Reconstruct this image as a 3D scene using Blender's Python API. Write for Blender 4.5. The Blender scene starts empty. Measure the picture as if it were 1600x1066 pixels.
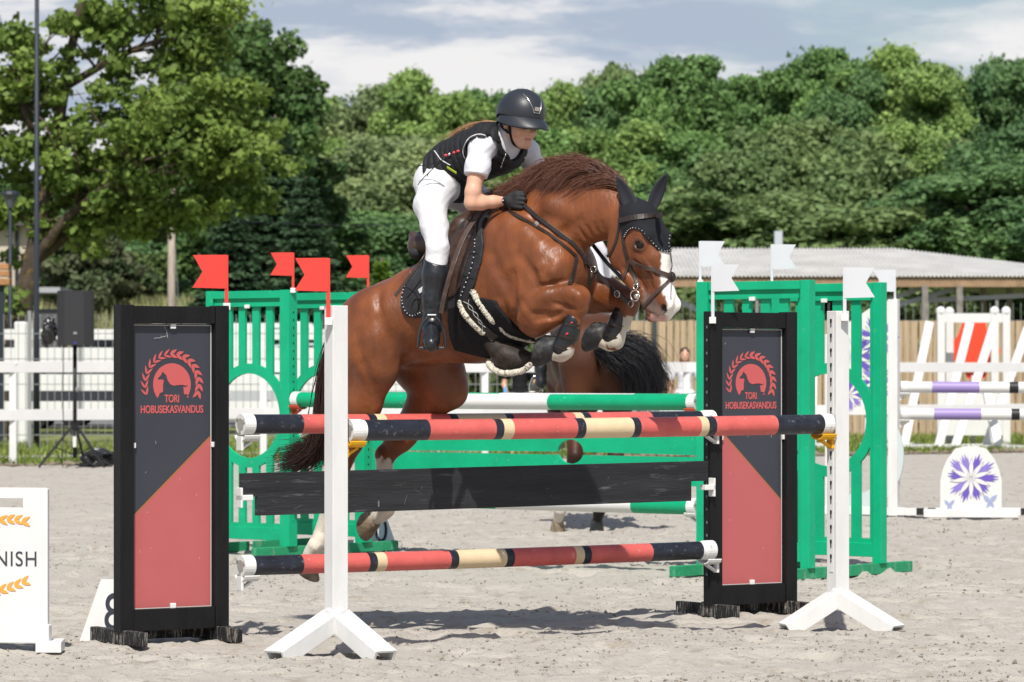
import bpy, math, random
import numpy as np
from mathutils import Vector, Matrix

# ------------------------------------------------------------------ camera
FPX, HY, CH = 5700.0, 578.0, 1.33          # focal length in photo pixels, horizon row, eye height
sc = bpy.context.scene
cam_d = bpy.data.cameras.new('camera'); cam = bpy.data.objects.new('camera', cam_d)
sc.collection.objects.link(cam); sc.camera = cam
cam.location = (0, 0, CH); cam.rotation_euler = (math.radians(90), 0, 0)
cam_d.sensor_width = 36.0; cam_d.lens = FPX / 1600 * 36
cam_d.shift_y = (HY - 533) / 1600
cam_d.clip_start = 0.5; cam_d.clip_end = 3000
cam_d.dof.use_dof = True; cam_d.dof.focus_distance = 18.0; cam_d.dof.aperture_fstop = 7.1

# ------------------------------------------------------------------ sun and sky
SUN_DIR = Vector((0.05, 0.75, -1.0)).normalized()       # the way the light travels
sun_el = math.asin(-SUN_DIR.z); sun_az = math.atan2(-SUN_DIR.x, -SUN_DIR.y)
sl = bpy.data.lights.new('sun', 'SUN'); sl.energy = 4.9; sl.angle = math.radians(0.6); sl.color = (1, .955, .88)
so = bpy.data.objects.new('sun', sl); sc.collection.objects.link(so)
so.rotation_euler = SUN_DIR.to_track_quat('-Z', 'Y').to_euler(); so.location = (-5, -10, 30)

w = bpy.data.worlds.new('World'); sc.world = w; w.use_nodes = True
nt = w.node_tree; nt.nodes.clear()
N = nt.nodes.new; L = nt.links.new
out = N('ShaderNodeOutputWorld'); bg = N('ShaderNodeBackground'); L(bg.outputs[0], out.inputs[0])
sky = N('ShaderNodeTexSky'); sky.sky_type = 'NISHITA'; sky.sun_disc = False
sky.sun_elevation = sun_el; sky.sun_rotation = sun_az; sky.air_density = 1.0; sky.dust_density = 1.6
bg.inputs[1].default_value = 0.10
tc = N('ShaderNodeTexCoord'); sp = N('ShaderNodeSeparateXYZ'); L(tc.outputs['Generated'], sp.inputs[0])
cb = tc.outputs['Generated']
def cloud_noise(scale, det, off, sx, sy):
    mp = N('ShaderNodeMapping'); L(cb, mp.inputs[0]); mp.inputs['Location'].default_value = off
    mp.inputs['Scale'].default_value = (sx, sx, sy)
    n = N('ShaderNodeTexNoise'); n.inputs['Scale'].default_value = scale; n.inputs['Detail'].default_value = det
    n.inputs['Roughness'].default_value = .62; L(mp.outputs[0], n.inputs['Vector']); return n
def ramp(src, stops):
    r = N('ShaderNodeValToRGB'); L(src, r.inputs[0]); e = r.color_ramp.elements
    e[0].position, e[0].color = stops[0][0], (*stops[0][1], 1); e[1].position, e[1].color = stops[-1][0], (*stops[-1][1], 1)
    for p_, c_ in stops[1:-1]:
        q = e.new(p_); q.color = (*c_, 1)
    return r
cov = ramp(cloud_noise(1.0, 7, (3.1, 1.7, 0), 5, 16).outputs[0], [(.30, (0, 0, 0)), (.44, (1, 1, 1))])
shd = ramp(cloud_noise(1.15, 6, (1.4, 1.7, 1), 9, 42).outputs[0], [(.40, (3.9, 4.6, 5.7)), (.455, (4.9, 5.4, 6.2)), (.50, (6.9, 7.0, 7.3)), (.57, (8.0, 7.9, 7.9))])
sp = N('ShaderNodeSeparateXYZ'); L(cb, sp.inputs[0])     # the clouds stand low over the horizon, the zenith is clear
hi_ = N('ShaderNodeMapRange'); L(sp.outputs[2], hi_.inputs[0]); hi_.inputs[1].default_value = .14; hi_.inputs[2].default_value = .34; hi_.inputs[3].default_value = 1; hi_.inputs[4].default_value = .12
cm_ = N('ShaderNodeMath'); cm_.operation = 'MULTIPLY'; L(cov.outputs[0], cm_.inputs[0]); L(hi_.outputs[0], cm_.inputs[1])
mxc = N('ShaderNodeMixRGB'); L(cm_.outputs[0], mxc.inputs[0]); L(sky.outputs[0], mxc.inputs[1]); L(shd.outputs[0], mxc.inputs[2])
L(mxc.outputs[0], bg.inputs[0])
sc.view_settings.view_transform = 'Standard'; sc.view_settings.look = 'None'
sc.view_settings.exposure = 0.15; sc.view_settings.gamma = 1.0
sc.cycles.use_denoising = True
try:
    sc.cycles.max_bounces = 6; sc.cycles.transparent_max_bounces = 6; sc.cycles.caustics_reflective = False; sc.cycles.caustics_refractive = False
except Exception: pass

# ------------------------------------------------------------------ helpers
rng = np.random.default_rng(7); random.seed(7)
def V(*a): return np.array(a, float)
def P(px, py, Y): return V((px - 800) / FPX * Y, Y, CH - (py - HY) / FPX * Y)
def G(px, py): return P(px, py, CH * FPX / (py - HY))       # the ground point seen at a pixel
def nrm(v): return v / (np.linalg.norm(v) + 1e-12)

MATS = {}
def mat(name, col, rough=.6, spec=.3, metal=0, var=0, vscale=8, bump=0, bscale=60, col2=None, mask=None, coat=0, sheen=0, attr=None, stretch=(1, 1, 1), trans=0, dirt_shade=None):
    """procedural material: base colour with noise mix towards col2, bump, optional scratches / dust / painted-in shade (dirt=(colour, low, high, scale))"""
    if name in MATS: return MATS[name]
    m = bpy.data.materials.new(name); m.use_nodes = True; t = m.node_tree; b = t.nodes['Principled BSDF']
    A = t.nodes.new; K = t.links.new
    b.inputs['Roughness'].default_value = rough; b.inputs['Metallic'].default_value = metal
    b.inputs['Specular IOR Level'].default_value = spec
    if coat: b.inputs['Coat Weight'].default_value = coat; b.inputs['Coat Roughness'].default_value = .25
    if sheen: b.inputs['Sheen Weight'].default_value = sheen; b.inputs['Sheen Roughness'].default_value = .35
    tcn = A('ShaderNodeTexCoord'); mp = A('ShaderNodeMapping'); mp.inputs['Scale'].default_value = stretch
    K(tcn.outputs['Object'], mp.inputs[0])
    last = None
    if attr:
        at = A('ShaderNodeAttribute'); at.attribute_name = attr; last = at.outputs['Color']
    else:
        rgb = A('ShaderNodeRGB'); rgb.outputs[0].default_value = (*col, 1); last = rgb.outputs[0]
    if var or col2:
        n = A('ShaderNodeTexNoise'); n.inputs['Scale'].default_value = vscale; n.inputs['Detail'].default_value = 6; n.inputs['Roughness'].default_value = .6
        K(mp.outputs[0], n.inputs['Vector'])
        mr = A('ShaderNodeMapRange'); mr.inputs[1].default_value = .35; mr.inputs[2].default_value = .65; K(n.outputs[0], mr.inputs[0])
        if col2:
            mi = A('ShaderNodeMixRGB'); K(mr.outputs[0], mi.inputs[0]); K(last, mi.inputs[1]); mi.inputs[2].default_value = (*col2, 1); last = mi.outputs[0]
        if var:
            mm = A('ShaderNodeMapRange'); K(mr.outputs[0], mm.inputs[0]); mm.inputs[3].default_value = 1 - var; mm.inputs[4].default_value = 1 + var
            mu = A('ShaderNodeMixRGB'); mu.blend_type = 'MULTIPLY'; mu.inputs[0].default_value = 1; K(last, mu.inputs[1]); K(mm.outputs[0], mu.inputs[2]); last = mu.outputs[0]
    for dt in (dirt_shade if isinstance(dirt_shade, list) else [dirt_shade] if dirt_shade else []):
        dc, lo, hi, ds = dt[:4]
        n2 = A('ShaderNodeTexNoise'); n2.inputs['Scale'].default_value = ds; n2.inputs['Detail'].default_value = 8; n2.inputs['Roughness'].default_value = .7
        mp2 = A('ShaderNodeMapping'); mp2.inputs['Scale'].default_value = dt[4] if len(dt) > 4 else (1, 1, 1); K(tcn.outputs['Object'], mp2.inputs[0])
        K(mp2.outputs[0], n2.inputs['Vector'])
        m3 = A('ShaderNodeMapRange'); m3.inputs[1].default_value = lo; m3.inputs[2].default_value = hi; K(n2.outputs[0], m3.inputs[0])
        mi = A('ShaderNodeMixRGB'); K(m3.outputs[0], mi.inputs[0]); K(last, mi.inputs[1]); mi.inputs[2].default_value = (*dc, 1); last = mi.outputs[0]
    K(last, b.inputs['Base Color'])
    if bump:
        n = A('ShaderNodeTexNoise'); n.inputs['Scale'].default_value = bscale; n.inputs['Detail'].default_value = 5
        K(mp.outputs[0], n.inputs['Vector'])
        bu = A('ShaderNodeBump'); bu.inputs['Strength'].default_value = bump; bu.inputs['Distance'].default_value = .01; K(n.outputs[0], bu.inputs['Height']); K(bu.outputs[0], b.inputs['Normal'])
    if trans:
        o = t.nodes['Material Output']; tr = A('ShaderNodeBsdfTranslucent'); K(last, tr.inputs[0]); ms = A('ShaderNodeMixShader'); ms.inputs[0].default_value = trans
        K(b.outputs[0], ms.inputs[1]); K(tr.outputs[0], ms.inputs[2]); K(ms.outputs[0], o.inputs[0])
    MATS[name] = m; return m

def mesh_obj(name, verts, faces, mats, parent=None, smooth=False, midx=None, cols=None, bevel=0, origin=None):
    """one mesh object; verts are in the root thing's space"""
    me = bpy.data.meshes.new(name)
    verts = np.asarray(verts, np.float32).reshape(-1, 3)
    if isinstance(faces, np.ndarray):
        k = faces.shape[1]; nf = len(faces)
        me.vertices.add(len(verts)); me.vertices.foreach_set('co', verts.ravel())
        me.loops.add(nf * k); me.loops.foreach_set('vertex_index', faces.astype(np.int32).ravel())
        me.polygons.add(nf); me.polygons.foreach_set('loop_start', np.arange(0, nf * k, k, dtype=np.int32))
        me.polygons.foreach_set('loop_total', np.full(nf, k, np.int32))
        me.update(calc_edges=True); me.validate()
    else:
        me.from_pydata([tuple(map(float, v)) for v in verts], [], [tuple(int(i) for i in f) for f in faces]); me.update()
    if not isinstance(mats, (list, tuple)): mats = [mats]
    for m in mats: me.materials.append(m)
    if midx is not None: me.polygons.foreach_set('material_index', np.asarray(midx, np.int32))
    if smooth: me.polygons.foreach_set('use_smooth', np.ones(len(me.polygons), bool))
    if cols is not None:
        ca = me.color_attributes.new('Col', 'FLOAT_COLOR', 'POINT')
        c4 = np.ones((len(verts), 4), np.float32); c4[:, :3] = cols; ca.data.foreach_set('color', c4.ravel())
    o = bpy.data.objects.new(name, me); sc.collection.objects.link(o)
    if parent is not None: o.parent = parent
    if bevel:
        b = o.modifiers.new('bevel', 'BEVEL'); b.width = bevel; b.segments = 2; b.limit_method = 'ANGLE'
    return o

def tag(o, label, cat, group=None, kind=None):
    if label: o['label'] = label
    if cat: o['category'] = cat
    if group: o['group'] = group
    if kind: o['kind'] = kind
    return o
def thing(name, label, cat, loc=(0, 0, 0), rz=0, group=None):
    o = bpy.data.objects.new(name, None); sc.collection.objects.link(o); o.empty_display_size = .2
    o.location = loc; o.rotation_euler = (0, 0, rz); return tag(o, label, cat, group)
def kids(o): return [c for c in sc.collection.objects if c.parent == o]
def copy_tree(o, parent=None, ch=None):
    if ch is None:
        ch = {}
        for c in sc.collection.objects:
            if c.parent: ch.setdefault(c.parent.name, []).append(c)
    c = o.copy(); sc.collection.objects.link(c)
    if parent: c.parent = parent
    for k in ch.get(o.name, []): copy_tree(k, c, ch)
    return c

class MB:
    """collects simple solids into one mesh"""
    def __init__(s): s.v = []; s.f = []; s.m = []; s.sm = []
    def add(s, v, f, m=0):
        b = len(s.v); s.v += [V(*x) for x in v]; s.f += [tuple(i + b for i in q) for q in f]; s.m += [m] * len(f); return s
    def box(s, c, size, ax=None, m=0):
        c = V(*c); h = V(*size) / 2; ax = np.eye(3) if ax is None else np.array([nrm(V(*a)) for a in ax])
        v = [c + sx * h[0] * ax[0] + sy * h[1] * ax[1] + sz * h[2] * ax[2] for sx in (-1, 1) for sy in (-1, 1) for sz in (-1, 1)]
        f = [(0, 1, 3, 2), (4, 6, 7, 5), (0, 4, 5, 1), (2, 3, 7, 6), (0, 2, 6, 4), (1, 5, 7, 3)]
        if np.linalg.det(ax) < 0: f = [q[::-1] for q in f]
        return s.add(v, f, m)
    def bar(s, a, b, w_, h_, up=(0, 0, 1), m=0):
        a, b = V(*a), V(*b); d = nrm(b - a); u = V(*up); sd = nrm(np.cross(d, u)); u = np.cross(sd, d)
        return s.box((a + b) / 2, (np.linalg.norm(b - a), w_, h_), (d, sd, u), m)
    def tube(s, pts, r, n=8, m=0, cap=True, sy=1.0, up=(0, 0, 1), twist=None):
        pts = [V(*p) for p in pts]; r = [r] * len(pts) if np.isscalar(r) else r; base = len(s.v); prev = None
        for i, p in enumerate(pts):
            d = nrm(pts[min(i + 1, len(pts) - 1)] - pts[max(i - 1, 0)])
            u = V(*up) if prev is None else prev
            sd = np.cross(d, u)
            if np.linalg.norm(sd) < 1e-4: sd = np.cross(d, V(1, .3, 0))
            sd = nrm(sd); u = np.cross(sd, d); prev = u
            for k in range(n):
                a = 2 * math.pi * k / n; s.v.append(p + r[i] * (math.cos(a) * sd + math.sin(a) * u * sy))
        for i in range(len(pts) - 1):
            for k in range(n):
                a = base + i * n + k; b = base + i * n + (k + 1) % n
                s.f.append((a, b, b + n, a + n)); s.m.append(m)
        if cap:
            s.f.append(tuple(base + k for k in range(n))[::-1]); s.m.append(m)
            e = base + (len(pts) - 1) * n; s.f.append(tuple(e + k for k in range(n))); s.m.append(m)
        return s
    def cyl(s, a, b, r, r2=None, n=16, m=0): return s.tube([a, b], [r, r if r2 is None else r2], n, m)
    def ribbon(s, pts, nor, w_, t_, m=0):
        """flat strap: width in the surface, thickness along the normal"""
        pts = [V(*p) for p in pts]; base = len(s.v); n = len(pts)
        for i, p in enumerate(pts):
            d = nrm(pts[min(i + 1, n - 1)] - pts[max(i - 1, 0)]); u = nrm(V(*nor[i]) if not np.isscalar(nor[0]) else V(*nor))
            sd = nrm(np.cross(d, u)); u = np.cross(sd, d); ww = w_ if np.isscalar(w_) else w_[i]
            for a, b in ((-1, -1), (1, -1), (1, 1), (-1, 1)): s.v.append(p + sd * a * ww / 2 + u * b * t_ / 2)
        for i in range(n - 1):
            for k in range(4):
                a = base + i * 4 + k; b = base + i * 4 + (k + 1) % 4; s.f.append((a, b, b + 4, a + 4)); s.m.append(m)
        s.f.append((base + 3, base + 2, base + 1, base)); s.m.append(m); e = base + (n - 1) * 4
        s.f.append((e, e + 1, e + 2, e + 3)); s.m.append(m); return s
    def ell(s, c, r, ax=None, nu=14, nv=9, m=0):
        c = V(*c); ax = np.eye(3) if ax is None else np.array([nrm(V(*a)) for a in ax]); b = len(s.v)
        for j in range(1, nv):
            t = math.pi * j / nv
            for i in range(nu):
                p = 2 * math.pi * i / nu; s.v.append(c + r[0] * math.sin(t) * math.cos(p) * ax[0] + r[1] * math.sin(t) * math.sin(p) * ax[1] + r[2] * math.cos(t) * ax[2])
        top = len(s.v); s.v.append(c + r[2] * ax[2]); s.v.append(c - r[2] * ax[2])
        for j in range(nv - 2):
            for i in range(nu):
                a = b + j * nu + i; q = b + j * nu + (i + 1) % nu; s.f.append((a, a + nu, q + nu, q)); s.m.append(m)
        for i in range(nu):
            s.f.append((top, b + i, b + (i + 1) % nu)); s.m.append(m); e = b + (nv - 2) * nu
            s.f.append((top + 1, e + (i + 1) % nu, e + i)); s.m.append(m)
        return s
    def build(s, name, mats, parent=None, smooth=False, bevel=0, label=None):
        v = s.v
        o = mesh_obj(name, v, s.f, mats, parent, smooth, s.m, bevel=bevel)
        if label: o['label'] = label
        return o

def frame(ox, oy, ux, uy, oz=0):
    """panel plane: local u along (ux,uy), v up; returns to-world function (u, v, depth towards the viewer)"""
    d = nrm(V(ux, uy, 0)); n = V(d[1], -d[0], 0)
    return (lambda u, v, w_=0: V(ox, oy, oz) + d * u + V(0, 0, v) + n * w_), d, n

def curve_geo(polys, thick, fill=True):
    """closed 2D outlines (outer and holes) filled and extruded: verts (u, v, w), faces"""
    cu = bpy.data.curves.new('tmp', 'CURVE'); cu.dimensions = '2D'; cu.fill_mode = 'BOTH'; cu.extrude = thick / 2
    for p in polys:
        s = cu.splines.new('POLY'); s.points.add(len(p) - 1)
        for i, q in enumerate(p): s.points[i].co = (q[0], q[1], 0, 1)
        s.use_cyclic_u = True
    return _eval_geo(cu)
def _eval_geo(cu):
    o = bpy.data.objects.new('tmp', cu); sc.collection.objects.link(o)
    dg = bpy.context.evaluated_depsgraph_get(); ev = o.evaluated_get(dg); me = ev.to_mesh()
    v = np.array([tuple(x.co) for x in me.vertices]).reshape(-1, 3); f = [tuple(p.vertices) for p in me.polygons]
    ev.to_mesh_clear(); bpy.data.objects.remove(o); bpy.data.curves.remove(cu); return v, f
def text_geo(body, size, thick, sx=1.0, align='CENTER', spacing=1.0, off=0.0):
    cu = bpy.data.curves.new('tmp', 'FONT'); cu.body = body; cu.size = size; cu.extrude = thick / 2; cu.align_x = align; cu.space_character = spacing
    cu.offset = off
    v, f = _eval_geo(cu); v[:, 0] *= sx; return v, f
def place(geo, to, du=0, dv=0, dw=0, sx=1, sy=1):
    v, f = geo; return [to(x * sx + du, y * sy + dv, z + dw) for x, y, z in v], f
def add_geo(mb, geo, to, du=0, dv=0, dw=0, m=0, sx=1, sy=1):
    v, f = place(geo, to, du, dv, dw, sx, sy)
    mb.add(v, f, m); return mb

# value noise on arrays, for real relief
def vnoise2(x, y, seed=0):
    xi = np.floor(x).astype(np.int64); yi = np.floor(y).astype(np.int64); fx = x - xi; fy = y - yi
    fx = fx * fx * (3 - 2 * fx); fy = fy * fy * (3 - 2 * fy)
    def h(a, b):
        n = (a * 374761393 + b * 668265263 + seed * 974634777) & 0x7fffffff; n = ((n ^ (n >> 13)) * 1274126177) & 0x7fffffff
        return ((n ^ (n >> 16)) & 0xffff) / 65535.0
    return (h(xi, yi) * (1 - fx) + h(xi + 1, yi) * fx) * (1 - fy) + (h(xi, yi + 1) * (1 - fx) + h(xi + 1, yi + 1) * fx) * fy


def smoothstep(a, b, x): t = np.clip((x - a) / (b - a), 0, 1); return t * t * (3 - 2 * t)
def catmull(pts, n=6, closed=False):
    pts = [V(*p) for p in pts]; m = len(pts); o = []
    for i in range(m if closed else m - 1):
        p0 = pts[(i - 1) % m] if closed or i > 0 else pts[0]; p1 = pts[i]; p2 = pts[(i + 1) % m]; p3 = pts[(i + 2) % m] if closed or i + 2 < m else pts[-1]
        for k in range(n):
            t = k / n; o.append(.5 * ((2 * p1) + (p2 - p0) * t + (2 * p0 - 5 * p1 + 4 * p2 - p3) * t * t + (3 * p1 - p0 - 3 * p2 + p3) * t ** 3))
    if not closed: o.append(pts[-1])
    return o
# ---- signed distance modelling for bodies
class Sdf:
    def __init__(s, lo, hi, h):
        s.lo = np.array(lo, float); s.h = h; s.n = np.ceil((np.array(hi) - s.lo) / h).astype(int) + 1
        s.D = np.full(s.n, 0.4, np.float32)
    def clone(s):
        c = Sdf.__new__(Sdf); c.lo = s.lo; c.h = s.h; c.n = s.n; c.D = s.D.copy(); return c
    def win(s, lo, hi):
        a = np.clip(np.floor((np.minimum(lo, hi) - s.lo) / s.h).astype(int), 0, s.n - 1); b = np.clip(np.ceil((np.maximum(lo, hi) - s.lo) / s.h).astype(int) + 1, 1, s.n)
        g = [(np.arange(a[k], b[k]) * s.h + s.lo[k]).astype(np.float32) for k in range(3)]
        return tuple(slice(a[k], b[k]) for k in range(3)), g
    def comb(s, sl_, d, k, op):
        o = s.D[sl_]
        if op == 'sub':
            d = -d; hh = np.maximum(k - np.abs(o - d), 0) / k; s.D[sl_] = np.maximum(o, d) + hh * hh * k * .25
        else:
            hh = np.maximum(k - np.abs(o - d), 0) / k; s.D[sl_] = np.minimum(o, d) - hh * hh * k * .25
    def rc(s, a, b, ra, rb, w_=1.0, k=.04, op='add'):
        a = np.array(a, float); b = np.array(b, float); R = max(ra, rb) * max(1, w_) + k + .05
        sl_, g = s.win(np.minimum(a, b) - R, np.maximum(a, b) + R)
        if min(len(x) for x in g) == 0: return s
        ba = b - a; ba[1] /= w_; dd = float(ba @ ba) + 1e-9
        x = (g[0] - a[0])[:, None, None]; y = ((g[1] - a[1]) / w_)[None, :, None]; z = (g[2] - a[2])[None, None, :]
        t = np.clip((x * ba[0] + y * ba[1] + z * ba[2]) / dd, 0, 1)
        d = np.sqrt((x - t * ba[0]) ** 2 + (y - t * ba[1]) ** 2 + (z - t * ba[2]) ** 2) - (ra + (rb - ra) * t)
        if w_ < 1: d = d * (w_ * .5 + .5)
        s.comb(sl_, d.astype(np.float32), k, op); return s
    def chain(s, pts, w_=1.0, k=.04, op='add'):
        for (a, ra), (b, rb) in zip(pts[:-1], pts[1:]): s.rc(a, b, ra, rb, w_, k, op)
        return s
    def el(s, c, r, ax=None, k=.03, op='add'):
        c = np.array(c, float); r = np.array(r, float); R = max(r) + k + .04
        sl_, g = s.win(c - R, c + R)
        if min(len(x) for x in g) == 0: return s
        x = (g[0] - c[0])[:, None, None]; y = (g[1] - c[1])[None, :, None]; z = (g[2] - c[2])[None, None, :]
        ax = np.eye(3) if ax is None else np.array([nrm(np.array(q, float)) for q in ax])
        p = [x * ax[i][0] + y * ax[i][1] + z * ax[i][2] for i in range(3)]
        k0 = np.sqrt(sum((p[i] / r[i]) ** 2 for i in range(3))); k1 = np.sqrt(sum((p[i] / r[i] ** 2) ** 2 for i in range(3))) + 1e-6
        s.comb(sl_, (k0 * (k0 - 1) / k1).astype(np.float32), k, op); return s
    def at(s, q):
        q = (np.asarray(q, float) - s.lo) / s.h; q = np.clip(q, 0, s.n - 1.001); i = np.floor(q).astype(int); f = q - i
        r = 0
        for dx in (0, 1):
            for dy in (0, 1):
                for dz in (0, 1):
                    wt = (f[..., 0] if dx else 1 - f[..., 0]) * (f[..., 1] if dy else 1 - f[..., 1]) * (f[..., 2] if dz else 1 - f[..., 2])
                    r = r + wt * s.D[i[..., 0] + dx, i[..., 1] + dy, i[..., 2] + dz]
        return r
    def grad(s, q, e=.012):
        q = np.asarray(q, float); return nrm(np.array([s.at(q + d) - s.at(q - d) for d in np.eye(3) * e]))
    def coords(s):
        return [(np.arange(s.n[k]) * s.h + s.lo[k]).astype(np.float32) for k in range(3)]

def surface_nets(D, lo, h):
    S = D < 0
    c = np.zeros(np.array(D.shape) - 1, np.int8)
    for dx in (0, 1):
        for dy in (0, 1):
            for dz in (0, 1): c += S[dx:dx + c.shape[0], dy:dy + c.shape[1], dz:dz + c.shape[2]]
    act = (c > 0) & (c < 8); idx = np.argwhere(act); ids = np.full(act.shape, -1, np.int32); ids[tuple(idx.T)] = np.arange(len(idx))
    acc = np.zeros((len(idx), 3)); cnt = np.zeros(len(idx))
    corners = [(x, y, z) for x in (0, 1) for y in (0, 1) for z in (0, 1)]
    val = {q: D[idx[:, 0] + q[0], idx[:, 1] + q[1], idx[:, 2] + q[2]] for q in corners}
    for q in corners:
        for ax in range(3):
            if q[ax] == 0:
                p = list(q); p[ax] = 1; p = tuple(p); a, b = val[q], val[p]; m = (a < 0) != (b < 0)
                t = np.where(m, a / np.where(m, a - b, 1), 0); pos = np.tile(np.array(q, float), (len(idx), 1)); pos[:, ax] = t
                acc[m] += pos[m]; cnt[m] += 1
    vert = (idx + acc / cnt[:, None]) * h + lo
    faces = []
    for ax in range(3):
        u, v_ = (ax + 1) % 3, (ax + 2) % 3
        sa = [slice(None)] * 3; sb = [slice(None)] * 3; sa[ax] = slice(0, -1); sb[ax] = slice(1, None)
        A, B = S[tuple(sa)], S[tuple(sb)]; e = np.argwhere(A != B)
        ok = (e[:, u] > 0) & (e[:, v_] > 0) & (e[:, u] < D.shape[u] - 1) & (e[:, v_] < D.shape[v_] - 1); e = e[ok]; ins = A[tuple(e.T)]
        def cell(du, dv_):
            q = e.copy(); q[:, u] -= du; q[:, v_] -= dv_; return ids[tuple(q.T)]
        f = np.stack([cell(1, 1), cell(0, 1), cell(0, 0), cell(1, 0)], 1); f[~ins] = f[~ins][:, ::-1]; faces.append(f)
    return vert, np.concatenate(faces)
# ================================================================== the ground
def arena_edge(X): return 50.5 + (X + 7) * .55 + .25 * np.sin(X * .9) + .12 * np.sin(X * 3.1)
def spaced(segs):
    o = [segs[0][0]]
    for a, b, st in segs:
        n = max(1, int(round((b - a) / st))); o += list(np.linspace(a, b, n + 1)[1:])
    return np.array(o)
ys = spaced([(-60, 12, 12), (12, 15, .5), (15, 22.5, .028), (22.5, 34, .05), (34, 60, .16), (60, 120, 3), (120, 1500, 115)])
xs = spaced([(-1500, -60, 180), (-60, -10, 5), (-10, -4, .12), (-4, 4, .034), (4, 10, .12), (10, 60, 5), (60, 1500, 180)])
GX, GY = np.meshgrid(xs, ys, indexing='ij')
_hp = np.random.default_rng(19); HOOFS = [(_hp.uniform(-4, 4), 15.6 + 14 * _hp.random() ** 1.5, _hp.uniform(0, 6.28), _hp.uniform(.055, .075), _hp.uniform(.015, .032)) for _ in range(150)]
def relief(x, y):
    r0 = np.zeros_like(x)
    for cx, cy, a, R, dp in HOOFS:       # hoof prints: a pressed cup with a raised rim
        m = (np.abs(x - cx) < .2) & (np.abs(y - cy) < .2)
        if not m.any(): continue
        u = (x[m] - cx) * math.cos(a) + (y[m] - cy) * math.sin(a); v = -(x[m] - cx) * math.sin(a) + (y[m] - cy) * math.cos(a); d = np.hypot(u, v * 1.15) / R
        r0[m] += -dp * (1 - smoothstep(.7, 1.1, d)) + .5 * dp * np.exp(-((d - 1.35) / .28) ** 2) * (.5 + .5 * (u > 0))
    return r0 + relief0(x, y)
def relief0(x, y):
    r = (vnoise2(x * 1.1, y * 1.1, 1) - .5) * .030 + (vnoise2(x * 3.3, y * 2.6, 2) - .5) * .014 + (vnoise2(x * 9, y * 9, 3) - .5) * .013
    pits = vnoise2(x * 4.2, y * 4.2, 11); r -= smoothstep(.66, .9, pits) * .034; r += smoothstep(.56, .66, pits) * (1 - smoothstep(.66, .76, pits)) * .014
    c = vnoise2(x * 26, y * 26, 4) - .5; r += c * .009 + smoothstep(.74, .95, vnoise2(x * 15, y * 15, 5)) * .016 + (vnoise2(x * 40, y * 40, 6) - .5) * .006
    return r
fade = smoothstep(12, 15, GY) * (1 - smoothstep(45, 62, GY)) * (1 - smoothstep(10, 30, np.abs(GX)))
GZ = relief(GX, GY) * fade - .008
nx_, ny_ = GX.shape; ii = np.arange(nx_ * ny_).reshape(nx_, ny_)
gf = np.stack([ii[:-1, :-1], ii[1:, :-1], ii[1:, 1:], ii[:-1, 1:]], -1).reshape(-1, 4)
sand = mat('arena_sand', (.400, .372, .330), rough=.95, spec=.1, var=.08, vscale=.9, col2=(.36, .335, .30), bump=.9, bscale=60, dirt_shade=[((.27, .235, .19), .54, .70, 5, (1, .5, 1)), ((.15, .122, .092), .60, .68, 24, (1, .32, 1))])  # dark soil specks, plus broader dark streaks painted in as relief shading
tag(mesh_obj('ground', np.stack([GX, GY, GZ], -1).reshape(-1, 3), gf, sand, smooth=True), 'pale sandy riding arena surface', None, kind='structure')
# loose crumbs of sand and soil
rg = np.random.default_rng(5); vv, ff = [], []; base = 0
octv = np.array([(1, 0, 0), (-1, 0, 0), (0, 1, 0), (0, -1, 0), (0, 0, 1), (0, 0, -.6)], float); octf = np.array([(0, 2, 4), (2, 1, 4), (1, 3, 4), (3, 0, 4), (2, 0, 5), (1, 2, 5), (3, 1, 5), (0, 3, 5)])
n = 30000; Y = 15.2 + 24 * rg.random(n) ** 1.3; X = (rg.random(n) - .5) * Y * .32; cl_ = vnoise2(X * 1.3, Y * 1.3, 31) > .45
X, Y = X[cl_], Y[cl_]; sz = .0022 + .0075 * rg.random(len(X)) ** 4
cz = relief(X, Y) - .008
sc3 = sz[:, None] * (.6 + .8 * rg.random((len(X), 3)))
allv = (octv[None] * sc3[:, None, :] * (.7 + .6 * rg.random((len(X), 6, 1)))) + np.stack([X, Y, cz + sz * .3], -1)[:, None]
allf = octf[None] + (np.arange(len(X)) * 6)[:, None, None]
crumb = mat('soil_crumb', (.27, .235, .19), rough=1, var=.35, vscale=3)
tag(mesh_obj('sand_clods', allv.reshape(-1, 3), allf.reshape(-1, 3), crumb), 'small clods of damp sand scattered over the arena', 'clods', kind='stuff')

def sheet(name, pts, z, m, label, kind='structure'):
    # pts: left edge to right edge pairs (X, Ynear, Yfar)
    v = []; f = []
    for i, (x, a, b) in enumerate(pts): v += [(x, a, z), (x, b, z)]
    for i in range(len(pts) - 1): f.append((2 * i, 2 * i + 2, 2 * i + 3, 2 * i + 1))
    o = mesh_obj(name, v, f, m); tag(o, label, None, kind=kind); return o
grass_m = mat('grass_soil', (.13, .16, .04), rough=1, var=.3, vscale=1.5, col2=(.19, .20, .07), bump=1, bscale=30)
X_ = np.arange(-30, 60, 1.0)
sheet('grass_ground', [(x, arena_edge(x), 130) for x in X_], .010, grass_m, 'mown green grass strip beyond the arena')
path_m = mat('path', (.40, .37, .33), rough=1, var=.1, vscale=2, bump=.5, bscale=40)
sheet('path', [(x, arena_edge(x) + 3.6, arena_edge(x) + 5.8) for x in np.arange(-30, 6, 1.0)], .016, path_m, 'pale gravel path through the grass')
sheet('road', [(x, 84, 96) for x in (-60, -3)], .018, mat('asphalt', (.16, .16, .165), rough=.9, var=.1, vscale=1, bump=.3, bscale=60), 'grey parking road behind the fences')
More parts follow.
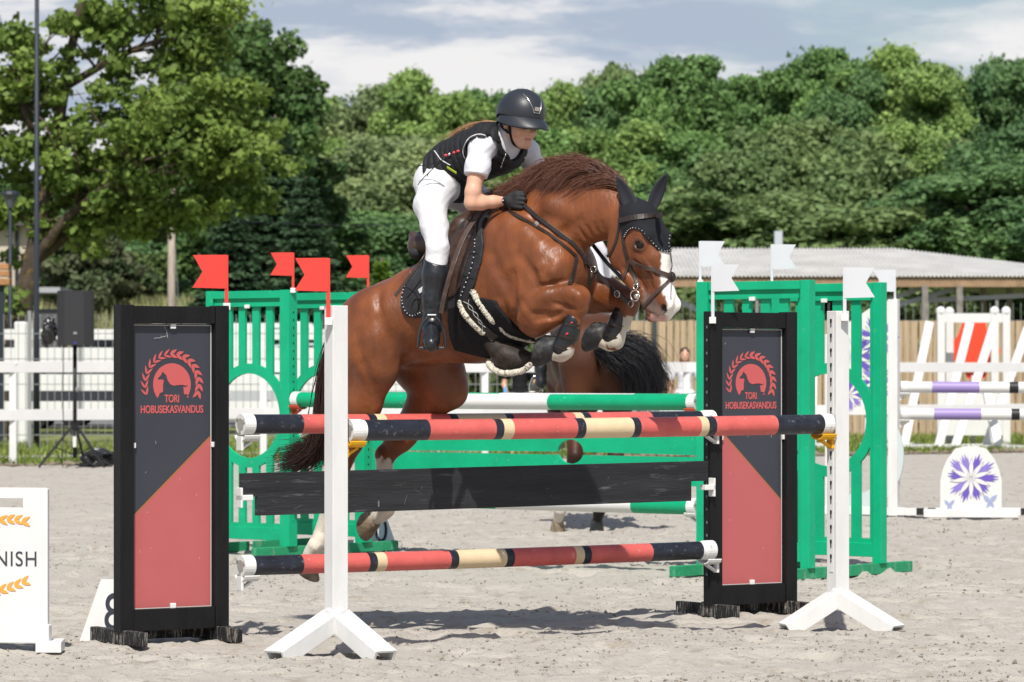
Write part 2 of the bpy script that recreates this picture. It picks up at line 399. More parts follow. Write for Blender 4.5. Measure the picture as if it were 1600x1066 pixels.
# rim of clods along the arena edge
n = 2600; X = -14 + 40 * rg.random(n); Y = arena_edge(X) - .25 + .4 * rg.random(n); sz = .02 + .05 * rg.random(n) ** 2
allv = (octv[None] * (sz[:, None] * (.6 + .8 * rg.random((n, 3))))[:, None, :] * V(1.6, 1, .8)) + np.stack([X, Y, sz * .2], -1)[:, None]
tag(mesh_obj('soil_rim', allv.reshape(-1, 3), (octf[None] + (np.arange(n) * 6)[:, None, None]).reshape(-1, 3), mat('soil_dark', (.20, .165, .12), rough=1, var=.3, vscale=2)), 'rough ridge of turned soil where sand meets grass', 'soil', kind='stuff')
# grass blades
def blades(name, X, Y, h, wd, label, m, lean=.5, seed=0, z0=0):
    rg = np.random.default_rng(seed); n = len(X); a = rg.random(n) * 6.28; hh = h * (.5 + rg.random(n)); b = np.stack([X, Y, np.full(n, z0)], -1)
    sd = np.stack([np.cos(a), np.sin(a), 0 * a], -1) * wd; ln = np.stack([rg.normal(0, lean, n), rg.normal(0, lean, n), np.ones(n)], -1) * hh[:, None]
    v = np.stack([b - sd, b + sd, b + ln], 1).reshape(-1, 3); f = np.arange(3 * n).reshape(-1, 3)
    col = np.repeat(m[0][None] * (1 - rg.random((n, 1)) ** 1.5) + m[1][None] * rg.random((n, 1)) ** 1.5, 3, 0)
    return tag(mesh_obj(name, v, f, mat('blade_' + name, (0, 0, 0), rough=.8, attr='Col', spec=.15, trans=.25), cols=col), label, 'grass', kind='stuff')
n = 60000; X = -13 + 34 * rg.random(n); Y = arena_edge(X) + 15 * rg.random(n) ** 1.6; ok = ~((Y > arena_edge(X) + 3.6) & (Y < arena_edge(X) + 5.8) & (X < 5)); X, Y = X[ok], Y[ok]
blades('grass', X, Y, .09, .012, 'short green grass growing beyond the arena edge', (V(.14, .22, .04), V(.26, .27, .09)), seed=3, z0=.01)

# ================================================================== the sky has its clouds in the world; trees
def leaf_cards(c, r, n, size, seed, hollow=.55, flat=.9, sun=None):
    """leaf clumps through a lump's volume; small bent quads"""
    rg = np.random.default_rng(seed); d = rg.normal(0, 1, (n, 3)); d /= np.linalg.norm(d, axis=1)[:, None]
    rr = (hollow + (1 - hollow) * rg.random(n) ** .7)[:, None]; rr = rr * np.where(rg.random((n, 1)) < .22, 1 + .38 * rg.random((n, 1)), 1); bump_ = 1 + .22 * (vnoise2(d[:, 0] * 3 + seed, d[:, 2] * 3 + d[:, 1] * 2, seed) - .5)[:, None] * 2
    p = c + d * rr * np.array(r) * bump_
    nrm_ = d + rg.normal(0, .95, (n, 3)) + V(0, 0, .45); nrm_ /= np.linalg.norm(nrm_, axis=1)[:, None]
    t = np.cross(nrm_, rg.normal(0, 1, (n, 3))); t /= np.linalg.norm(t, axis=1)[:, None]; b = np.cross(nrm_, t)
    s = size * (.6 + .8 * rg.random(n))[:, None]
    v = np.stack([p - t * s - b * s * .35, p + b * s * .75 - t * s * .1, p + t * s + b * s * .2, p - b * s * .7 + t * s * .15 - nrm_ * s * .25], 1)
    return v.reshape(-1, 3)
def crown_mesh(lumps, density, size, seed, cA, cB, tip=None, hollow=.55):
    vs = []; cs = []; rg = np.random.default_rng(seed)
    for i, (c, r) in enumerate(lumps):
        n = int(density * (r[0] * r[1] + r[1] * r[2] + r[0] * r[2]) / 3); v = leaf_cards(np.array(c, float), r, n, size, seed * 101 + i, hollow)
        k = rg.random() ; col = np.array(cA) * (1 - k) + np.array(cB) * k; jj = (.72 + .56 * rg.random(n))[:, None]
        cs.append(np.repeat(col[None] * jj, 4, 0)); vs.append(v)
    v = np.concatenate(vs); return v, np.arange(len(v)).reshape(-1, 4), np.concatenate(cs)
leaf_m = mat('foliage', (0, 0, 0), rough=.6, spec=.3, attr='Col', trans=.35)
bark = mat('bark', (.12, .095, .07), rough=.95, var=.3, vscale=6, bump=1, bscale=12, stretch=(1, 1, .2))
def lumps_round(H, R, seed, n=34, low=.25, top=1.0):
    """a crown of main boughs, each carrying many small uneven leafy lumps"""
    rg = np.random.default_rng(seed); o = []; nb = max(6, n // 5)
    for i in range(nb):
        u = (i + rg.random()) / nb; z = H * (low + (top - low) * u); env = R * math.sin(math.pi * min(1, max(.10, (u * .84 + .14)))) ** .6
        a = i * 2.4 + rg.random(); q = env * (.30 + .55 * rg.random()); c = V(q * math.cos(a), q * math.sin(a), z); br = R * (.18 + .36 * rg.random())
        for k in range(10):
            d = nrm(rg.normal(0, 1, 3) + V(0, 0, .35)); s = R * (.085 + .13 * rg.random())
            o.append((tuple(c + d * br * V(1, 1, .75) * (.40 + .95 * rg.random())), (s * 1.15, s * 1.15, s * (.6 + .5 * rg.random()))))
        o.append((tuple(c), (br * .75, br * .75, br * .6)))
    zm = max(c[2] + q[2] * .9 for c, q in o); kz = H / zm
    return [((c[0], c[1], c[2] * kz), (q[0], q[1], q[2] * kz)) for c, q in o]
def limb_mesh(H, R, seed, lean=0, r0=.28, n=7):
    rg = np.random.default_rng(seed); m = MB(); top = V(lean, 0, H * .9)
    tk = [V(0, 0, -.1), V(lean * .2, 0, H * .25), V(lean * .5, .1, H * .5), V(lean * .8, 0, H * .72), top]
    m.tube(tk, [r0 * 1.25, r0, r0 * .7, r0 * .4, r0 * .1], 8)
    for i in range(n):
        t = .25 + .6 * i / n; b = tk[0] * (1 - t) + top * t; a = i * 2.4 + rg.random(); l_ = R * (.9 - .4 * t)
        e = b + V(math.cos(a) * l_, math.sin(a) * l_, l_ * (.4 + .4 * rg.random())); md = (b + e) / 2 + V(rg.normal(0, .2), rg.normal(0, .2), -.1 * l_)
        m.tube(catmull([b, md, e], 4), list(np.linspace(r0 * .42 * (1 - t * .5), .03, 9)), 6)
    return m
KINDS_ = {   # height, radius, lumps, density, leaf, colours
    'oak': (12, 4.3, 80, 2300, .100, (.115, .215, .070), (.195, .330, .100)),
    'ash': (13, 3.9, 75, 2200, .096, (.170, .275, .080), (.275, .400, .115)),
    'elm': (11, 4.2, 80, 2300, .094, (.090, .180, .072), (.155, .265, .095)),
    'willow': (9, 4.2, 75, 2300, .086, (.190, .255, .110), (.265, .330, .135)),
    'olive': (8, 3.6, 75, 2300, .084, (.130, .205, .078), (.205, .285, .105)),
}
PROTO = {}
def far_tree(kind, X, Y, H, wide, rz, label, group, seed):
    k = KINDS_[kind]; var = seed % 2
    if (kind, var) not in PROTO:
        lm = lumps_round(k[0], k[1], seed + 5, k[2]); v, f, c = crown_mesh(lm, k[3], k[4], seed + 9, k[5], k[6])
        PROTO[kind, var] = (v, f, c, limb_mesh(k[0], k[1] * .8, seed), k[0])
        t = thing('tree', label, 'tree', (X, Y, 0), rz, group)
        mesh_obj('crown', v, f, leaf_m, t, cols=c); PROTO[kind, var][3].build('trunk', bark, t, smooth=True); PROTO[kind, var] = (t, k[0])
    else:
        t = copy_tree(PROTO[kind, var][0]); t.location = (X, Y, 0); t.rotation_euler = (0, 0, rz); t['label'] = label
    s = H / PROTO[kind, var][1] if not isinstance(PROTO[kind, var][0], np.ndarray) else 1
    t.scale = (s * wide, s * wide, s); return t
# (photo column, photo row of the top, distance, kind, width factor)
def TH_(py, Y): return CH - (py - HY) / FPX * Y
FOREST = [   # px, top row, Y, kind, wide
 (500, 190, 152, 'ash', .8), (545, 152, 165, 'ash', .8), (585, 165, 160, 'elm', .8), (625, 135, 158, 'willow', .9), (685, 112, 150, 'ash', .95), (740, 140, 156, 'oak', .9), (800, 150, 158, 'ash', .9), (850, 128, 150, 'ash', .9),
 (905, 145, 162, 'elm', .9), (965, 100, 166, 'olive', .55), (1000, 140, 160, 'elm', .8), (1062, 92, 150, 'oak', 1.05), (1110, 118, 154, 'oak', .85), (1165, 190, 165, 'ash', .8), (1215, 120, 162, 'elm', .55), (1262, 78, 160, 'oak', .95),
 (1315, 112, 152, 'elm', .85), (1370, 96, 156, 'oak', .9), (1435, 68, 150, 'ash', 1.15), (1500, 108, 158, 'ash', .8), (1548, 92, 165, 'elm', .9), (1600, 106, 150, 'elm', .95), (1660, 110, 155, 'oak', 1.1),
 (500, 270, 138, 'oak', .9), (565, 240, 142, 'ash', .9), (640, 215, 136, 'willow', 1.0), (720, 225, 140, 'oak', .9), (800, 215, 138, 'ash', .9), (880, 205, 140, 'oak', 1.0), (960, 190, 136, 'ash', 1.0),
 (1045, 205, 138, 'oak', 1.0), (1130, 240, 136, 'elm', 1.0), (1210, 225, 140, 'elm', .9), (1265, 185, 132, 'olive', .9), (1335, 205, 138, 'elm', 1.0), (1420, 195, 134, 'ash', .9), (1500, 215, 136, 'willow', .9), (1580, 195, 130, 'elm', 1.0),
 (530, 340, 126, 'elm', 1.0), (610, 330, 128, 'oak', 1.0), (700, 340, 126, 'elm', 1.1), (790, 330, 128, 'oak', 1.0), (1010, 300, 124, 'oak', 1.0), (1100, 320, 122, 'olive', 1.1), (1180, 310, 126, 'olive', 1.1), (1260, 300, 120, 'olive', 1.2),
 (1345, 310, 122, 'willow', 1.0), (1430, 290, 118, 'olive', 1.2), (1510, 275, 122, 'olive', 1.0), (1600, 240, 114, 'elm', 1.1), (250, 300, 140, 'elm', 1.2), (180, 330, 135, 'oak', 1.2), (330, 290, 132, 'elm', 1.2), (100, 300, 140, 'elm', 1.1), (10, 280, 138, 'elm', 1.2), (420, 330, 128, 'elm', 1.2),
 (850, 320, 126, 'elm', 1.1), (925, 330, 124, 'oak', 1.1)]
KW = {'oak': 'full mid green', 'ash': 'light yellow green', 'elm': 'dark green', 'willow': 'pale grey green', 'olive': 'dull olive brown tinged'}
def where(px):
    for a, t in ((60, 'at the far left behind the lamp posts'), (140, 'behind the loudspeaker'), (230, 'behind the left black panel'), (300, 'beside the wooden utility pole'), (380, 'above the leftmost red flag'), (450, 'above the red flags'), (545, 'left of the sky dip above the flags'), (600, "above the chestnut's rump"),
                 (660, "left of the rider's back"), (740, "behind the rider's shoulders"), (830, "behind the rider's helmet"), (900, 'above the mane of the horse'), (990, "above the jumping horse's ears"), (1080, "right of the horse's ears"), (1150, 'just left of the sky notch'),
                 (1215, 'in the sky notch'), (1290, 'just right of the sky notch'), (1350, 'above the right white flags'), (1400, 'above the purple flower wing'), (1470, 'above the stacked white stands'), (1540, 'above the white gate'), (1590, 'near the right edge'), (9999, 'at the right edge')):
        if px <= a: return t
seen_l = {}
for i, (px, top, Y, kind, wd) in enumerate(FOREST):
    H = TH_(top, Y); row = 'back row' if Y >= 145 else ('middle row' if Y >= 130 else 'front row')
    lb_ = f"{KW[kind]} tree, {row}, {where(px)}"
    if lb_ in seen_l: lb_ += ' (%s)' % ('taller' if top < seen_l[lb_] else 'lower')
    seen_l[lb_] = top
    far_tree(kind, (px - 800) / FPX * Y, Y, H, wd * 12 / H * 1.0, i * 1.7, lb_, 'deciduous trees of the forest behind the arena', i)
# understory so that no horizon shows between the trunks
def understory():
    rg = np.random.default_rng(77); lm = []
    for i in range(90):
        x = -24 + 50 * i / 90 + rg.normal(0, .3); y = 112 + rg.random() * 14; s = 1.2 + rg.random() * 1.0; lm.append(((x, y, .8 + rg.random() * 1.3), (s * 1.2, s, s * .9)))
    v, f, c = crown_mesh(lm, 900, .13, 41, (.070, .115, .035), (.130, .155, .060)); return v, f, c
v, f, c = understory(); tag(mesh_obj('undergrowth', v, f, leaf_m, cols=c), 'dense dark undergrowth along the foot of the forest', 'undergrowth', kind='stuff')
# tall weeds on a bank
bx = np.arange(-30, -2.9, 1.0); bv_ = []; bf_ = []
prof_ = [(96, .0), (98, 1.1), (100, 2.1), (103, 2.7), (108, 2.9), (118, 2.9)]
for x in bx:
    for y, z in prof_: bv_.append((x, y + .4 * math.sin(x * .7), (z + .15 * math.sin(x * 1.3 + y)) * min(1, max(0, (-3 - x) / 3)) + .012))
for i in range(len(bx) - 1):
    for j in range(len(prof_) - 1): a = i * len(prof_) + j; bf_.append((a, a + len(prof_), a + len(prof_) + 1, a + 1))
tag(mesh_obj('bank', bv_, bf_, grass_m, smooth=True), 'overgrown earth bank in front of the forest', None, kind='structure')
n = 30000; X = -24 + 19 * rg.random(n); Y = 97 + 9 * rg.random(n); zb = np.interp(Y, [96, 98, 100, 103, 108], [0, 1.1, 2.1, 2.7, 2.9])
o_w = blades('dry_weeds', X, Y, .55, .035, 'pale dry weeds on the bank in front of the forest', (V(.42, .40, .22), V(.22, .27, .09)), lean=.3, seed=9)
vz = np.empty(len(o_w.data.vertices) * 3, np.float32); o_w.data.vertices.foreach_get('co', vz); vz = vz.reshape(-1, 3); vz[:, 2] += np.repeat(zb, 3); o_w.data.vertices.foreach_set('co', vz.ravel()); o_w.data.update()

# the big maple on the left, nearer than the forest
mt = thing('tree', 'large spreading maple with twisting lichen-covered limbs at the left edge', 'tree', (-9.95, 72, 0))
m = MB(); rg2 = np.random.default_rng(3)
m.tube(catmull([V(0, 0, -.1), V(.1, 0, 1.2), V(.3, 0, 2.6), V(.6, 0, 4.0), V(.9, 0, 5.6), V(1.2, 0, 7.4), V(1.6, 0, 9.2)], 5), list(np.linspace(.30, .06, 31)), 10)
limbs = [([V(.46, 0, 3.4), V(1.4, -.4, 4.5), V(2.5, -.4, 5.0), V(3.7, -.2, 5.9)], .12), ([V(.52, 0, 3.5), V(1.8, .3, 4.6), V(2.6, .3, 5.7), V(3.6, 0, 6.6)], .14), ([V(.2, 0, 1.9), V(-.6, 0, 3.2), V(-1.0, .2, 5.0), V(-1.2, 0, 7.2)], .18),
         ([V(.87, 0, 5.4), V(.3, -.3, 6.6), V(.2, 0, 8.4)], .10), ([V(1.1, 0, 6.9), V(2.6, 0, 7.7), V(4.2, .2, 8.1)], .09), ([V(-.92, .15, 4.3), V(-1.8, .2, 5.2), V(-3, 0, 6.4)], .10), ([V(1.4, -.4, 4.5), V(2.2, -.6, 5.0), V(3.4, -.8, 5.2)], .08)]
tw = []
for pts, r0 in limbs:
    pp = catmull(pts, 6); m.tube(pp, list(np.linspace(r0, .03, len(pp))), 8)
    for k in range(16):
        a = pp[int(len(pp) * (.25 + .7 * rg2.random()))]; e = a + rg2.normal(0, .55, 3) + V(.2, 0, .5); q = (a + e) / 2 + rg2.normal(0, .12, 3); m.tube([a, q, e], [.035, .022, .008], 5); tw.append(e)
m.build('trunk', mat('lichen_bark', (.065, .050, .036), rough=.95, var=.3, vscale=6, bump=1, bscale=14, dirt_shade=((.22, .14, .04), .55, .70, 3.5)), mt, smooth=True)
lm = []
for e in tw:
    if rg2.random() < .45: s = .35 + .3 * rg2.random(); lm.append((e, (s, s, s * .6)))
def mp(px, py, dy=0): q = P(px, py, 72 + dy); return q - V(-9.95, 72, 0)
for px, py, s in [(230, 40, 1.0), (270, 90, .9), (200, 110, .7), (300, 130, .9), (250, 160, 1.0), (310, 190, 1.1), (350, 215, .9), (380, 180, .8), (270, 230, .9), (330, 250, 1.0), (370, 270, .8), (220, 220, .7), (240, 290, .8), (300, 300, .9), (200, 270, .6), (340, 310, .6),
                  (100, 250, .75), (90, 280, .6), (50, 60, .55), (110, 40, .5), (30, 120, .6), (10, 150, .8), (20, 200, .7), (0, 250, .8), (90, 150, .4), (130, 20, .6), (180, 60, .5), (170, 10, .7), (230, -10, 1), (60, 230, .5), (30, 300, .5), (90, 330, .35), (150, 330, .6), (190, 340, .6), (120, 200, .5), (150, 140, .5), (100, 100, .4), (190, 200, .7), (130, 270, .6), (80, 370, .35), (10, 330, .5), (50, 350, .4), (150, 60, .5), (60, 160, .4), (110, 300, .6), (150, 280, .6), (190, 240, .6), (215, 180, .6), (160, 310, .5), (110, 350, .4), (60, 320, .4), (160, 250, .5), (230, 310, .8), (180, 370, .5), (130, 350, .4), (60, 290, .5), (20, 330, .5), (270, 320, .7), (360, 130, .7), (385, 240, .7), (395, 200, .5), (-20, 60, .9), (-40, 200, 1.0), (250, 340, .55), (210, 350, .5), (320, 60, .7), (290, 20, .8), (140, 290, .5), (130, 240, .4)]:
    for k in range(4):
        q = mp(px, py) + rg2.normal(0, .42, 3) * V(1, 1.6, .8) * s; s2 = s * (.40 + .26 * rg2.random()); lm.append((q, (s2, s2, s2 * .6)))
v, f, c = crown_mesh(lm, 1000, .075, 17, (.125, .200, .042), (.215, .300, .064), hollow=.3); mesh_obj('crown', v, f, leaf_m, mt, cols=c)

def conifer(px, py_top, Y, R, seed, label, name='spruce_tree', cA=(.050, .105, .050), cB=(.095, .160, .080)):
    H = TH_(py_top, Y); X = (px - 800) / FPX * Y; t = thing(name, label, 'tree', (X, Y, 0)); rg = np.random.default_rng(seed)
    m = MB(); m.tube([V(0, 0, -.1), V(0, 0, H * .98)], [.2, .03], 8); vs, cs = [], []
    z = .4
    while z < H * .985:
        r = R * (1 - z / H) ** .85 + .10; nb = int(8 + r * 4); a0 = rg.random() * 6
        for k in range(nb):
            a = a0 + 6.283 * k / nb + rg.normal(0, .15); l_ = r * (.75 + .35 * rg.random()); n = int(110 * l_) + 20; u = rg.random(n) ** .6; dx = V(math.cos(a), math.sin(a), 0); sd = V(-math.sin(a), math.cos(a), 0)
            p = dx * (u * l_)[:, None] + sd * (rg.normal(0, .16, n) * (.4 + u) * l_ * .7)[:, None] + V(0, 0, 1) * (z - .28 * l_ * u ** 1.5 + .10 * l_ * u ** 3 + rg.normal(0, .05, n))[:, None]
            s = (.075 + .06 * rg.random(n))[:, None]; t_ = dx * .8 + sd * rg.normal(0, .6, n)[:, None] + V(0, 0, 1) * rg.normal(-.15, .25, n)[:, None]; t_ /= np.linalg.norm(t_, axis=1)[:, None]
            b_ = np.cross(t_, V(0, 0, 1) + rg.normal(0, .5, (n, 3))); b_ /= np.linalg.norm(b_, axis=1)[:, None] + 1e-6
            vs.append(np.stack([p - t_ * s, p + b_ * s * .45, p + t_ * s * 1.3, p - b_ * s * .45], 1).reshape(-1, 3)); kk = rg.random(); col = (np.array(cA) * (1 - kk) + np.array(cB) * kk)[None] * (.7 + .6 * rg.random(n))[:, None]; cs.append(np.repeat(col, 4, 0))
        z += .24 + .05 * rg.random()
    v = np.concatenate(vs); mesh_obj('crown', v, np.arange(len(v)).reshape(-1, 4), leaf_m, t, cols=np.concatenate(cs)); m.build('trunk', bark, t, smooth=True); return t
conifer(430, 170, 104, 2.6, 4, 'dark blue green spruce with layered boughs above the red flags')
conifer(478, 268, 100, 2.0, 6, 'smaller grey green spruce right of the tall dark spruce')
conifer(360, 300, 100, 1.9, 8, 'low dark spruce above the leftmost red flag')
conifer(596, 398, 96, .55, 11, 'small bright green thuja beside the rightmost red flag', 'thuja_shrub', (.10, .20, .02), (.16, .26, .04))
def solo(name, label, cat, px, py_top, Y, R, seed, cA, cB, nl=40, low=.15, leaf=.11, dens=900, thin=1):
    H = TH_(py_top, Y); t = thing(name, label, cat, ((px - 800) / FPX * Y, Y, 0)); lm = lumps_round(H, R, seed, nl, low); v, f, c = crown_mesh(lm, dens, leaf, seed, cA, cB)
    mesh_obj('crown', v, f, leaf_m, t, cols=c); limb_mesh(H, R * .7, seed, r0=.2 * thin).build('trunk', bark, t, smooth=True); return t
solo('tree', 'tall dark green poplar rising behind the maple and the spruce', 'tree', 385, 14, 116, 2.9, 21, (.065, .135, .038), (.115, .190, .055), 90, .1)
solo('tree', 'mid green tree right beside the tall poplar, its top at the sky edge', 'tree', 325, -6, 120, 2.4, 27, (.095, .155, .050), (.165, .215, .075), 80, .1)
solo('tree', 'dark green tree whose right edge borders the sky above the spruce', 'tree', 436, 92, 118, 2.2, 29, (.060, .120, .042), (.105, .170, .060), 80, .1)
solo('bush', 'big dark bush with russet tips behind the loudspeaker', 'bush', 150, 345, 103, 1.9, 31, (.075, .115, .050), (.135, .150, .075), 60, .1, thin=.5)
solo('bush', 'pale green bush left of the big dark bush', 'bush', 95, 340, 103, 1.3, 33, (.12, .19, .065), (.19, .26, .10), 50, .1, thin=.5)
# ================================================================== the jumps
white_p = mat('white_paint', (.64, .64, .63), rough=.55, spec=.35, var=.05, vscale=9, bump=.12, bscale=90, dirt_shade=((.50, .46, .40), .66, .80, 5), stretch=(1, 1, .3))
black_p = mat('black_paint', (.007, .007, .008), rough=.55, spec=.25, var=.3, vscale=9, bump=.3, bscale=70, dirt_shade=((.10, .10, .10), .72, .76, 60), stretch=(1, 1, .35))
foot_p = mat('worn_black_foot', (.014, .014, .015), rough=.8, var=.3, bump=.6, bscale=60, dirt_shade=((.30, .28, .25), .52, .66, 60, (1, 1, .18)))
plank_p = mat('black_plank', (.020, .021, .024), rough=.55, spec=.35, var=.35, vscale=5, bump=.45, bscale=40, stretch=(.25, .25, 2.5), dirt_shade=((.13, .13, .14), .58, .74, 12, (.3, .3, 2)))
red_p = mat('pole_red', (.55, .105, .092), rough=.42, spec=.4, var=.10, vscale=8, bump=.12, bscale=80, dirt_shade=((.62, .32, .28), .60, .72, 26))
navy_p = mat('pole_black', (.014, .017, .026), rough=.38, spec=.45, var=.3, vscale=12, bump=.15, bscale=90, dirt_shade=((.20, .20, .21), .59, .72, 30))
cream_p = mat('pole_cream', (.62, .48, .30), rough=.5, spec=.35, var=.06, vscale=8, bump=.12, bscale=80, dirt_shade=((.45, .36, .22), .68, .80, 24))
wend = mat('pole_end_white', (.70, .70, .68), rough=.5, var=.05, dirt_shade=((.30, .27, .23), .60, .72, 22))
green_p = mat('green_paint', (.0, .36, .175), rough=.5, spec=.35, var=.10, vscale=4, bump=.15, bscale=60, dirt_shade=((.16, .40, .26), .62, .74, 18))
green_w = mat('worn_green', (.02, .26, .12), rough=.7, var=.1, bump=.4, bscale=60, dirt_shade=((.30, .40, .30), .55, .80, 20, (1, 1, .25)))
gpole = mat('pole_green', (.0, .31, .14), rough=.4, spec=.4, var=.06, vscale=7, bump=.1, bscale=80, dirt_shade=((.32, .48, .40), .62, .74, 28))
wpole = mat('pole_white', (.64, .64, .62), rough=.45, spec=.35, var=.03, dirt_shade=((.45, .42, .38), .68, .80, 22))
steel_z = mat('zinc_strip', (.22, .22, .22), rough=.5, metal=.6, var=.2)
dark_hole = mat('slot_dark', (.006, .006, .006), rough=.9)
cup_w = mat('cup_white', (.70, .70, .68), rough=.4); cup_y = mat('cup_yellow', (.72, .38, .01), rough=.4); cup_r = mat('cup_red', (.55, .07, .03), rough=.4)
flag_r = mat('flag_red', (.72, .058, .045), rough=.5, var=.03, trans=.12); flag_w = mat('flag_white', (.62, .64, .67), rough=.5, var=.02, trans=.12)

def pole(name, A, B, r, px_marks, mats, label, group, z_sag=0):
    """painted pole between two points; colour bands given by photo columns"""
    A, B = V(*A), V(*B); d = nrm(B - A); Lh = np.linalg.norm(B - A)
    def t_of(px):
        a = (px - 800) / FPX; return (a * A[1] - A[0]) / ((B[0] - A[0]) - a * (B[1] - A[1]))
    t = thing(name, label, 'jump pole', tuple((A + B) / 2), 0, group); C = (A + B) / 2
    m = MB(); cuts = [0] + [min(1, max(0, t_of(p))) for p, _ in px_marks] + [1]; cols_ = [k for _, k in px_marks]
    # px_marks: (column where the band starts, material index)
    sd = nrm(np.cross(d, V(0, 0, 1))); up = np.cross(sd, d); n = 24
    stations = []
    for i, k in enumerate(cols_):
        a = cuts[i + 1] if i > 0 else 0; b = cuts[i + 2] if i < len(cols_) - 1 else 1
        ns = max(1, int((b - a) * Lh / .25)); 
        for j in range(ns): stations.append((a + (b - a) * j / ns, a + (b - a) * (j + 1) / ns, k))
    ph = random.random() * 6
    for a, b, k in stations:
        base = len(m.v)
        for tt in (a, b):
            c = A + (B - A) * tt - C + V(0, 0, -.004 * math.sin(math.pi * tt)) 
            for q in range(n): x = 2 * math.pi * q / n; m.v.append(c + r * (math.cos(x) * sd + math.sin(x) * up))
        for q in range(n): m.f.append((base + q, base + (q + 1) % n, base + n + (q + 1) % n, base + n + q)); m.m.append(k)
    m.build('shaft', mats, t, smooth=True)
    for s_, E in ((-1, A), (1, B)):
        e = MB(); o = d * s_; e.tube([E - C - o * .058, E - C + o * .004], [r + .0035, r + .0035], 24); e.tube([E - C + o * .0045, E - C + o * .006], [r * .62, r * .62], 20, m=1)
        for k in range(3): x = 2.1 * k + .4; e.box(E - C + o * .0065 + (math.cos(x) * sd + math.sin(x) * up) * r * .8, (.003, .012, .02), (o, math.cos(x) * sd + math.sin(x) * up, np.cross(o, math.cos(x) * sd + math.sin(x) * up)), m=1)
        e.build('end_cap', [wend, mat('cap_shadow', (.33, .31, .29), rough=.7)], t, smooth=False, bevel=.002)
    return t
def cup(parent, p, d, m, n_out, org):
    """moulded plastic cup: back plate, shelf with raised lip"""
    b = MB(); d = nrm(V(*d)); n = nrm(V(*n_out)); p = V(*p) - org
    b.box(p + V(0, 0, -.040) + d * .008, (.014, .05, .07), (d, n, (0, 0, 1)))
    pts = [(-.052, .0), (-.045, -.016), (-.02, -.026), (.02, -.026), (.045, -.016), (.052, .0)]
    for (a, z), (a2, z2) in zip(pts[:-1], pts[1:]): b.bar(p + n * a + V(0, 0, z) + d * .05, p + n * a2 + V(0, 0, z2) + d * .05, .088, .008, up=(0, 0, 1))
    b.bar(p + V(0, 0, -.065) + d * .014, p + V(0, 0, -.032) + d * .07, .03, .012)
    return b.build('cup', m, parent, bevel=.002)
def flag(P0, s_, h, m, label, group, w_=.175, fh=.165, stick=.30, d=(1, 0), seed=0):
    """swallow-tailed marker flag on its own stick"""
    t = thing('flag', label, 'flag', tuple(P0), 0, group); to, dd, nn_ = frame(0, 0, *d); b = MB(); b.box(to(0, stick / 2, 0), (.018, .010, stick), (dd, nn_, (0, 0, 1)))
    b.build('stick', m, t, bevel=.001); g = curve_geo([[(0, stick - fh), (s_ * w_ * 1.02, stick - fh + .004), (s_ * w_ * .72, stick - fh * .5), (s_ * w_, stick), (0, stick + .002)]], .004)
    v, f = place(g, to, dw=.006); 
    b = MB(); b.add(v, f); b.build('cloth', m, t)
    b = MB(); b.box(to(0, -.004, .012), (.036, .03, .035), (dd, nn_, (0, 0, 1))); b.build('socket', cup_w, t, bevel=.002); return t

# ---- front element: two slim white stands
FA, FB = V(-.822, 17.05, 0), V(1.664, 18.62, 0); fd = nrm(FB - FA); fn = V(fd[1], -fd[0], 0)
def white_stand(B, label, side_, legs_, H=1.63):
    t = thing('jump_stand', label, 'jump stand', tuple(B), 0, 'slim white stands of the front pole'); m = MB()
    m.box((0, 0, (H + .19) / 2), (.082, .082, H - .19), (fd, fn, (0, 0, 1))); m.build('post', white_p, t, bevel=.003)
    for (dx, dy) in legs_:
        m = MB(); e = V(dx, dy, .035); L_ = nrm(V(dx, dy, 0)); sd = V(-L_[1], L_[0], 0); top = V(0, 0, .225)
        a = top + V(0, 0, -.01); 
        m.bar(a + L_ * .0, e, .11, .012, up=(0, 0, 1)); nrm_ = nrm(np.cross(sd, nrm(e - a))); nrm_ = nrm_ if nrm_[2] > 0 else -nrm_
        for k in (-1, 1): m.bar(a + sd * .055 * k - nrm_ * .036, e + sd * .055 * k - nrm_ * .036, .014, .078, up=nrm_)
        m.build('leg', white_p, t, bevel=.002)
    m = MB(); o = fd * side_ * .0415
    m.box(o * 1.03 + V(0, 0, .95), (.003, .03, 1.3), (fd, fn, (0, 0, 1))); st = m.build('keyhole_strip', white_p, t)
    m = MB()
    for k in range(17): z = 1.58 - k * .075; c = o * 1.10 + V(0, 0, z); m.box(c, (.003, .012, .018), (fd, fn, (0, 0, 1))); m.box(c + V(0, 0, -.020), (.003, .006, .024), (fd, fn, (0, 0, 1)))
    m.build('keyhole', dark_hole, st); return t
sA = white_stand(FA, 'slim white post stand at the left end of the front pole, standing nearest the camera', 1, [(-.275, -.30), (.245, -.30)])
sB = white_stand(FB, 'slim white post stand with keyhole strip at the right end of the front pole', -1, [(-.29, -.08), (.29, -.20)])
zf = 1.046; PA = FA + fd * .070 + V(0, 0, zf); PB = FB - fd * .060 + V(0, 0, zf + .008)
FM = [(540, 3), (567, 0), (665, 1), (768, 0), (780, 2), (796, 1), (895, 0), (908, 2), (983, 0), (994, 1), (1088, 2), (1100, 0), (1112, 1), (1208, 0), (1285, 3)]
pm = [navy_p, red_p, cream_p, wend]
pole('jump_pole', PA, PB, .0495, FM, pm, 'red, black and cream front pole resting on yellow cups of the white stands', 'striped red and black poles')
cup(sA, FA + fd * .041 + V(0, 0, zf - .050), fd, cup_y, fn, FA); cup(sB, FB - fd * .041 + V(0, 0, zf - .042), -fd, cup_y, fn, FB)
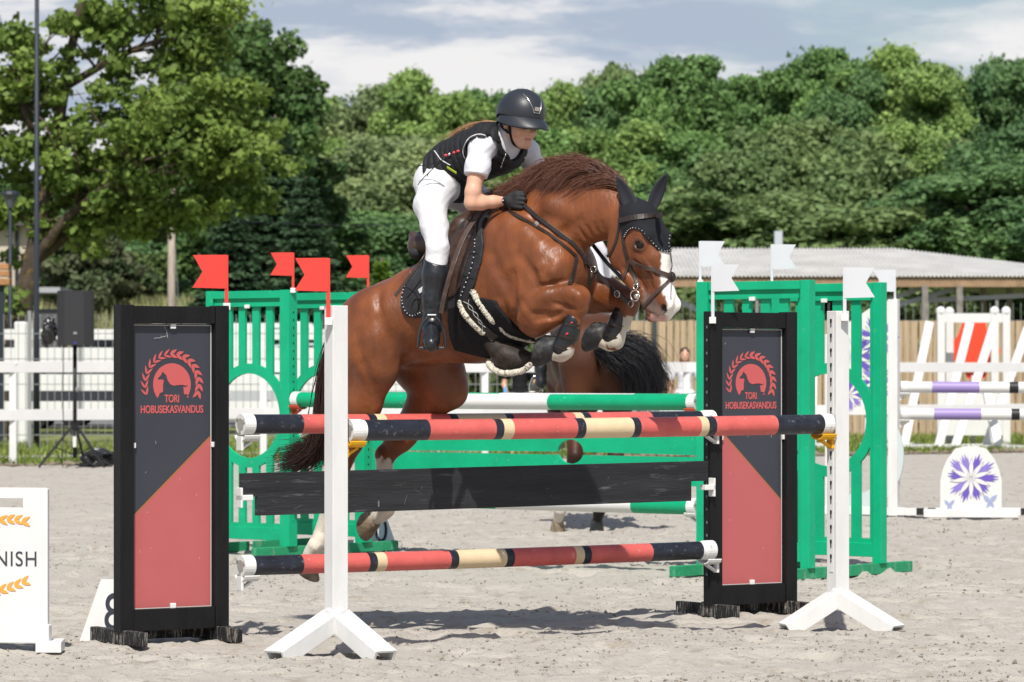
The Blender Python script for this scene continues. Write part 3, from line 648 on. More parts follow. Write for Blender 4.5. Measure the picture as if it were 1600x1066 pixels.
# ---- rear element: black wings with pictures, pole, plank, low pole
RA, RB = V(-1.374, 18.0, 0), V(1.055, 19.62, 0); rd = nrm(RB - RA); rn = V(rd[1], -rd[0], 0)
def leaf(u, v, ang, L_, W_):
    c, s_ = math.cos(ang), math.sin(ang); o = []
    for t in np.linspace(0, 1, 7): o.append((t * L_, W_ * math.sin(math.pi * t ** .8)))
    for t in np.linspace(1, 0, 7)[1:-1]: o.append((t * L_, -W_ * math.sin(math.pi * t ** .8) * .8))
    return [(u + a * c - b * s_, v + a * s_ + b * c) for a, b in o]
pic_dark = mat('panel_slate', (.040, .043, .056), rough=.36, spec=.4, var=.05, vscale=3, dirt_shade=((.30, .30, .32), .78, .82, 34)); pic_red = mat('panel_red', (.43, .105, .105), rough=.36, spec=.4, var=.03, vscale=3, dirt_shade=((.62, .40, .38), .79, .83, 30))
pic_line = mat('panel_ochre', (.35, .14, .04), rough=.5); print_red = mat('print_red', (.50, .10, .10), rough=.5); edge_w = mat('panel_edge', (.55, .53, .50), rough=.5)
def black_wing(O, dirv, Wd, label, flip):
    """O: foot of its left post; dirv along the wing; flip mirrors the diagonal"""
    H = 1.645; t = thing('jump_wing', label, 'jump wing', tuple(O), 0, 'black picture wings of the rear element'); to, d, n = frame(0, 0, dirv[0], dirv[1]); ax = (d, n, (0, 0, 1)); pw = .074
    m = MB()
    for u in (pw / 2, Wd - pw / 2): m.box(to(u, .06 + (H - .06) / 2), (pw, pw, H - .06), ax)
    m.box(to(Wd / 2, H - .047), (Wd - 2 * pw - .002, pw - .012, .084), ax); m.box(to(Wd / 2, .115), (Wd - 2 * pw - .002, pw - .012, .105), ax)
    m.build('frame', black_p, t, bevel=.003)
    u0, u1, v0, v1 = pw - .004, Wd - pw + .004, .163, H - .09
    pn = MB(); pn.box(to((u0 + u1) / 2, (v0 + v1) / 2, -.004), (u1 - u0 - .012, .010, v1 - v0), ax); pan = pn.build('picture_panel', pic_dark, t)
    w2 = .0022; q = MB(); e = .016
    ua, ub = u0 + e, u1 - e; va, vb = v0 + e * .6, v1 - e * .6
    lo_, hi_ = (.615, 1.0)
    dl, dr = (lo_, hi_) if not flip else (hi_, lo_)
    add_geo(q, curve_geo([[(ua, va), (ub, va), (ub, dr), (ua, dl)]], .002), to, dw=w2, m=0); add_geo(q, curve_geo([[(ua, dl), (ub, dr), (ub, dr + .008), (ua, dl + .008)]], .002), to, dw=w2 + .0005, m=1)
    q.build('red_field', [pic_red, pic_line], pan)
    q = MB()
    for a, b, c, dd_ in ((ua - .004, va - .004, ub + .004, va), (ub, va, ub + .004, vb), (ua - .004, vb, ub + .004, vb + .004)): q.box(to((a + c) / 2, (b + dd_) / 2, .002), (c - a, .003, dd_ - b), ax)
    q.build('edge_strip', edge_w, pan)
    cu, cv = (ua + ub) / 2, 1.258; R = .104
    # sun disc with a horse's outline cut from its lower part
    def arc(a0, a1, n, r): return [(cu + r * math.cos(a), cv + r * math.sin(a)) for a in np.linspace(a0, a1, n)]
    sil = [(-.72, -.62), (-.62, -.40), (-.46, -.34), (-.46, -.02), (-.42, .22), (-.58, .24), (-.70, .22), (-.72, .30), (-.60, .40), (-.52, .52), (-.47, .62), (-.42, .54), (-.30, .44), (-.22, .20), (-.10, .02), (.08, -.06), (.35, -.02), (.55, -.02), (.70, -.06), (.84, -.02), (.70, -.14), (.58, -.10), (.60, -.30), (.62, -.46), (.76, -.46), (.86, -.62)]
    a0 = math.radians(-38); ring_ = arc(a0, math.pi - a0, 40, R) + [(cu + x * R * 1.04, cv + y * R) for x, y in sil]
    q = MB(); add_geo(q, curve_geo([ring_], .002), to, dw=w2); q.build('horse_emblem', print_red, pan)
    q = MB()
    for i in range(17):        # laurel: pairs of leaves following one arc clockwise
        a = math.radians(200 - 212 * i / 16); r = .148; u, v = cu + r * math.cos(a), cv + r * math.sin(a); w_ = .0062 if i < 8 else .0092
        for da in (.50, -.50): add_geo(q, curve_geo([leaf(u, v, a - math.pi / 2 + da, .045, w_)], .002), to, dw=w2 + .0003 * (i % 2) + .0001 * (da > 0))
    q.build('laurel_print', print_red, pan)
    q = MB()
    for body_t, zb_, wid in (('TORI', 1.172, .080), ('HOBUSEKASVANDUS', 1.120, .345)):
        g = text_geo(body_t, .052, .002, 1, off=.0012); k_ = wid / (g[0][:, 0].max() - g[0][:, 0].min()); add_geo(q, g, to, cu, zb_, w2, sx=k_)
    q.build('lettering', print_red, pan)
    q = MB(); rs = np.random.default_rng(3 if flip else 8)
    for k in range(9):
        u_, v_, a_ = ua + .03 + (ub - ua - .06) * rs.random(), v0 + .05 + (v1 - v0 - .1) * rs.random(), rs.random() * 3; l_ = .006 + .016 * rs.random(); q.box(to(u_, v_, w2 + .0016), (l_, .0012, .0006), (d * math.cos(a_) + V(0, 0, math.sin(a_)), V(0, 0, math.cos(a_)) - d * math.sin(a_), n))
    if not flip:
        for (x, y), a_, l_ in (((-.085, 1.485), .1, .03), ((-.045, 1.492), .25, .03), ((-.028, 1.505), 1.75, .04), ((-.04, 1.535), 1.8, .015)): q.box(to(cu + x, y, w2 + .0017), (l_, .0018, .0006), (d * math.cos(a_) + V(0, 0, math.sin(a_)), V(0, 0, math.cos(a_)) - d * math.sin(a_), n))
    sc_o = q.build('scratches', mat('scratch_white', (.5, .5, .5), rough=.7), pan); sc_o['kind'] = 'stuff'
    q = MB()
    for u, v in ((cu, v1 - .012), (cu, v0 + .016), (ub + .014, v0 + .80), (ua - .006, v0 + .80)): q.box(to(u, v, .012), (.030, .014, .026), ax)
    q.build('clip', cup_w, pan, bevel=.003)
    for u, a_ in ((.03, 0), (Wd - .05, 0)):
        q = MB(); c = to(u, .036, 0); f0, f1 = .22, -.30
        q.bar(c + n * f0, c + n * f1, .045, .07); q.build('foot', foot_p, t, bevel=.004)
    q = MB(); q.bar(to(.05, .045, -.10), to(Wd - .05, .045, -.10), .05, .06); q.build('foot_brace', foot_p, t, bevel=.003)
    q = MB(); side_u = Wd + .001 if not flip else -.001
    q.box(to(side_u, .85, 0), (.003, .030, 1.4), ax); ks = q.build('keyhole_strip', black_p, t)
    q = MB()
    for k in range(20): z = 1.56 - k * .07; q.box(to(side_u + (.003 if not flip else -.003), z, 0), (.003, .010, .014), ax); 
    q.build('keyhole', steel_z, ks); return t
lw_ = black_wing(RA - rd * .645, rd, .60, 'left black wing with laurel and horse emblem, its red field rising to the right', False)
rw_ = black_wing(RB - rd * .005, rd, .585, 'right black wing with laurel and horse emblem, its red field rising to the left', True)
zr = 1.062; RM = [(p_ - 0, k) for p_, k in [(350, 3), (372, 0), (468, 1), (571, 0), (583, 2), (598, 1), (698, 0), (710, 2), (785, 0), (797, 1), (893, 2), (906, 0), (917, 1), (1013, 0), (1092, 3)]]
RP = lambda z, e0=.015, e1=.015: (RA + rd * e0 + V(0, 0, z) + rn * .05, RB - rd * e1 + V(0, 0, z) + rn * .05)
pole('jump_pole', *RP(zr), .0485, RM, pm, 'red, black and cream rear pole behind the front one, hung between the black wings', 'striped red and black poles')
pole('jump_pole', *RP(.364), .0485, RM, pm, 'lowest red, black and cream pole, below the black plank', 'striped red and black poles')
OL, OR = RA - rd * .645, RB - rd * .005
for z in (zr - .055, .372 - .055): cup(lw_, RA + V(0, 0, z) + rn * .05, rd, cup_w, rn, OL); cup(rw_, RB + V(0, 0, z) + rn * .05 + rd * .02, -rd, cup_w, rn, OR)
for o_, p_, s_ in ((lw_, RA, 1), (rw_, RB - rd * .005, -1)):
    b = MB(); c = p_ + V(0, 0, .70) + rn * .05 - (OL if s_ > 0 else OR); b.box(c + rd * .035 * s_, (.07, .05, .028), (rd, rn, (0, 0, 1))); b.box(c + rd * .006 * s_, (.012, .05, .10), (rd, rn, (0, 0, 1))); b.build('cup', cup_w, o_, bevel=.003)
to, d_, n_ = frame(0, 0, rd[0], rd[1]); Lp = np.linalg.norm(RB - RA); c0 = RA + rn * .05
pk = thing('plank', 'scuffed black wooden plank with notched ends between the black wings', 'plank', tuple(c0 + rd * Lp / 2 + V(0, 0, .715)))
g = curve_geo([[(-Lp / 2 + .012, .105), (-Lp / 2 + .012, -.010), (-Lp / 2 + .10, -.010), (-Lp / 2 + .10, -.105), (Lp / 2 - .16, -.085), (Lp / 2 - .16, .020), (Lp / 2 - .05, .020), (Lp / 2 - .05, .127)]], .030)
m = MB(); add_geo(m, g, to); m.build('board', plank_p, pk, bevel=.004)
# chips and scratches on the plank
m = MB(); rgp = np.random.default_rng(11)
for k in range(26):
    u = -Lp / 2 + .15 + (Lp - .35) * rgp.random(); v = -.09 + .18 * rgp.random(); l_ = .01 + .045 * rgp.random() ** 2; a = rgp.normal(0, .25) if rgp.random() < .7 else 1.5 + rgp.normal(0, .2)
    if rgp.random() < .7: m.box(to(u, v, .0155), (l_, .001, .0010), (d_ * math.cos(a) + V(0, 0, math.sin(a)), n_, -d_ * math.sin(a) + V(0, 0, math.cos(a))))
m.box(to(-.66, -.06, .0156), (.008, .001, .03), (d_, n_, (0, 0, 1))); m.build('scratches', mat('scratch_pale', (.16, .16, .17), rough=.8), pk)

# ---- flags of this jump
flag(RA - rd * .04 + V(0, 0, 1.645), -1, 0, flag_r, 'large red flag on the left black picture wing', 'red marker flags', .165, .165, .25, (1, .15), 1)
flag(FA + V(-.035, -.045, 1.56), -1, 0, flag_r, 'large red flag on the slim white stand nearest the camera', 'red marker flags', .155, .155, .29, (1, .15), 2)
flag(RB + rd * .04 + V(-.01, -.05, 1.60), 1, 0, flag_w, 'white flag on the right black picture wing', 'white marker flags', .14, .145, .295, (1, -.1), 3)
flag(FB + V(.03, -.045, 1.60), 1, 0, flag_w, 'white flag on the slim white stand at the right', 'white marker flags', .15, .155, .25, (1, -.1), 4)

# ---- the green oxer behind
GAp, GBp = V((458 - 800) / FPX * 26.0, 26.0, 0), V((1094 - 800) / FPX * 23.7, 23.7, 0); gd_ = nrm(GBp - GAp); gn = V(gd_[1], -gd_[0], 0); back = -gn * .80
GH = 1.90
def green_wing(O, dirv, label, W0=.835):
    """O: foot of the post that carries the pole; the wing runs away along dirv"""
    t = thing('jump_wing', label, 'jump wing', tuple(O), 0, 'green slatted wings'); to, d, n = frame(0, 0, dirv[0], dirv[1]); 
    if n[1] > 0: n = -n; to_ = to; to = lambda u, v, w_=0: to_(u, v, -w_)
    ax = (d, n, (0, 0, 1)); m = MB()
    m.box(to(.045, .07 + (GH - .07) / 2, 0), (.09, .09, GH - .07), ax); m.box(to(W0 - .035, .07 + (GH - .07) / 2, 0), (.07, .07, GH - .07), ax)
    m.box(to(W0 / 2 + .01, GH - .03, 0), (W0 - .165, .075, .055), ax); m.box(to(W0 / 2 + .01, .155, 0), (W0 - .165, .06, .09), ax); m.build('frame', green_p, t, bevel=.003)
    u0, u1, v0, v1 = .088, W0 - .068, .20, GH - .055; cu, cv, Ri, Ro = (u0 + u1) / 2, 1.0, .305, .375
    outer = [(u0, v0), (u1, v0), (u1, v1), (u0, v1)]; holes = [[(cu + Ri * math.cos(a), cv + Ri * math.sin(a)) for a in np.linspace(0, 2 * math.pi, 40)[:-1]]]
    n_s = 5; pitch = (u1 - u0) / n_s; sw = pitch * .52
    for k in range(n_s):
        a = u0 + pitch * (k + .5) - sw / 2; b = a + sw
        def yy(u, s_): return cv + s_ * math.sqrt(max(0.0, Ro ** 2 - (u - cu) ** 2))
        xs_ = np.linspace(a, b, 4)
        holes.append([(a, v1 - .06), (b, v1 - .06)] + [(x, yy(x, 1)) for x in xs_[::-1]]); holes.append([(a, v0 + .03), (b, v0 + .03)] + [(x, yy(x, -1)) for x in xs_[::-1]])
    m = MB(); v, f = curve_geo([outer] + holes, .022); m.add([to(x, y, z) for x, y, z in v], f); m.build('cutout_panel', green_p, t)
    m = MB(); m.box(to(W0 / 2, GH - .10, .02), (W0 - .17, .02, .03), ax); m.build('latch_rail', green_p, t)
    for u_, z_, w__ in ((W0 * .5, GH - .115, .037), (.06, .96, .05)): m = MB(); m.box(to(u_, z_, w__), (.045, .014, .026), ax); m.build('latch', cup_w, t, bevel=.003)
    for u in (.045, W0 - .04):
        m = MB(); c = to(u, .036, 0); m.bar(c + n * .36, c - n * .36, .05, .07); m.build('foot', green_w, t, bevel=.004)
    m = MB(); m.box(to(-.0015, 1.0, 0), (.003, .02, 1.5), ax); ks = m.build('keyhole_strip', green_p, t); m = MB()
    for k in range(26): m.box(to(-.004, 1.74 - k * .055, 0), (.003, .008, .014), ax)
    m.build('keyhole', dark_hole, ks); return t
gA = green_wing(GAp, -gd_, 'front left green slatted wing holding the green and white pole in a red cup')
gB = green_wing(GAp + back, -gd_, 'rear left green slatted wing partly hidden by the tail of the chestnut horse')
gC = green_wing(GBp, gd_, 'front right green slatted wing mostly hidden by the right black wing', .885); gD = green_wing(GBp + back, gd_, 'rear right green slatted wing seen beside the right slim white stand', .895)
gz = 1.118
def gpl(off, z, label, marks, m2=None, e0=.02, e1=.02, zz=0):
    a, b = GAp + off + gd_ * e0 + V(0, 0, z) + gn * .0, GBp + off - gd_ * e1 + V(0, 0, z + zz); return pole('jump_pole', a, b, .053, marks, [gpole, wpole, wend], label, 'green and white poles')
gpl(V(0, 0, 0), gz, 'front green and white pole of the green jump, level with the belly of the horse', [(455, 0), (644, 1), (862, 0)])
gpl(back, gz - .0, 'rear green and white pole of the green jump, just showing above the front one', [(590, 0), (783, 1), (993, 0)])
gpl(V(0, 0, 0), .44, 'low green and white pole showing under the black plank', [(455, 0), (778, 1), (992, 0)])
cup(gA, GAp + V(0, 0, gz - .04), gd_, cup_r, gn, GAp); cup(gC, GBp + V(0, 0, gz - .04), -gd_, cup_r, gn, GBp)
for z, r_, s_, off in ((.44, 0, 1, 0), (.44, 0, -1, 0)):
    cup(gA if s_ > 0 else gC, (GAp if s_ > 0 else GBp) + V(0, 0, z - .04), gd_ * s_, cup_w, gn, GAp if s_ > 0 else GBp)
# filler boards with an oval opening
A0 = GAp + back; L0 = np.linalg.norm(GBp - GAp); tf, d_, n_ = frame(0, 0, gd_[0], gd_[1]); fo = thing('filler_board', 'green painted filler boards with an oval opening, hung in the green jump', 'filler', tuple(A0 + gd_ * L0 / 2 + V(0, 0, .74)))
def ell_(u, v, a, b, a0, a1, n=20): return [(u + a * math.cos(t), v + b * math.sin(t)) for t in np.linspace(a0, a1, n)]
Ycol = lambda px: ((px - 800) / FPX * A0[1] - A0[0]) / (gd_[0] - (px - 800) / FPX * gd_[1]) - L0 / 2
hu = Ycol(893); m = MB(); hL = L0 / 2 - .05
for zc0, zc1, sgn in ((.005, .21, 1), (-.20, -.002, -1)):
    if sgn > 0: o_ = [(-hL, zc0)] + [(x, max(y, zc0)) for x, y in ell_(hu, 0.02, .115, .085, math.pi, 0)] + [(hL, zc0), (hL, zc1), (-hL, zc1)]
    else: o_ = [(-hL, zc1), (-hL, zc0), (hL, zc0), (hL, zc1)] + [(x, min(y, zc1)) for x, y in ell_(hu, .02, .115, .085, 0, -math.pi)]
    add_geo(m, curve_geo([o_], .025), tf)
m.build('board', green_p, fo)
# flags of the green jump
for O, s_, mm, lb_, gr in ((GAp, -1, flag_r, 'small red flag on the white cap of the front left green wing', 'red marker flags'), (GAp + back, -1, flag_r, "small red flag right above the chestnut horse's rump", 'red marker flags'),
                           (GBp, 1, flag_w, 'pale flag on the front right green wing, behind the black wing\'s flag', 'white marker flags'), (GBp + back, 1, flag_w, 'pale flag on the rear right green wing, before the shelter roof', 'white marker flags')):
    t = flag(O + V(0, 0, GH), s_, 0, mm, lb_, gr, .16, .165, .265, (1, 0), len(lb_))
# number marker behind
def number_board(name, p, txt, label, W_=.30, H=.36, m_=None, tilt=.22, rz=0.0, cut=0):
    t = thing(name, label, 'number marker', tuple(p), rz); 
    for s_ in (1, -1):
        def to(u, v, w_=0, s_=s_): a = tilt; return V(u * s_, -s_ * (.5 * W_ * tilt * 1.6 * (1 - v / H)) - s_ * w_, v)
        m = MB(); g = curve_geo([[(-W_ / 2, 0), (W_ / 2, 0), (W_ * .20, H), (-W_ * .20, H)]], .008); add_geo(m, g, to); f = m.build('face', m_ or white_p, t)
        q = MB(); g = text_geo(txt, H * .86, .003, .8, off=.0); add_geo(q, g, to, cut, H * .18, .0065); q.build('numeral', mat('ink_dark', (.02, .025, .04), rough=.5), f)
    return t
number_board('number_marker', G(179, 1000), '8', 'white slanted marker board with a black 8 half hidden by the left black wing', .33, .30)
number_board('number_marker', G(585, 858), '10', 'pale slanted number marker standing behind the rear left green wing', .34, .30, mat('marker_blue_white', (.66, .70, .78), rough=.5))
# FINISH board
fb = thing('finish_board', 'white plastic board with orange laurel sprays and the word FINISH', 'sign', tuple(G(10, 1018))); to, d_, n_ = frame(0, 0, .985, -.17)
W_, H = .64, .77; u1 = (78 - 10) / 330 + .0
rr = .02; m = MB(); out_ = [(u1 - W_, .06), (u1, .06), (u1, H), (u1 - rr, H + .004), (u1 - W_ + rr, H + .004), (u1 - W_, H)]
g = curve_geo([out_, [(u1 - .47, H - .045), (u1 - .12, H - .045), (u1 - .12, H - .09), (u1 - .47, H - .09)]], .028); add_geo(m, g, to); brd = m.build('board', white_p, fb, bevel=.004)
m = MB(); m.box(to(u1 - W_ / 2, .085, .0), (W_ + .02, .055, .09), (d_, n_, (0, 0, 1))); m.build('base', white_p, fb, bevel=.006)
for u in (u1 - .03, u1 - W_ + .06): 
    m = MB(); m.bar(to(u + .06, .028, .10), to(u, .028, -.16), .12, .05); m.build('foot', white_p, fb, bevel=.004)
q = MB(); orange = mat('print_orange', (.80, .33, .06), rough=.5); cu = u1 - W_ / 2 - .02
g = text_geo('FINISH', .100, .002, 1, spacing=1.1, align='RIGHT'); k_ = .275 / (g[0][:, 0].max() - g[0][:, 0].min()); add_geo(q, g, to, .152 - g[0][:, 0].max() * k_, .405, .016, sx=k_); q.build('lettering', mat('ink_grey', (.05, .05, .06), rough=.5), brd)
q = MB()
for up_ in (1, -1):
    for sx in (-1, 1):
        q = MB()
        for i in range(6):
            tt = i / 6; u = cu + sx * (.03 + .22 * tt); v = (.60 + .025 * math.sin(tt * 3) if up_ > 0 else .275 + .07 * tt ** 1.5)
            base_a = (0.0 if sx > 0 else math.pi) + (.25 * sx * (0 if up_ > 0 else 1))
            for da in (.55, -.55): add_geo(q, curve_geo([leaf(u, v, base_a + da * .9, .048, .0095)], .002), to, dw=.016 + .0004 * (i % 2) + .0002 * (da > 0))
        q.build('laurel_print', orange, brd)
# ================================================================== the jumping horse
TH = math.radians(38); HFX, HFY = math.cos(TH), -math.sin(TH)      # heading: right and towards the viewer
HSX, HSY = HFY, -HFX                                               # towards its right (near) side
HY0 = 18.35; HX0 = (720 - 800) / FPX * HY0
def M(px, py, side=0.0):
    """photo pixel -> body space (s forward, side to its right, z up) on the plane at that side offset"""
    a = (px - 800) / FPX; s = (a * (HY0 + side * HSY) - HX0 - side * HSX) / (HFX - a * HFY)
    Y = HY0 + s * HFY + side * HSY; return V(s, side, CH - (py - HY) / FPX * Y)
def wl(q):
    q = np.asarray(q, float); r = np.empty(q.shape)
    r[..., 0] = HX0 + q[..., 0] * HFX + q[..., 1] * HSX; r[..., 1] = HY0 + q[..., 0] * HFY + q[..., 1] * HSY; r[..., 2] = q[..., 2]; return r
def lw(p):
    p = np.asarray(p, float); dx = p[..., 0] - HX0; dy = p[..., 1] - HY0
    return np.stack([dx * HFX + dy * HFY, dx * HSX + dy * HSY, p[..., 2]], -1)
def wdir(q): return V(q[0] * HFX + q[1] * HSX, q[0] * HFY + q[1] * HSY, q[2])
def MS(px, py, side):
    q = M(px, py, abs(side)); q[1] = side; return q
def MZ(px, py, side):
    q = M(px, py, 0); q[1] = side; return q
CAML = lw(V(0, 0, CH))
def px_of(q):
    p = wl(q); return 800 + FPX * p[..., 0] / p[..., 1], HY - (p[..., 2] - CH) * FPX / p[..., 1]
def hit(sdf, px, py, off=0.0, y0=16.6, y1=20.2):
    """first point of the body seen at a pixel"""
    ys = np.arange(y0, y1, .004); pts = np.stack([(px - 800) / FPX * ys, ys, CH - (py - HY) / FPX * ys], -1); q = lw(pts)
    inb = np.all((q > sdf.lo + .01) & (q < sdf.lo + (sdf.n - 2) * sdf.h), 1); d = np.where(inb, sdf.at(q), 1.0) - off
    i = np.argmax(d < 0)
    return q[i] if d[i] < 0 else None

HR = .0065
hs = Sdf((-1.15, -.46, .10), (1.50, .50, 2.50), HR)
# --- trunk
trunk = [(M(590, 512), .19), (M(622, 500), .205), (M(665, 484), .222), (M(722, 464), .27), (M(770, 452), .30), (M(812, 436), .30), (M(845, 428), .27)]
hs.chain(trunk, .80, .05)
hs.el(M(606, 494), (.22, .20, .14), k=.06)                                  # croup
hs.el(M(783, 372), (.24, .10, .14), k=.10)                                   # withers
hs.rc(M(640, 528), M(760, 505), .13, .20, .8, .08)                          # belly line
for sd in (-1, 1):
    hs.rc(MS(800, 372, .13 * sd), MS(852 if sd > 0 else 828, 412, .155 * sd), .13, .11, .7, .09)   # shoulder blade
    hs.el(MS(862 if sd > 0 else 835, 430, .13 * sd), (.13, .11, .15), k=.07)                     # point of shoulder
    hs.el(MS(600, 496, .14 * sd), (.21, .12, .16), k=.06)                     # gluteals
hs.el(M(880, 428), (.14, .17, .17), k=.08)                                   # breast
# --- neck
hs.chain([(M(832, 395), .235), (M(858, 360), .205), (M(893, 338), .162), (M(925, 332), .132), (M(950, 335), .108), (M(978, 346), .092)], .58, .05)
hs.chain([(M(775, 345), .09), (M(850, 330), .07), (M(893, 312), .06), (M(935, 312), .055), (M(972, 322), .05)], .55, .06)
# --- head
hs.chain([(M(985, 352), .098), (M(1004, 384), .092), (M(1018, 425), .072), (M(1030, 462), .060), (M(1036, 482), .056)], .78, .04)
hs.rc(M(1004, 345), M(1026, 402), .076, .064, 1.22, .06)                    # forehead plane
hs.rc(M(1024, 400), M(1043, 462), .044, .040, 1.1, .03)                     # nose bridge
for sd in (-1, 1):
    hs.el(MS(979, 388, .052 * sd), (.115, .036, .118), k=.035)               # cheek
    hs.rc(MS(985, 432, .035 * sd), MS(1018, 484, .02 * sd), .042, .028, 1, .03)  # lower jaw
    hs.el(MS(1042, 476, .032 * sd), (.034, .024, .036), k=.025)              # nostril flare
    hs.rc(MS(1000, 362, .075 * sd), MS(1010, 368, .078 * sd), .022, .02, 1, .025)  # brow
    hs.rc(MS(998, 402, .075 * sd), MS(1018, 425, .062 * sd), .012, .008, 1, .02)   # facial crest
hs.el(M(1036, 490), (.040, .042, .030), k=.03)                               # lips
hs.el(M(1020, 496), (.032, .032, .024), k=.02)                               # chin
E_C = hit(hs, 999, 383); E_C[1] += -.002
for sd in (-1, 1):
    e = E_C.copy(); e[1] *= sd
    hs.el(e + V(.0, -.004 * sd, 0), (.036, .020, .030), k=.02)
    hs.el(e + V(.003, .016 * sd, -.001), (.027, .026, .0165), (V(.95, 0, -.3), V(0, 1, 0), V(.3, 0, .95)), k=.008, op='sub')
    pass
NOS = hit(hs, 1037, 483)
for sd in (-1, 1):
    q = NOS.copy(); q[1] *= sd; hs.el(q + V(0, .002 * sd, 0), (.014, .020, .022), (V(.9, 0, -.45), V(0, 1, 0), V(.45, 0, .9)), .008, 'sub')
groove_l = [hit(hs, x, y) for x, y in ((1012, 487), (1022, 493), (1034, 498), (1044, 500))]
for a_, b_ in zip(groove_l[:-1], groove_l[1:]):
    if a_ is not None and b_ is not None: hs.rc(a_, b_, .004, .004, 1, .006, 'sub')
# --- hind legs: near (right) then far (left)
def leg(pts, w_=.8, k=.05): hs.chain([(M(x, y, s_), r) for x, y, s_, r in pts], w_, k)
leg([(577, 512, .13, .175), (582, 542, .16, .17), (588, 572, .17, .128)], .75)
leg([(562, 512, .13, .135), (560, 560, .14, .14), (560, 610, .15, .125)], .7)
leg([(588, 578, .17, .10), (567, 632, .165, .098), (548, 685, .15, .074), (530, 738, .14, .052)], .75, .04)
leg([(552, 620, .14, .085), (531, 690, .13, .044), (519, 738, .135, .032)], .6, .03)            # hamstring cord
leg([(528, 742, .14, .056), (523, 760, .14, .046), (512, 795, .13, .035), (500, 832, .13, .034)], .85, .02)
leg([(499, 842, .13, .038), (495, 853, .13, .045), (488, 862, .13, .037), (478, 879, .13, .036)], .95, .02)
leg([(636, 515, -.12, .15), (660, 540, -.13, .17), (688, 585, -.17, .135), (706, 612, -.18, .09)], .75)
leg([(640, 528, -.12, .14), (650, 565, -.14, .14), (670, 600, -.15, .12)], .7)
leg([(697, 606, -.18, .10), (662, 640, -.165, .098), (628, 680, -.15, .078), (604, 712, -.14, .050)], .75, .04)
leg([(601, 712, -.14, .055), (601, 735, -.14, .042), (603, 765, -.13, .034), (606, 786, -.13, .035)], .85, .02)
leg([(606, 790, -.13, .042), (602, 795, -.13, .047), (594, 803, -.13, .041), (582, 810, -.13, .040)], .95, .02)
# --- fore legs
def fore(dx, dy, s_):
    q = [(830 + dx, 470 + dy, s_ * 1.15, .125), (838 + dx, 487 + dy, s_ * 1.2, .105), (868 + dx, 478 + dy, s_ * 1.1, .082), (895 + dx, 468 + dy, s_, .056)]
    leg(q, .72, .05)
    leg([(826 + dx, 500 + dy, s_ * 1.1, .05), (836 + dx, 508 + dy, s_ * 1.1, .045)], .8, .04)       # point of elbow
    leg([(895 + dx, 467 + dy, s_, .055), (904 + dx, 466 + dy, s_, .056), (905 + dx, 480 + dy, s_, .046)], .95, .03)   # knee
    leg([(904 + dx, 482 + dy, s_, .042), (897 + dx, 505 + dy, s_, .033), (887 + dx, 535 + dy, s_, .033), (882 + dx, 547 + dy, s_, .043)], .85, .02)
    leg([(882 + dx, 547 + dy, s_, .043), (876 + dx, 553 + dy, s_, .037), (864 + dx, 552 + dy, s_, .036)], .95, .02)
fore(0, 0, .15)
leg([(890, 452, -.14, .11), (925, 461, -.16, .085), (955, 463, -.155, .07), (972, 466, -.15, .054)], .75, .05)
leg([(974, 466, -.15, .055), (982, 468, -.15, .054), (982, 482, -.15, .044)], .95, .03)
leg([(982, 484, -.15, .041), (975, 505, -.15, .032), (966, 524, -.15, .032), (961, 532, -.15, .042)], .85, .02)
leg([(961, 532, -.15, .042), (953, 535, -.15, .037), (941, 532, -.15, .035)], .95, .02)
# muscle relief on the near side
def groove(px, r=.006, depth=.008, k=.05):
    for (xa, ya), (xb, yb) in zip(px[:-1], px[1:]):
        a, b = hit(hs, xa, ya), hit(hs, xb, yb)
        if a is None or b is None: continue
        ga, gb = hs.grad(a), hs.grad(b); hs.rc(a + ga * (k * .5 - depth), b + gb * (k * .5 - depth), r, r, 1, k, 'sub')
def ridge(px, r=.010, depth=.002, k=.03):
    for (xa, ya), (xb, yb) in zip(px[:-1], px[1:]):
        a, b = hit(hs, xa, ya), hit(hs, xb, yb)
        if a is None or b is None: continue
        ga, gb = hs.grad(a), hs.grad(b); hs.rc(a - ga * (r - depth), b - gb * (r - depth), r, r, 1, k)
groove([(812, 400), (838, 428), (846, 455)]); groove([(870, 395), (852, 425), (858, 440)], depth=.005); groove([(592, 450), (596, 500), (606, 545)], depth=.006)
groove([(815, 470), (835, 490), (872, 492)], depth=.008, k=.035); groove([(800, 430), (806, 480), (812, 515)], depth=.010)
groove([(905, 345), (880, 362), (852, 385)], depth=.007); groove([(975, 420), (995, 432), (1008, 452)], depth=.004, k=.02, r=.003)
groove([(560, 520), (568, 570), (580, 600)], depth=.005); groove([(640, 560), (665, 552), (700, 552)], depth=.004)
ridge([(1004, 402), (1018, 424), (1026, 442)], r=.006, depth=.003, k=.015); ridge([(1010, 430), (1030, 452)], r=.004, depth=.0025, k=.01); ridge([(1000, 418), (1016, 446)], r=.004, depth=.0025, k=.01)
ridge([(1012, 412), (1022, 440), (1020, 458)], r=.004, depth=.003, k=.008); ridge([(985, 425), (1000, 440), (1004, 455)], r=.004, depth=.0025, k=.010)
for k_ in range(4): groove([(905 + 12 * k_, 356 - 3 * k_), (915 + 9 * k_, 372 - 5 * k_)], depth=.0035, k=.018, r=.003)
groove([(846, 312), (838, 340), (846, 372)], depth=.006, k=.05); groove([(860, 470), (885, 480), (896, 484)], depth=.006, k=.02); groove([(838, 500), (860, 496), (880, 488)], depth=.004, k=.02)
ridge([(832, 470), (860, 458), (888, 452)], r=.012, depth=.004, k=.02); ridge([(780, 480), (800, 510)], r=.02, depth=.004, k=.04)
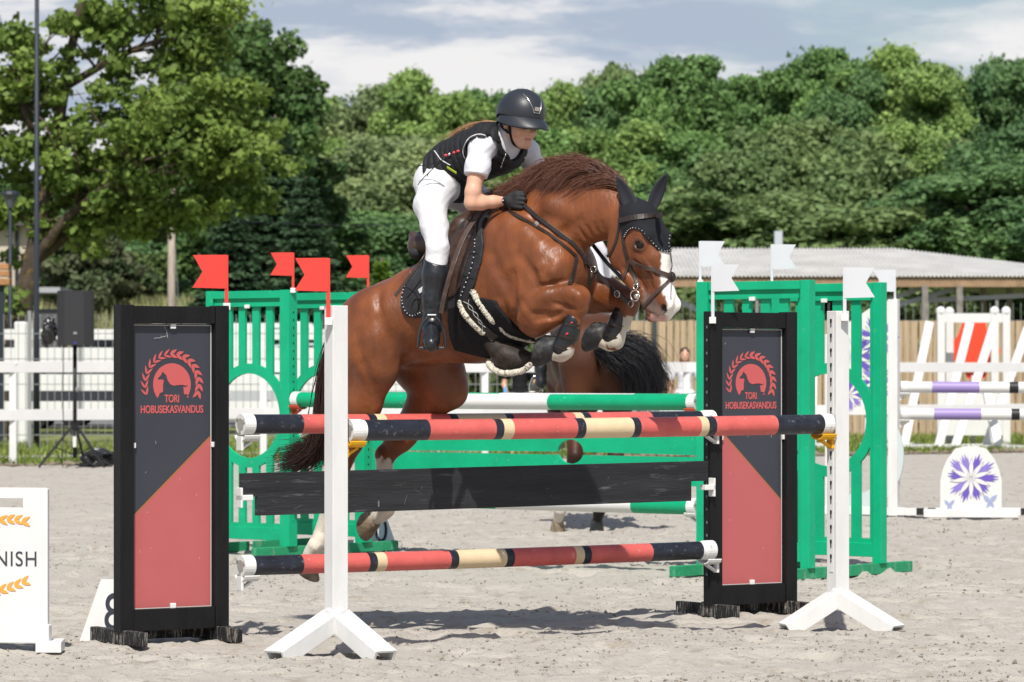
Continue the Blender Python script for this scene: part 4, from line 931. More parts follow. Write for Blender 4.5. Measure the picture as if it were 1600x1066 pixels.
ridge([(866, 408), (862, 424)], r=.02, depth=.004, k=.04); ridge([(845, 420), (850, 436)], r=.02, depth=.004, k=.04); ridge([(820, 360), (845, 378)], r=.03, depth=.003, k=.06); groove([(770, 400), (790, 440), (800, 470)], depth=.004); groove([(880, 440), (866, 446), (850, 448)], depth=.006, k=.03); ridge([(885, 455), (850, 464), (826, 484)], r=.02, depth=.002, k=.05)
ridge([(896, 456), (904, 462), (906, 474)], r=.014, depth=.006, k=.03); ridge([(835, 300), (860, 320), (888, 330)], r=.03, depth=.004, k=.05)
gx, gs, gz = [c for c in hs.coords()]
nz = (vnoise2(gx[:, None] * 9 + gs[None, :] * 3, gs[None, :] * 7 + 0 * gx[:, None], 3)[:, :, None] * .5
      + vnoise2(gx[:, None] * 11, gz[None, :] * 11, 5)[:, None, :] - .75) * .006
hs.D += nz.astype(np.float32)
SK = hs                                                       # skin field used to lay the tack on
hv, hf = surface_nets(hs.D, hs.lo, hs.h)

def seg_d(q, a, b):
    ab = b - a; t = np.clip(((q - a) @ ab) / (ab @ ab), 0, 1); return np.linalg.norm(q - a - t[:, None] * ab, axis=1), t
CH_A, CH_B, WHITE, PINK, DARK = V(.225, .070, .021), V(.108, .032, .011), V(.72, .68, .62), V(.62, .36, .32), V(.035, .02, .014)
nzv = vnoise2(hv[:, 0] * 7 + hv[:, 1] * 4, hv[:, 2] * 7 + 3, 9) * .6 + vnoise2(hv[:, 0] * 23, hv[:, 2] * 23 + hv[:, 1] * 11, 2) * .4
hc = CH_A[None] * (1 - nzv[:, None]) + CH_B[None] * nzv[:, None]
jit = (vnoise2(hv[:, 0] * 60, hv[:, 2] * 60 + hv[:, 1] * 40, 4) - .5)
def paint(mask, col): 
    global hc
    hc = hc * (1 - mask[:, None]) + np.asarray(col)[None] * mask[:, None]
for pts in ([M(519, 770, .13), M(500, 830, .13), M(495, 853, .13), M(480, 890, .13)], [M(599, 728, -.14), M(603, 765, -.13), M(604, 797, -.13), M(570, 826, -.13)],
            [M(884, 558, .15), M(874, 558, .15), M(862, 552, .15)], [M(978, 512, -.15), M(964, 528, -.15), M(940, 531, -.15)]):
    for a, b in zip(pts[:-1], pts[1:]):
        d, t = seg_d(hv, a, b); paint(1 - smoothstep(.060, .070, d + jit * .03), WHITE * V(.82, .80, .74))
nb = [M(1040, 350), M(1046, 395), M(1056, 440), M(1066, 478), M(1062, 505)]
for (a, b), wd in zip(zip(nb[:-1], nb[1:]), (.05, .052, .058, .062)):
    d, t = seg_d(hv * V(1, 1, 1), a, b); m_ = (np.abs(hv[:, 1] - a[1]) < .2)
    lat = np.abs(hv[:, 1] + .006);
    paint((1 - smoothstep(wd - .008, wd, lat + jit * .01)) * (1 - smoothstep(.07, .085, d)), WHITE)
d, t = seg_d(hv, M(1018, 470, .03), M(1030, 500, .03)); paint((1 - smoothstep(.030, .055, d + jit * .03)) * .8, V(.16, .12, .105))
d, t = seg_d(hv, M(1022, 496, .03), M(1042, 504, .02)); paint((1 - smoothstep(.018, .034, d + jit * .02)) * .8, PINK)
for sd in (-1, 1):
    q = NOS.copy(); q[1] *= sd; d = np.linalg.norm((hv - q) * V(1.2, .8, .8), axis=1); paint(1 - smoothstep(.015, .024, d), V(.015, .01, .01))
    e = E_C.copy(); e[1] *= sd; d = np.linalg.norm(hv - e, axis=1); paint((1 - smoothstep(.024, .042, d)) * .85, DARK)
horse = thing('horse', 'chestnut horse with white blaze and black ear bonnet leaping over the red and black poles', 'horse', tuple(wl(M(720, 460))))
HOL = np.array(horse.location)
def hpart(name, verts_local, faces, mats, parent=horse, **kw): return mesh_obj(name, wl(verts_local) - HOL, faces, mats, parent, **kw)
coat = mat('chestnut_coat', (0, 0, 0), rough=.43, spec=.42, sheen=.03, attr='Col', var=.26, vscale=5, bump=.30, bscale=70, stretch=(1, 1, .5))
# the coat's frame is left-handed: turn the faces
body = hpart('body', hv, hf[:, ::-1].copy(), coat, smooth=True, cols=hc)

def shell(sdf, t_out, t_in, poly, plane=(0, 2), side=None, k=.006, extra=None, res=None):
    """a layer lying on a body: between two offsets of its field, inside an outline drawn in a body plane"""
    P_ = np.array(poly, float); lo = P_.min(0) - .04; hi = P_.max(0) + .04
    g = sdf.coords(); sl_ = [slice(None)] * 3
    for a, ax in enumerate(plane):
        i0 = max(0, int((lo[a] - sdf.lo[ax]) / sdf.h)); i1 = min(sdf.n[ax], int((hi[a] - sdf.lo[ax]) / sdf.h) + 2); sl_[ax] = slice(i0, i1)
    if side is not None:
        ax = 3 - plane[0] - plane[1]
        if side > 0: sl_[ax] = slice(max(0, int((0 - sdf.lo[ax]) / sdf.h)), sdf.n[ax])
        else: sl_[ax] = slice(0, int((0 - sdf.lo[ax]) / sdf.h) + 1)
    sub = sdf.D[tuple(sl_)]; gg = [g[a][sl_[a]] for a in range(3)]
    X, Z = np.meshgrid(gg[plane[0]], gg[plane[1]], indexing='ij')
    d2 = poly_sd(X, Z, P_)
    d2 = np.expand_dims(d2, 3 - plane[0] - plane[1])
    D = np.maximum(sub - t_out, np.maximum(t_in - sub, d2))
    lo3 = np.array([gg[a][0] for a in range(3)])
    D = D.copy(); 
    for a in range(3):
        s0 = [slice(None)] * 3; s0[a] = 0; D[tuple(s0)] = np.maximum(D[tuple(s0)], 1e-3); s0[a] = -1; D[tuple(s0)] = np.maximum(D[tuple(s0)], 1e-3)
    return surface_nets(D, lo3, sdf.h)
def poly_sd(X, Z, P_):
    d = np.full(X.shape, 1e9); ins = np.zeros(X.shape, bool)
    for a, b in zip(P_, np.roll(P_, -1, 0)):
        e = b - a; wx = X - a[0]; wz = Z - a[1]; t = np.clip((wx * e[0] + wz * e[1]) / (e @ e + 1e-12), 0, 1)
        d = np.minimum(d, np.hypot(wx - t * e[0], wz - t * e[1]))
        c = ((a[1] <= Z) & (b[1] > Z)) | ((b[1] <= Z) & (a[1] > Z))
        with np.errstate(divide='ignore', invalid='ignore'): xx = a[0] + (Z - a[1]) / (b[1] - a[1] if b[1] != a[1] else 1e-9) * e[0]
        ins ^= c & (X < xx)
    return np.where(ins, -d, d)
def sdf_part(name, g, mats, parent, **kw):
    return hpart(name, g[0], g[1][:, ::-1].copy(), mats, parent, smooth=True, **kw)
def outline(px, sdf=None, side=.25):
    """photo outline -> body side plane, each corner on the skin it lies on"""
    o = []
    for x, y in px:
        q = hit(sdf or SK, x, y, .01); q = M(x, y, side) if q is None else q; o.append((q[0], q[2]))
    return o
def on_skin(px, off=.006, n=5, sdf=None, side=.1):
    """a line drawn over the photo, dropped on the body: points and normals in body space"""
    px = [tuple(p) + (side,) if len(p) == 2 else tuple(p) for p in px]
    line = catmull([V(p[0], p[1], p[2]) for p in px], n); pts = []; nor = []
    f = sdf or SK
    for x, y, s_ in line:
        q = hit(f, x, y); on = q is not None
        if not on: q = M(x, y, s_)
        g = f.grad(q) if on else V(0, 1, 0)
        pts.append(q + g * off); nor.append(g)
    # smooth so that a strap is taut
    for _ in range(2):
        pts = [pts[0]] + [(pts[i - 1] + 2 * pts[i] + pts[i + 1]) / 4 for i in range(1, len(pts) - 1)] + [pts[-1]]
        nor = [nor[0]] + [nrm(nor[i - 1] + nor[i] + nor[i + 1]) for i in range(1, len(nor) - 1)] + [nor[-1]]
    return pts, nor
def wpts(pts): return [wl(p) - HOL for p in pts]
def strap(mb, px, w_=.018, t_=.005, off=.005, n=5, side=.1, m=0, sdf=None):
    p, nn = on_skin(px, off, n, sdf, side); mb.ribbon(wpts(p), [wdir(x) for x in nn], w_, t_, m); return mb
leather = mat('dark_leather', (.022, .015, .012), rough=.38, spec=.5, var=.3, vscale=40, bump=.1, bscale=200)
brown_leather = mat('brown_leather', (.055, .032, .024), rough=.36, spec=.5, var=.3, vscale=30, bump=.1, bscale=150)
steel = mat('steel', (.62, .6, .55), rough=.22, metal=1)
black_cloth = mat('black_cloth', (.012, .012, .014), rough=.8, spec=.2, var=.3, vscale=60, bump=.35, bscale=300)
fleece = mat('white_fleece', (.66, .62, .52), rough=.95, spec=.1, var=.15, vscale=90, bump=1, bscale=160)
rope = mat('silver_rope', (.42, .44, .45), rough=.6, var=.5, vscale=160)
boot_black = mat('boot_black', (.013, .015, .018), rough=.33, spec=.5, var=.2, vscale=30, bump=.15, bscale=60)
# eyes
for sd in (-1, 1):
    e = E_C.copy(); e[1] *= sd
    m_ = MB().ell(wl(e + V(.002, -.011 * sd, 0)) - HOL, (.026, .026, .026), nu=24, nv=16); m_.build('eye', mat('horse_eye', (.010, .005, .003), rough=.12, spec=.35), horse, smooth=True)
# hooves
hoof_m = mat('hoof', (.022, .024, .027), rough=.5, spec=.3, var=.3, vscale=25, bump=.3, bscale=50, dirt_shade=((.18, .16, .13), .52, .85, 9))
tan_hoof = mat('pale_hoof', (.20, .15, .10), rough=.6, var=.3, vscale=25, bump=.3, bscale=60, dirt_shade=((.32, .28, .22), .48, .7, 12))
def hoof(top, ax, fwd, L=.082, r0=.043, r1=.062, m=hoof_m):
    """capsule of horn: ax points to the ground surface, fwd to the toe (body space)"""
    ax = nrm(V(*ax)); fwd = V(*fwd); fwd = nrm(fwd - ax * (fwd @ ax)); sd = np.cross(ax, fwd); v = []; f = []; n = 20
    rings = [(0, r0 * .92, 0), (.012, r0 * 1.04, .002), (.3 * L, r0 + (r1 - r0) * .35, .008), (L * .95, r1, .024), (L, r1 * .98, .025), (L, r1 * .8, .022), (L * .93, r1 * .7, .02)]
    for h_, r, sh in rings:
        for k in range(n):
            a = 2 * math.pi * k / n; ca = math.cos(a); rr = r * (1 if ca > -.5 else .9)
            slope = (1 - .35 * (1 - ca) / 2) if h_ > .02 else 1
            v.append(top + ax * h_ * slope + fwd * (ca * rr * 1.08 + sh) + sd * math.sin(a) * rr)
    for i in range(len(rings) - 1):
        for k in range(n): f.append((i * n + k, i * n + (k + 1) % n, (i + 1) * n + (k + 1) % n, (i + 1) * n + k))
    f.append(tuple(range(n))[::-1]); f.append(tuple((len(rings) - 1) * n + k for k in range(n)))
    o = hpart('hoof', np.array(v), f, m, smooth=True); return o
hoof(M(872, 543, .15), (-1, .1, .12), (-.1, .1, -1), L=.112, r0=.052, r1=.080)
hoof(M(949, 521, -.15), (-1, .1, .12), (-.1, .1, -1), L=.112, r0=.050, r1=.076)
hoof(M(481, 876, .13), (-.34, 0, -1), (1, 0, -.3), L=.085, r0=.044, r1=.062, m=tan_hoof)
hoof(M(586, 808, -.13), (-1, 0, -.36), (.2, 0, -1), L=.10, r0=.050, r1=.070, m=tan_hoof)
# tendon boots on the fore legs
for dx, dy, s_ in ((0, 0, .15), (78, -18, -.15)):
    bs = Sdf(M(870 + dx, 560 + dy, s_) - V(.16, .14, .05), M(900 + dx, 470 + dy, s_) + V(.16, .14, .05), .005)
    q = lambda x, y: M(x + dx, y + dy, s_)
    bs.chain([(q(896, 501), .044), (q(889, 522), .047), (q(880, 543), .055)], .98, .02)
    inner = Sdf.clone(bs); inner.D += .014
    D = bs.D; D[:, :, :] = np.maximum(D, 0 * D + D)
    g = surface_nets(np.maximum(bs.D, -1e3), bs.lo, bs.h); bt = sdf_part('tendon_boot', g, boot_black, horse)
    st = MB()
    for (xa, ya), (xb, yb) in (((884, 506), (910, 510)), ((876, 524), (903, 531)), ((870, 541), (896, 551))):
        p, nn = [], []
        for t in np.linspace(0, 1, 7):
            x, y = xa + (xb - xa) * t + dx, ya + (yb - ya) * t + dy
            h_ = hit(bs, x, y)
            if h_ is None: continue
            p.append(h_ + V(0, .004, 0)); nn.append(V(0, 1, 0))
        if len(p) > 2: st.ribbon(wpts(p), [wdir(x) for x in nn], .014, .006)
    st.build('strap', leather, bt)
    if dx == 0:
        for x, y in ((893, 505), (886, 522)):
            h_ = hit(bs, x, y); bd = MB()
            if h_ is not None: bd.ell(wl(h_ + V(0, .002, 0)) - HOL, (.010, .004, .005), [wdir(V(1, 0, .5)), wdir(V(0, 1, 0)), wdir(V(-.5, 0, 1))])
            if h_ is not None: bd.build('badge', mat('red_badge', (.65, .05, .06), rough=.4), bt, smooth=True)

# --- ear bonnet
Bn = outline([(972, 318), (990, 300), (1012, 300), (1040, 330), (1062, 352), (1062, 380), (1050, 396), (1038, 396), (1024, 388), (1012, 374), (1000, 365), (985, 364), (977, 372), (972, 340)], side=.09)
def bonnet_mask():
    c = hs.clone(); return c
knit = mat('bonnet_knit', (.012, .013, .017), rough=.75, spec=.25, bump=.6, bscale=220, stretch=(1, 1, 3))
# drawn in the plane the camera faces for the front of the face, mirrored to its far side
BP = [(968, 322, .07), (984, 296, .03), (1015, 294, 0), (1048, 326, 0), (1064, 350, 0), (1062, 384, 0), (1050, 397, .0), (1040, 395, .03), (1029, 391, .05), (1017, 377, .07), (1005, 362, .085), (990, 356, .088), (981, 363, .088), (976, 374, .088), (968, 348, .088)]
g = shell(hs, .010, -.004, [(MS(x, y, s_)[0], MS(x, y, s_)[2]) for x, y, s_ in BP])
bon = sdf_part('ear_bonnet', g, knit, horse)
def ear(base, tip, face, wd=.04):
    """hollow leaf-shaped ear in the bonnet"""
    base, tip = V(*base), V(*tip); ax = nrm(tip - base); L_ = np.linalg.norm(tip - base); fw = nrm(V(*face) - ax * (V(*face) @ ax)); sd = np.cross(ax, fw); v = []; f = []; n = 14; R = 10
    for i in range(R + 1):
        t = i / R; r = wd * (math.sin(math.pi * min(1, t * .80 + .20)) ** .75) * (1 - .15 * t) + .002
        for k in range(n):
            a = 2 * math.pi * k / n; ca = math.cos(a); rr = r * (1 if ca < .2 else (1 - .9 * (ca - .2) / .8) * (1 if t > .12 else 1))
            v.append(base + ax * L_ * t + fw * ca * rr * .8 - fw * .02 * math.sin(math.pi * t) + sd * math.sin(a) * r)
    for i in range(R):
        for k in range(n): f.append((i * n + k, i * n + (k + 1) % n, (i + 1) * n + (k + 1) % n, (i + 1) * n + k))
    f.append(tuple(R * n + k for k in range(n)))
    return hpart('ear', np.array(v), f, mat('ear_cloth', (.016, .017, .024), rough=.7, spec=.25, sheen=.2), bon, smooth=True)
ear(M(990, 334, .060), M(963, 276, .085), (.35, .9, -.1), .038)
ear(M(1018, 326, -.065), M(1043, 271, -.10), (.8, .55, .1), .033)
tr = MB(); edge = [(978, 370), (983, 361), (991, 357), (1004, 362), (1016, 376), (1028, 390), (1040, 394), (1046, 386), (1049, 368)]
p, nn = on_skin(edge, .012, 6, side=0)
for i, q in enumerate(p):
    tr.ell(wl(q) - HOL, (.0030, .0030, .0030), nu=6, nv=4, m=i % 2)
tr.build('bead_trim', [rope, black_cloth], bon, smooth=True)

# --- bridle
br = thing_bridle = None
def strap_part(name, lines, m, parent=horse):
    mb = MB()
    for l, w_, t_, off in lines: strap(mb, l, w_, t_, off)
    return mb.build(name, m, parent, bevel=.001)
cheek = strap_part('bridle', [([(972, 300), (970, 330), (972, 350), (976, 385), (983, 410), (992, 435), (998, 450)], .017, .005, .006),
    ([(970, 346), (985, 342), (1005, 340), (1026, 338), (1038, 336)], .026, .008, .017),
    ([(970, 340), (965, 372), (955, 396), (950, 400)], .014, .005, .005)], leather)
strap_part('noseband', [([(984, 408), (1000, 414), (1018, 421), (1036, 428), (1048, 434)], .021, .008, .009),
    ([(1048, 434), (1038, 446), (1022, 462), (1009, 476), (1006, 482)], .015, .006, .008), ([(984, 408), (978, 428), (975, 436)], .014, .005, .008),
    ([(1044, 392), (1046, 410), (1050, 430)], .008, .004, .012)], brown_leather, cheek)
nb_ = MB()
q = hit(SK, 1046, 433)
q = M(1048, 434, .0) if q is None else q
nb_.ell(wl(q + V(.012, 0, 0)) - HOL, (.022, .018, .026)); nb_.build('fleece_disc', leather, cheek, smooth=True)
bit = MB()
def ring(mb, cpx, r, th, nor=(0, 1, 0), off=.02, side=.07):
    q = hit(SK, *cpx); q = (M(*cpx, side) if q is None else q) + V(0, off, 0); nn_ = nrm(V(*nor)); u = nrm(np.cross(nn_, V(0, 0, 1))); v_ = np.cross(u, nn_)
    pts = [wl(q + r * (math.cos(a) * u + math.sin(a) * v_)) - HOL for a in np.linspace(0, 2 * math.pi, 21)]
    mb.tube(pts, th, 7); return q
ring(bit, (996, 462), .026, .0036)
q = hit(SK, 999, 463); bit.ell(wl((M(999, 463, .07) if q is None else q) + V(0, .022, 0)) - HOL, (.016, .014, .014))
bit.build('bit', steel, cheek, smooth=True)
for c_, r_ in (((997, 448), .013), ((989, 475), .015)): rg1 = MB(); ring(rg1, c_, r_, .0032); rg1.build('bit_ring', steel, cheek, smooth=True)

def taut(pts, off, f=None):
    pts = push_out(pts, off, f)
    for _ in range(14):
        pts = [pts[0]] + [(pts[i - 1] + pts[i + 1]) / 2 for i in range(1, len(pts) - 1)] + [pts[-1]]; pts = push_out(pts, off, f, 2)
    return pts
def push_out(pts, off, f=None, it=6):
    f = f or SK; o = []
    for p in pts:
        p = p.copy()
        for _ in range(it):
            d = float(f.at(p))
            if d < off: g = f.grad(p); p = p + g * (off - d)
        o.append(p)
    return o
# --- mane and tail
def hair(name, roots, dirs, n, length, spread, r0, m, parent, curl=.02, seg=9, seed=1, clump=.35):
    rg = np.random.default_rng(seed); V_ = []; F_ = []; b = 0; cols = []
    for i in range(n):
        t = rg.random(); k = t * (len(roots) - 1); a = int(min(k, len(roots) - 2)); f_ = k - a
        root = roots[a] * (1 - f_) + roots[a + 1] * f_; path = catmull([dirs[a][j] * (1 - f_) + dirs[a + 1][j] * f_ for j in range(len(dirs[a]))], 3)
        L_ = length * (.6 + .5 * rg.random()); off = rg.normal(0, 1, 3) * spread * V(1, 1, 1); ph = rg.random() * 6.28
        cl = V(math.sin(t * 47), math.cos(t * 31), math.sin(t * 61)) * spread * clump
        root = root + rg.normal(0, 1, 3) * spread * .25; pts = []
        m_ = len(path)
        tone = .55 + .9 * rg.random()
        for s_ in range(seg):
            u = s_ / (seg - 1); kk = u * L_ / length * (m_ - 1); j = int(min(kk, m_ - 2)); g_ = kk - j
            c_ = path[j] * (1 - g_) + path[j + 1] * g_ if kk <= m_ - 1 else path[-1] + (path[-1] - path[-2]) * (kk - m_ + 1)
            pts.append(root + c_ + (off + cl) * u ** .8 + V(math.sin(ph + u * 5), math.cos(ph + u * 4), math.sin(ph * 2 + u * 5)) * curl * u)
        pts = np.array(pts); tg = np.gradient(pts, axis=0); 
        for s_ in range(seg):
            d = nrm(tg[s_]); sd = nrm(np.cross(d, V(0, 1, .2))); up = np.cross(sd, d); r = r0 * (1 - (s_ / (seg - 1)) ** 2 * .85)
            for a_ in (0, 2.1, 4.2): V_.append(pts[s_] + r * (math.cos(a_) * sd * 1.4 + math.sin(a_) * up)); cols.append(tone)
        for s_ in range(seg - 1):
            for a_ in range(3):
                p_ = b + s_ * 3 + a_; q_ = b + s_ * 3 + (a_ + 1) % 3; F_.append((p_, q_, q_ + 3, p_ + 3))
        b += seg * 3
    return np.array(V_), np.array(F_), np.array(cols)
def hair_part(name, base, parent, tip=None, local=True, **kw):
    v, f, c = hair(name, parent=parent, m=None, **kw)
    col = c[:, None] * np.array(base)[None]
    m = mat('hair_' + name, (0, 0, 0), rough=.45, spec=.35, attr='Col')
    return v, f, col, m
crest = [(792, 322), (812, 312), (834, 303), (862, 296), (893, 288), (925, 289), (955, 298), (978, 308)]
roots = [M(x, y + 4, 0) for x, y in crest]
flow = []
for i, (x, y) in enumerate(crest):
    u = i / (len(crest) - 1); lift = float(np.interp(u, [0, .25, .5, .75, 1], [.0, .030, .075, .135, .10])); back = .15 + .15 * u
    flow.append([V(0, 0, 0), V(-.04 * (1 - u), .01, lift * .6), V(-.10 + .03 * u, .02, lift * .98), V(-.19 * (.6 + .4 * u), .03, lift * .95 - .02 * (1 - u)), V(-back, .045, lift * .62 - .03), V(-back - .06, .055, lift * .3 - .05)])
v, f, c, m_ = hair_part('mane', (.14, .062, .042), horse, roots=roots, dirs=flow, n=8500, length=.36, spread=.022, r0=.0012, curl=.012, seed=3, seg=12, clump=.9)
hpart('mane', v, f, m_, smooth=True, cols=c)
dock = [M(572, 462, .02), M(562, 468, .03), M(554, 484, .03)]
tp = [(548, 470), (528, 495), (512, 530), (504, 570), (500, 610), (498, 650), (494, 680), (480, 700), (458, 712), (436, 718)]
tl = [M(x, y, .0) for x, y in tp]; fl = [[q - tl[0] for q in tl] for _ in dock]
v, f, c, m_ = hair_part('tail', (.034, .016, .012), horse, roots=dock, dirs=fl, n=2300, length=1.02, spread=.030, r0=.0019, curl=.026, seg=14, seed=8, clump=.8)
zz = smoothstep(1.45, 1.72, v[:, 2])[:, None]; c = c * (1 - zz) + c * zz * V(3.4, 2.6, 1.9)
hpart('tail', v, f, m_, smooth=True, cols=c)
# ================================================================== saddle and tack
pad_pts = outline([(757, 345), (756, 380), (752, 410), (742, 445), (731, 470), (712, 482), (690, 488), (668, 494), (650, 498), (636, 495), (628, 484), (626, 468), (632, 448), (644, 425), (652, 395), (660, 365)])
pad_pts += [(pad_pts[-1][0] + .02, pad_pts[-1][1] + .25), (pad_pts[0][0], pad_pts[0][1] + .25)]
quilt = mat('quilted_pad', (.018, .018, .021), rough=.55, spec=.3, sheen=.3, var=.15, vscale=20, bump=.5, bscale=26)
g = shell(SK, .017, -.004, pad_pts)
saddle_pad = sdf_part('saddle_pad', g, quilt, horse)
tr = MB()
def trim_line(px, r=.0038, off=.022, gap=1, side=.25):
    p, nn = on_skin(px, off, 14, side=side)
    acc = 0; last = p[0]; i = 0
    for a in p[1:]:
        acc += np.linalg.norm(a - last); last = a
        if acc > .0080: tr.ell(wl(a) - HOL, (r, r, r), nu=6, nv=4, m=i % 2); i += 1; acc = 0
trim_line([(668, 484), (650, 492), (640, 490), (633, 482), (631, 467), (637, 450), (648, 427)]); trim_line([(747, 350), (747, 385), (742, 415), (733, 440), (724, 462)]); trim_line([(700, 449), (712, 443), (724, 440)])
tr.build('rope_trim', [rope, black_cloth], saddle_pad, smooth=True)
q_, n_ = on_skin([(662, 455), (668, 450)], .020, 2); mb = MB().box(wl(q_[1]) - HOL, (.05, .006, .022), [wdir(V(.9, 0, .5)), wdir(n_[1]), wdir(V(-.5, 0, .9))])
mb.build('name_patch', mat('patch_white', (.6, .6, .62), rough=.5), saddle_pad)
# stitched quilting lines on the pad
ql = MB()
for l in ([(636, 470), (650, 455), (662, 438)], [(645, 488), (652, 468), (665, 470)], [(740, 360), (752, 372)], [(728, 400), (750, 398)], [(722, 430), (743, 436)], [(638, 450), (655, 460), (660, 490)]):
    p, nn = on_skin(l, .0185, 6); ql.tube(wpts(p), .0022, 5)
ql.build('quilting', black_cloth, saddle_pad, smooth=True)
# belly guard girth
gd = outline([(727, 470), (735, 462), (775, 470), (800, 505), (838, 532), (856, 560), (815, 590), (780, 590), (762, 560), (742, 556), (712, 548), (704, 530), (700, 500), (702, 478)], side=.2)
g = shell(SK, .016, -.004, gd, side=1); guard = sdf_part('belly_guard', g, black_cloth, horse)
# the plate under the breastbone hangs clear of the belly
pl = [(0, 0)]
plate = MB(); pts = [M(x, y, .10) for x, y in ((766, 536), (795, 540), (830, 545), (838, 556), (828, 572), (806, 580), (785, 580), (771, 572), (775, 556))]
bs = Sdf(M(752, 600, -.02) - V(.08, .18, .02), M(860, 500, -.02) + V(.08, .26, .02), .006)
bs.chain([(M(779, 532, .08), .045), (M(798, 556, .08), .058), (M(824, 562, .08), .040)], 1.4, .03); bs.rc(M(786, 566, .08), M(814, 570, .08), .042, .036, 1.4, .03); bs.rc(M(760, 520, .09), M(780, 545, .09), .05, .05, 1.4, .03)
sdf_part('girth_plate', surface_nets(bs.D, bs.lo, bs.h), mat('worn_leather', (.03, .022, .018), rough=.6, var=.4, vscale=25, bump=.3, bscale=90), guard)
fl = MB()
def fleece_line(px, r, sdf=None, off=.012, seed=0, n=9):
    p, nn = on_skin(px, off, n, sdf=sdf, side=.14); rg = np.random.default_rng(seed)
    P_ = catmull(p, 3); m_ = len(P_)
    fl.tube([wl(a + rg.normal(0, .0012, 3)) - HOL for a in P_], [r * (.95 + .12 * rg.random()) * min(1, .45 + .55 * min(i, m_ - 1 - i) / 6) for i in range(m_)], 12)
fleece_line([(740, 454), (748, 468), (760, 485), (774, 503)], .016, seed=1); fleece_line([(721, 470), (728, 488), (742, 504), (758, 519)], .019, seed=2)
fleece_line([(782, 508), (796, 520), (812, 526), (834, 530)], .012, seed=3)
fleece_line([(764, 524), (775, 534), (776, 548), (765, 562), (768, 574), (782, 582), (800, 583), (820, 578), (832, 568)], .015, seed=4, off=.006)
fl.build('fleece_edge', fleece, guard, smooth=True)
st = MB(); strap(st, [(727, 468), (740, 485), (752, 502), (764, 516), (776, 525)], .045, .008, .018); st.build('strap', leather, guard)
stt = MB()
for a, b in (((724, 473), (762, 511)), ((733, 463), (768, 502))):
    pass
for l in ([(728, 470), (742, 478), (744, 490), (756, 500), (757, 512)], [(737, 467), (736, 480), (750, 488), (751, 500), (762, 508)]):
    p, nn = on_skin(l, .024, 6); stt.tube(wpts(p), .0016, 5)
stt.build('stitching', rope, guard, smooth=True)
# saddle
sd_ = Sdf((-.42, -.36, 1.45), (.40, .36, 2.25), .006)
sd_.chain([(M(662, 378, 0), .034), (M(676, 380, 0), .045), (M(700, 372, 0), .050), (M(728, 350, 0), .040), (M(748, 336, 0), .032)], 1.9, .04)
sd_.rc(MZ(660, 368, -.08), MZ(660, 368, .08), .018, .018, 1, .03)
sd_.rc(M(652, 385, .09), M(745, 360, .07), .05, .04, 1, .04); sd_.rc(M(652, 385, -.09), M(745, 360, -.07), .05, .04, 1, .04)
sdl = sdf_part('saddle', surface_nets(sd_.D, sd_.lo, sd_.h), brown_leather, horse)
UN = hs.clone(); UN.D = UN.D - .017
fp = outline([(752, 342), (748, 362), (738, 390), (728, 420), (722, 446), (712, 462), (698, 468), (688, 460), (684, 430), (684, 395), (690, 365), (712, 345)])
fp += [(fp[-1][0], fp[-1][1] + .1), (fp[0][0], fp[0][1] + .1)]
g = shell(SK, .028, .008, fp, side=1); flap = sdf_part('saddle_flap', g, brown_leather, sdl)
kb = Sdf(M(745, 400, .3) - V(.2, .16, .2), M(745, 340, .3) + V(.2, .16, .15), .005)
q1, q2 = hit(SK, 736, 352), hit(SK, 741, 385); n1 = SK.grad(q1)
kb.chain([(q1 + n1 * .03, .022), (hit(SK, 742, 368) + n1 * .03, .028), (q2 + n1 * .028, .012)], 1, .02)
sdf_part('knee_block', surface_nets(kb.D, kb.lo, kb.h), brown_leather, sdl)
lt = MB(); lp = catmull([M(740, 345, .24), M(722, 376, .32), (M(706, 420, .40)), M(695, 460, .425), M(689, 490, .43)], 5); lt.ribbon(wpts(lp), [wdir(V(.2, 1, .1))] * len(lp), .024, .006)
strap(lt, [(742, 348), (728, 380), (714, 415), (706, 440)], .030, .006, .040, n=6); lt.build('stirrup_leather', brown_leather, sdl, bevel=.001)
lt = MB(); strap(lt, [(748, 430), (738, 428)], .02, .005, .03, n=3); 
CR = MB()     # cushion of the half pad behind the rider
CR.ell(wl(M(654, 372, .06)) - HOL, (.03, .05, .030)); CR.ell(wl(M(652, 394, .10)) - HOL, (.045, .045, .038)); CR.build('half_pad', mat('grey_pad', (.03, .03, .034), rough=.8, bump=.3, bscale=80), sdl, smooth=True)
# breastplate, martingale and reins
brp = MB()
strap(brp, [(781, 322), (800, 334), (828, 350), (858, 368), (880, 385), (900, 402)], .022, .006, .006)
strap(brp, [(900, 402), (896, 420), (890, 446)], .020, .006, .006)
brp.build('breastplate', leather, horse, bevel=.001)
bu = MB()
q_, n_ = on_skin([(836, 354), (838, 356)], .012, 2)
bu.box(wl(q_[0]) - HOL, (.022, .006, .026), [wdir(V(.8, 0, -.5)), wdir(n_[0]), wdir(V(.5, 0, .8))]); bu.build('buckle', steel, horse)
HAND = hit(SK, 818, 320) + SK.grad(hit(SK, 818, 320)) * .035
BIT = (hit(SK, 988, 474) if hit(SK, 988, 474) is not None else M(988, 474, .06)) + V(0, .035, 0)
rn = MB(); a, b = HAND + V(.03, 0, -.02), BIT; mid = taut([a * (1 - t) + b * t + V(0, .02 * math.sin(math.pi * t), -.010 * math.sin(math.pi * t)) for t in np.linspace(0, 1, 22)], .012)
rn.ribbon(wpts(mid), [wdir(V(.1, 1, .3))] * 22, .019, .005)
af, bf = HAND + V(.05, -.2, -.02), M(1006, 470, -.07)
midf = push_out([af * (1 - t) + bf * t for t in np.linspace(0, 1, 6)], .01); rn.ribbon(wpts(midf), [wdir(V(.1, 1, .3))] * 6, .019, .005)
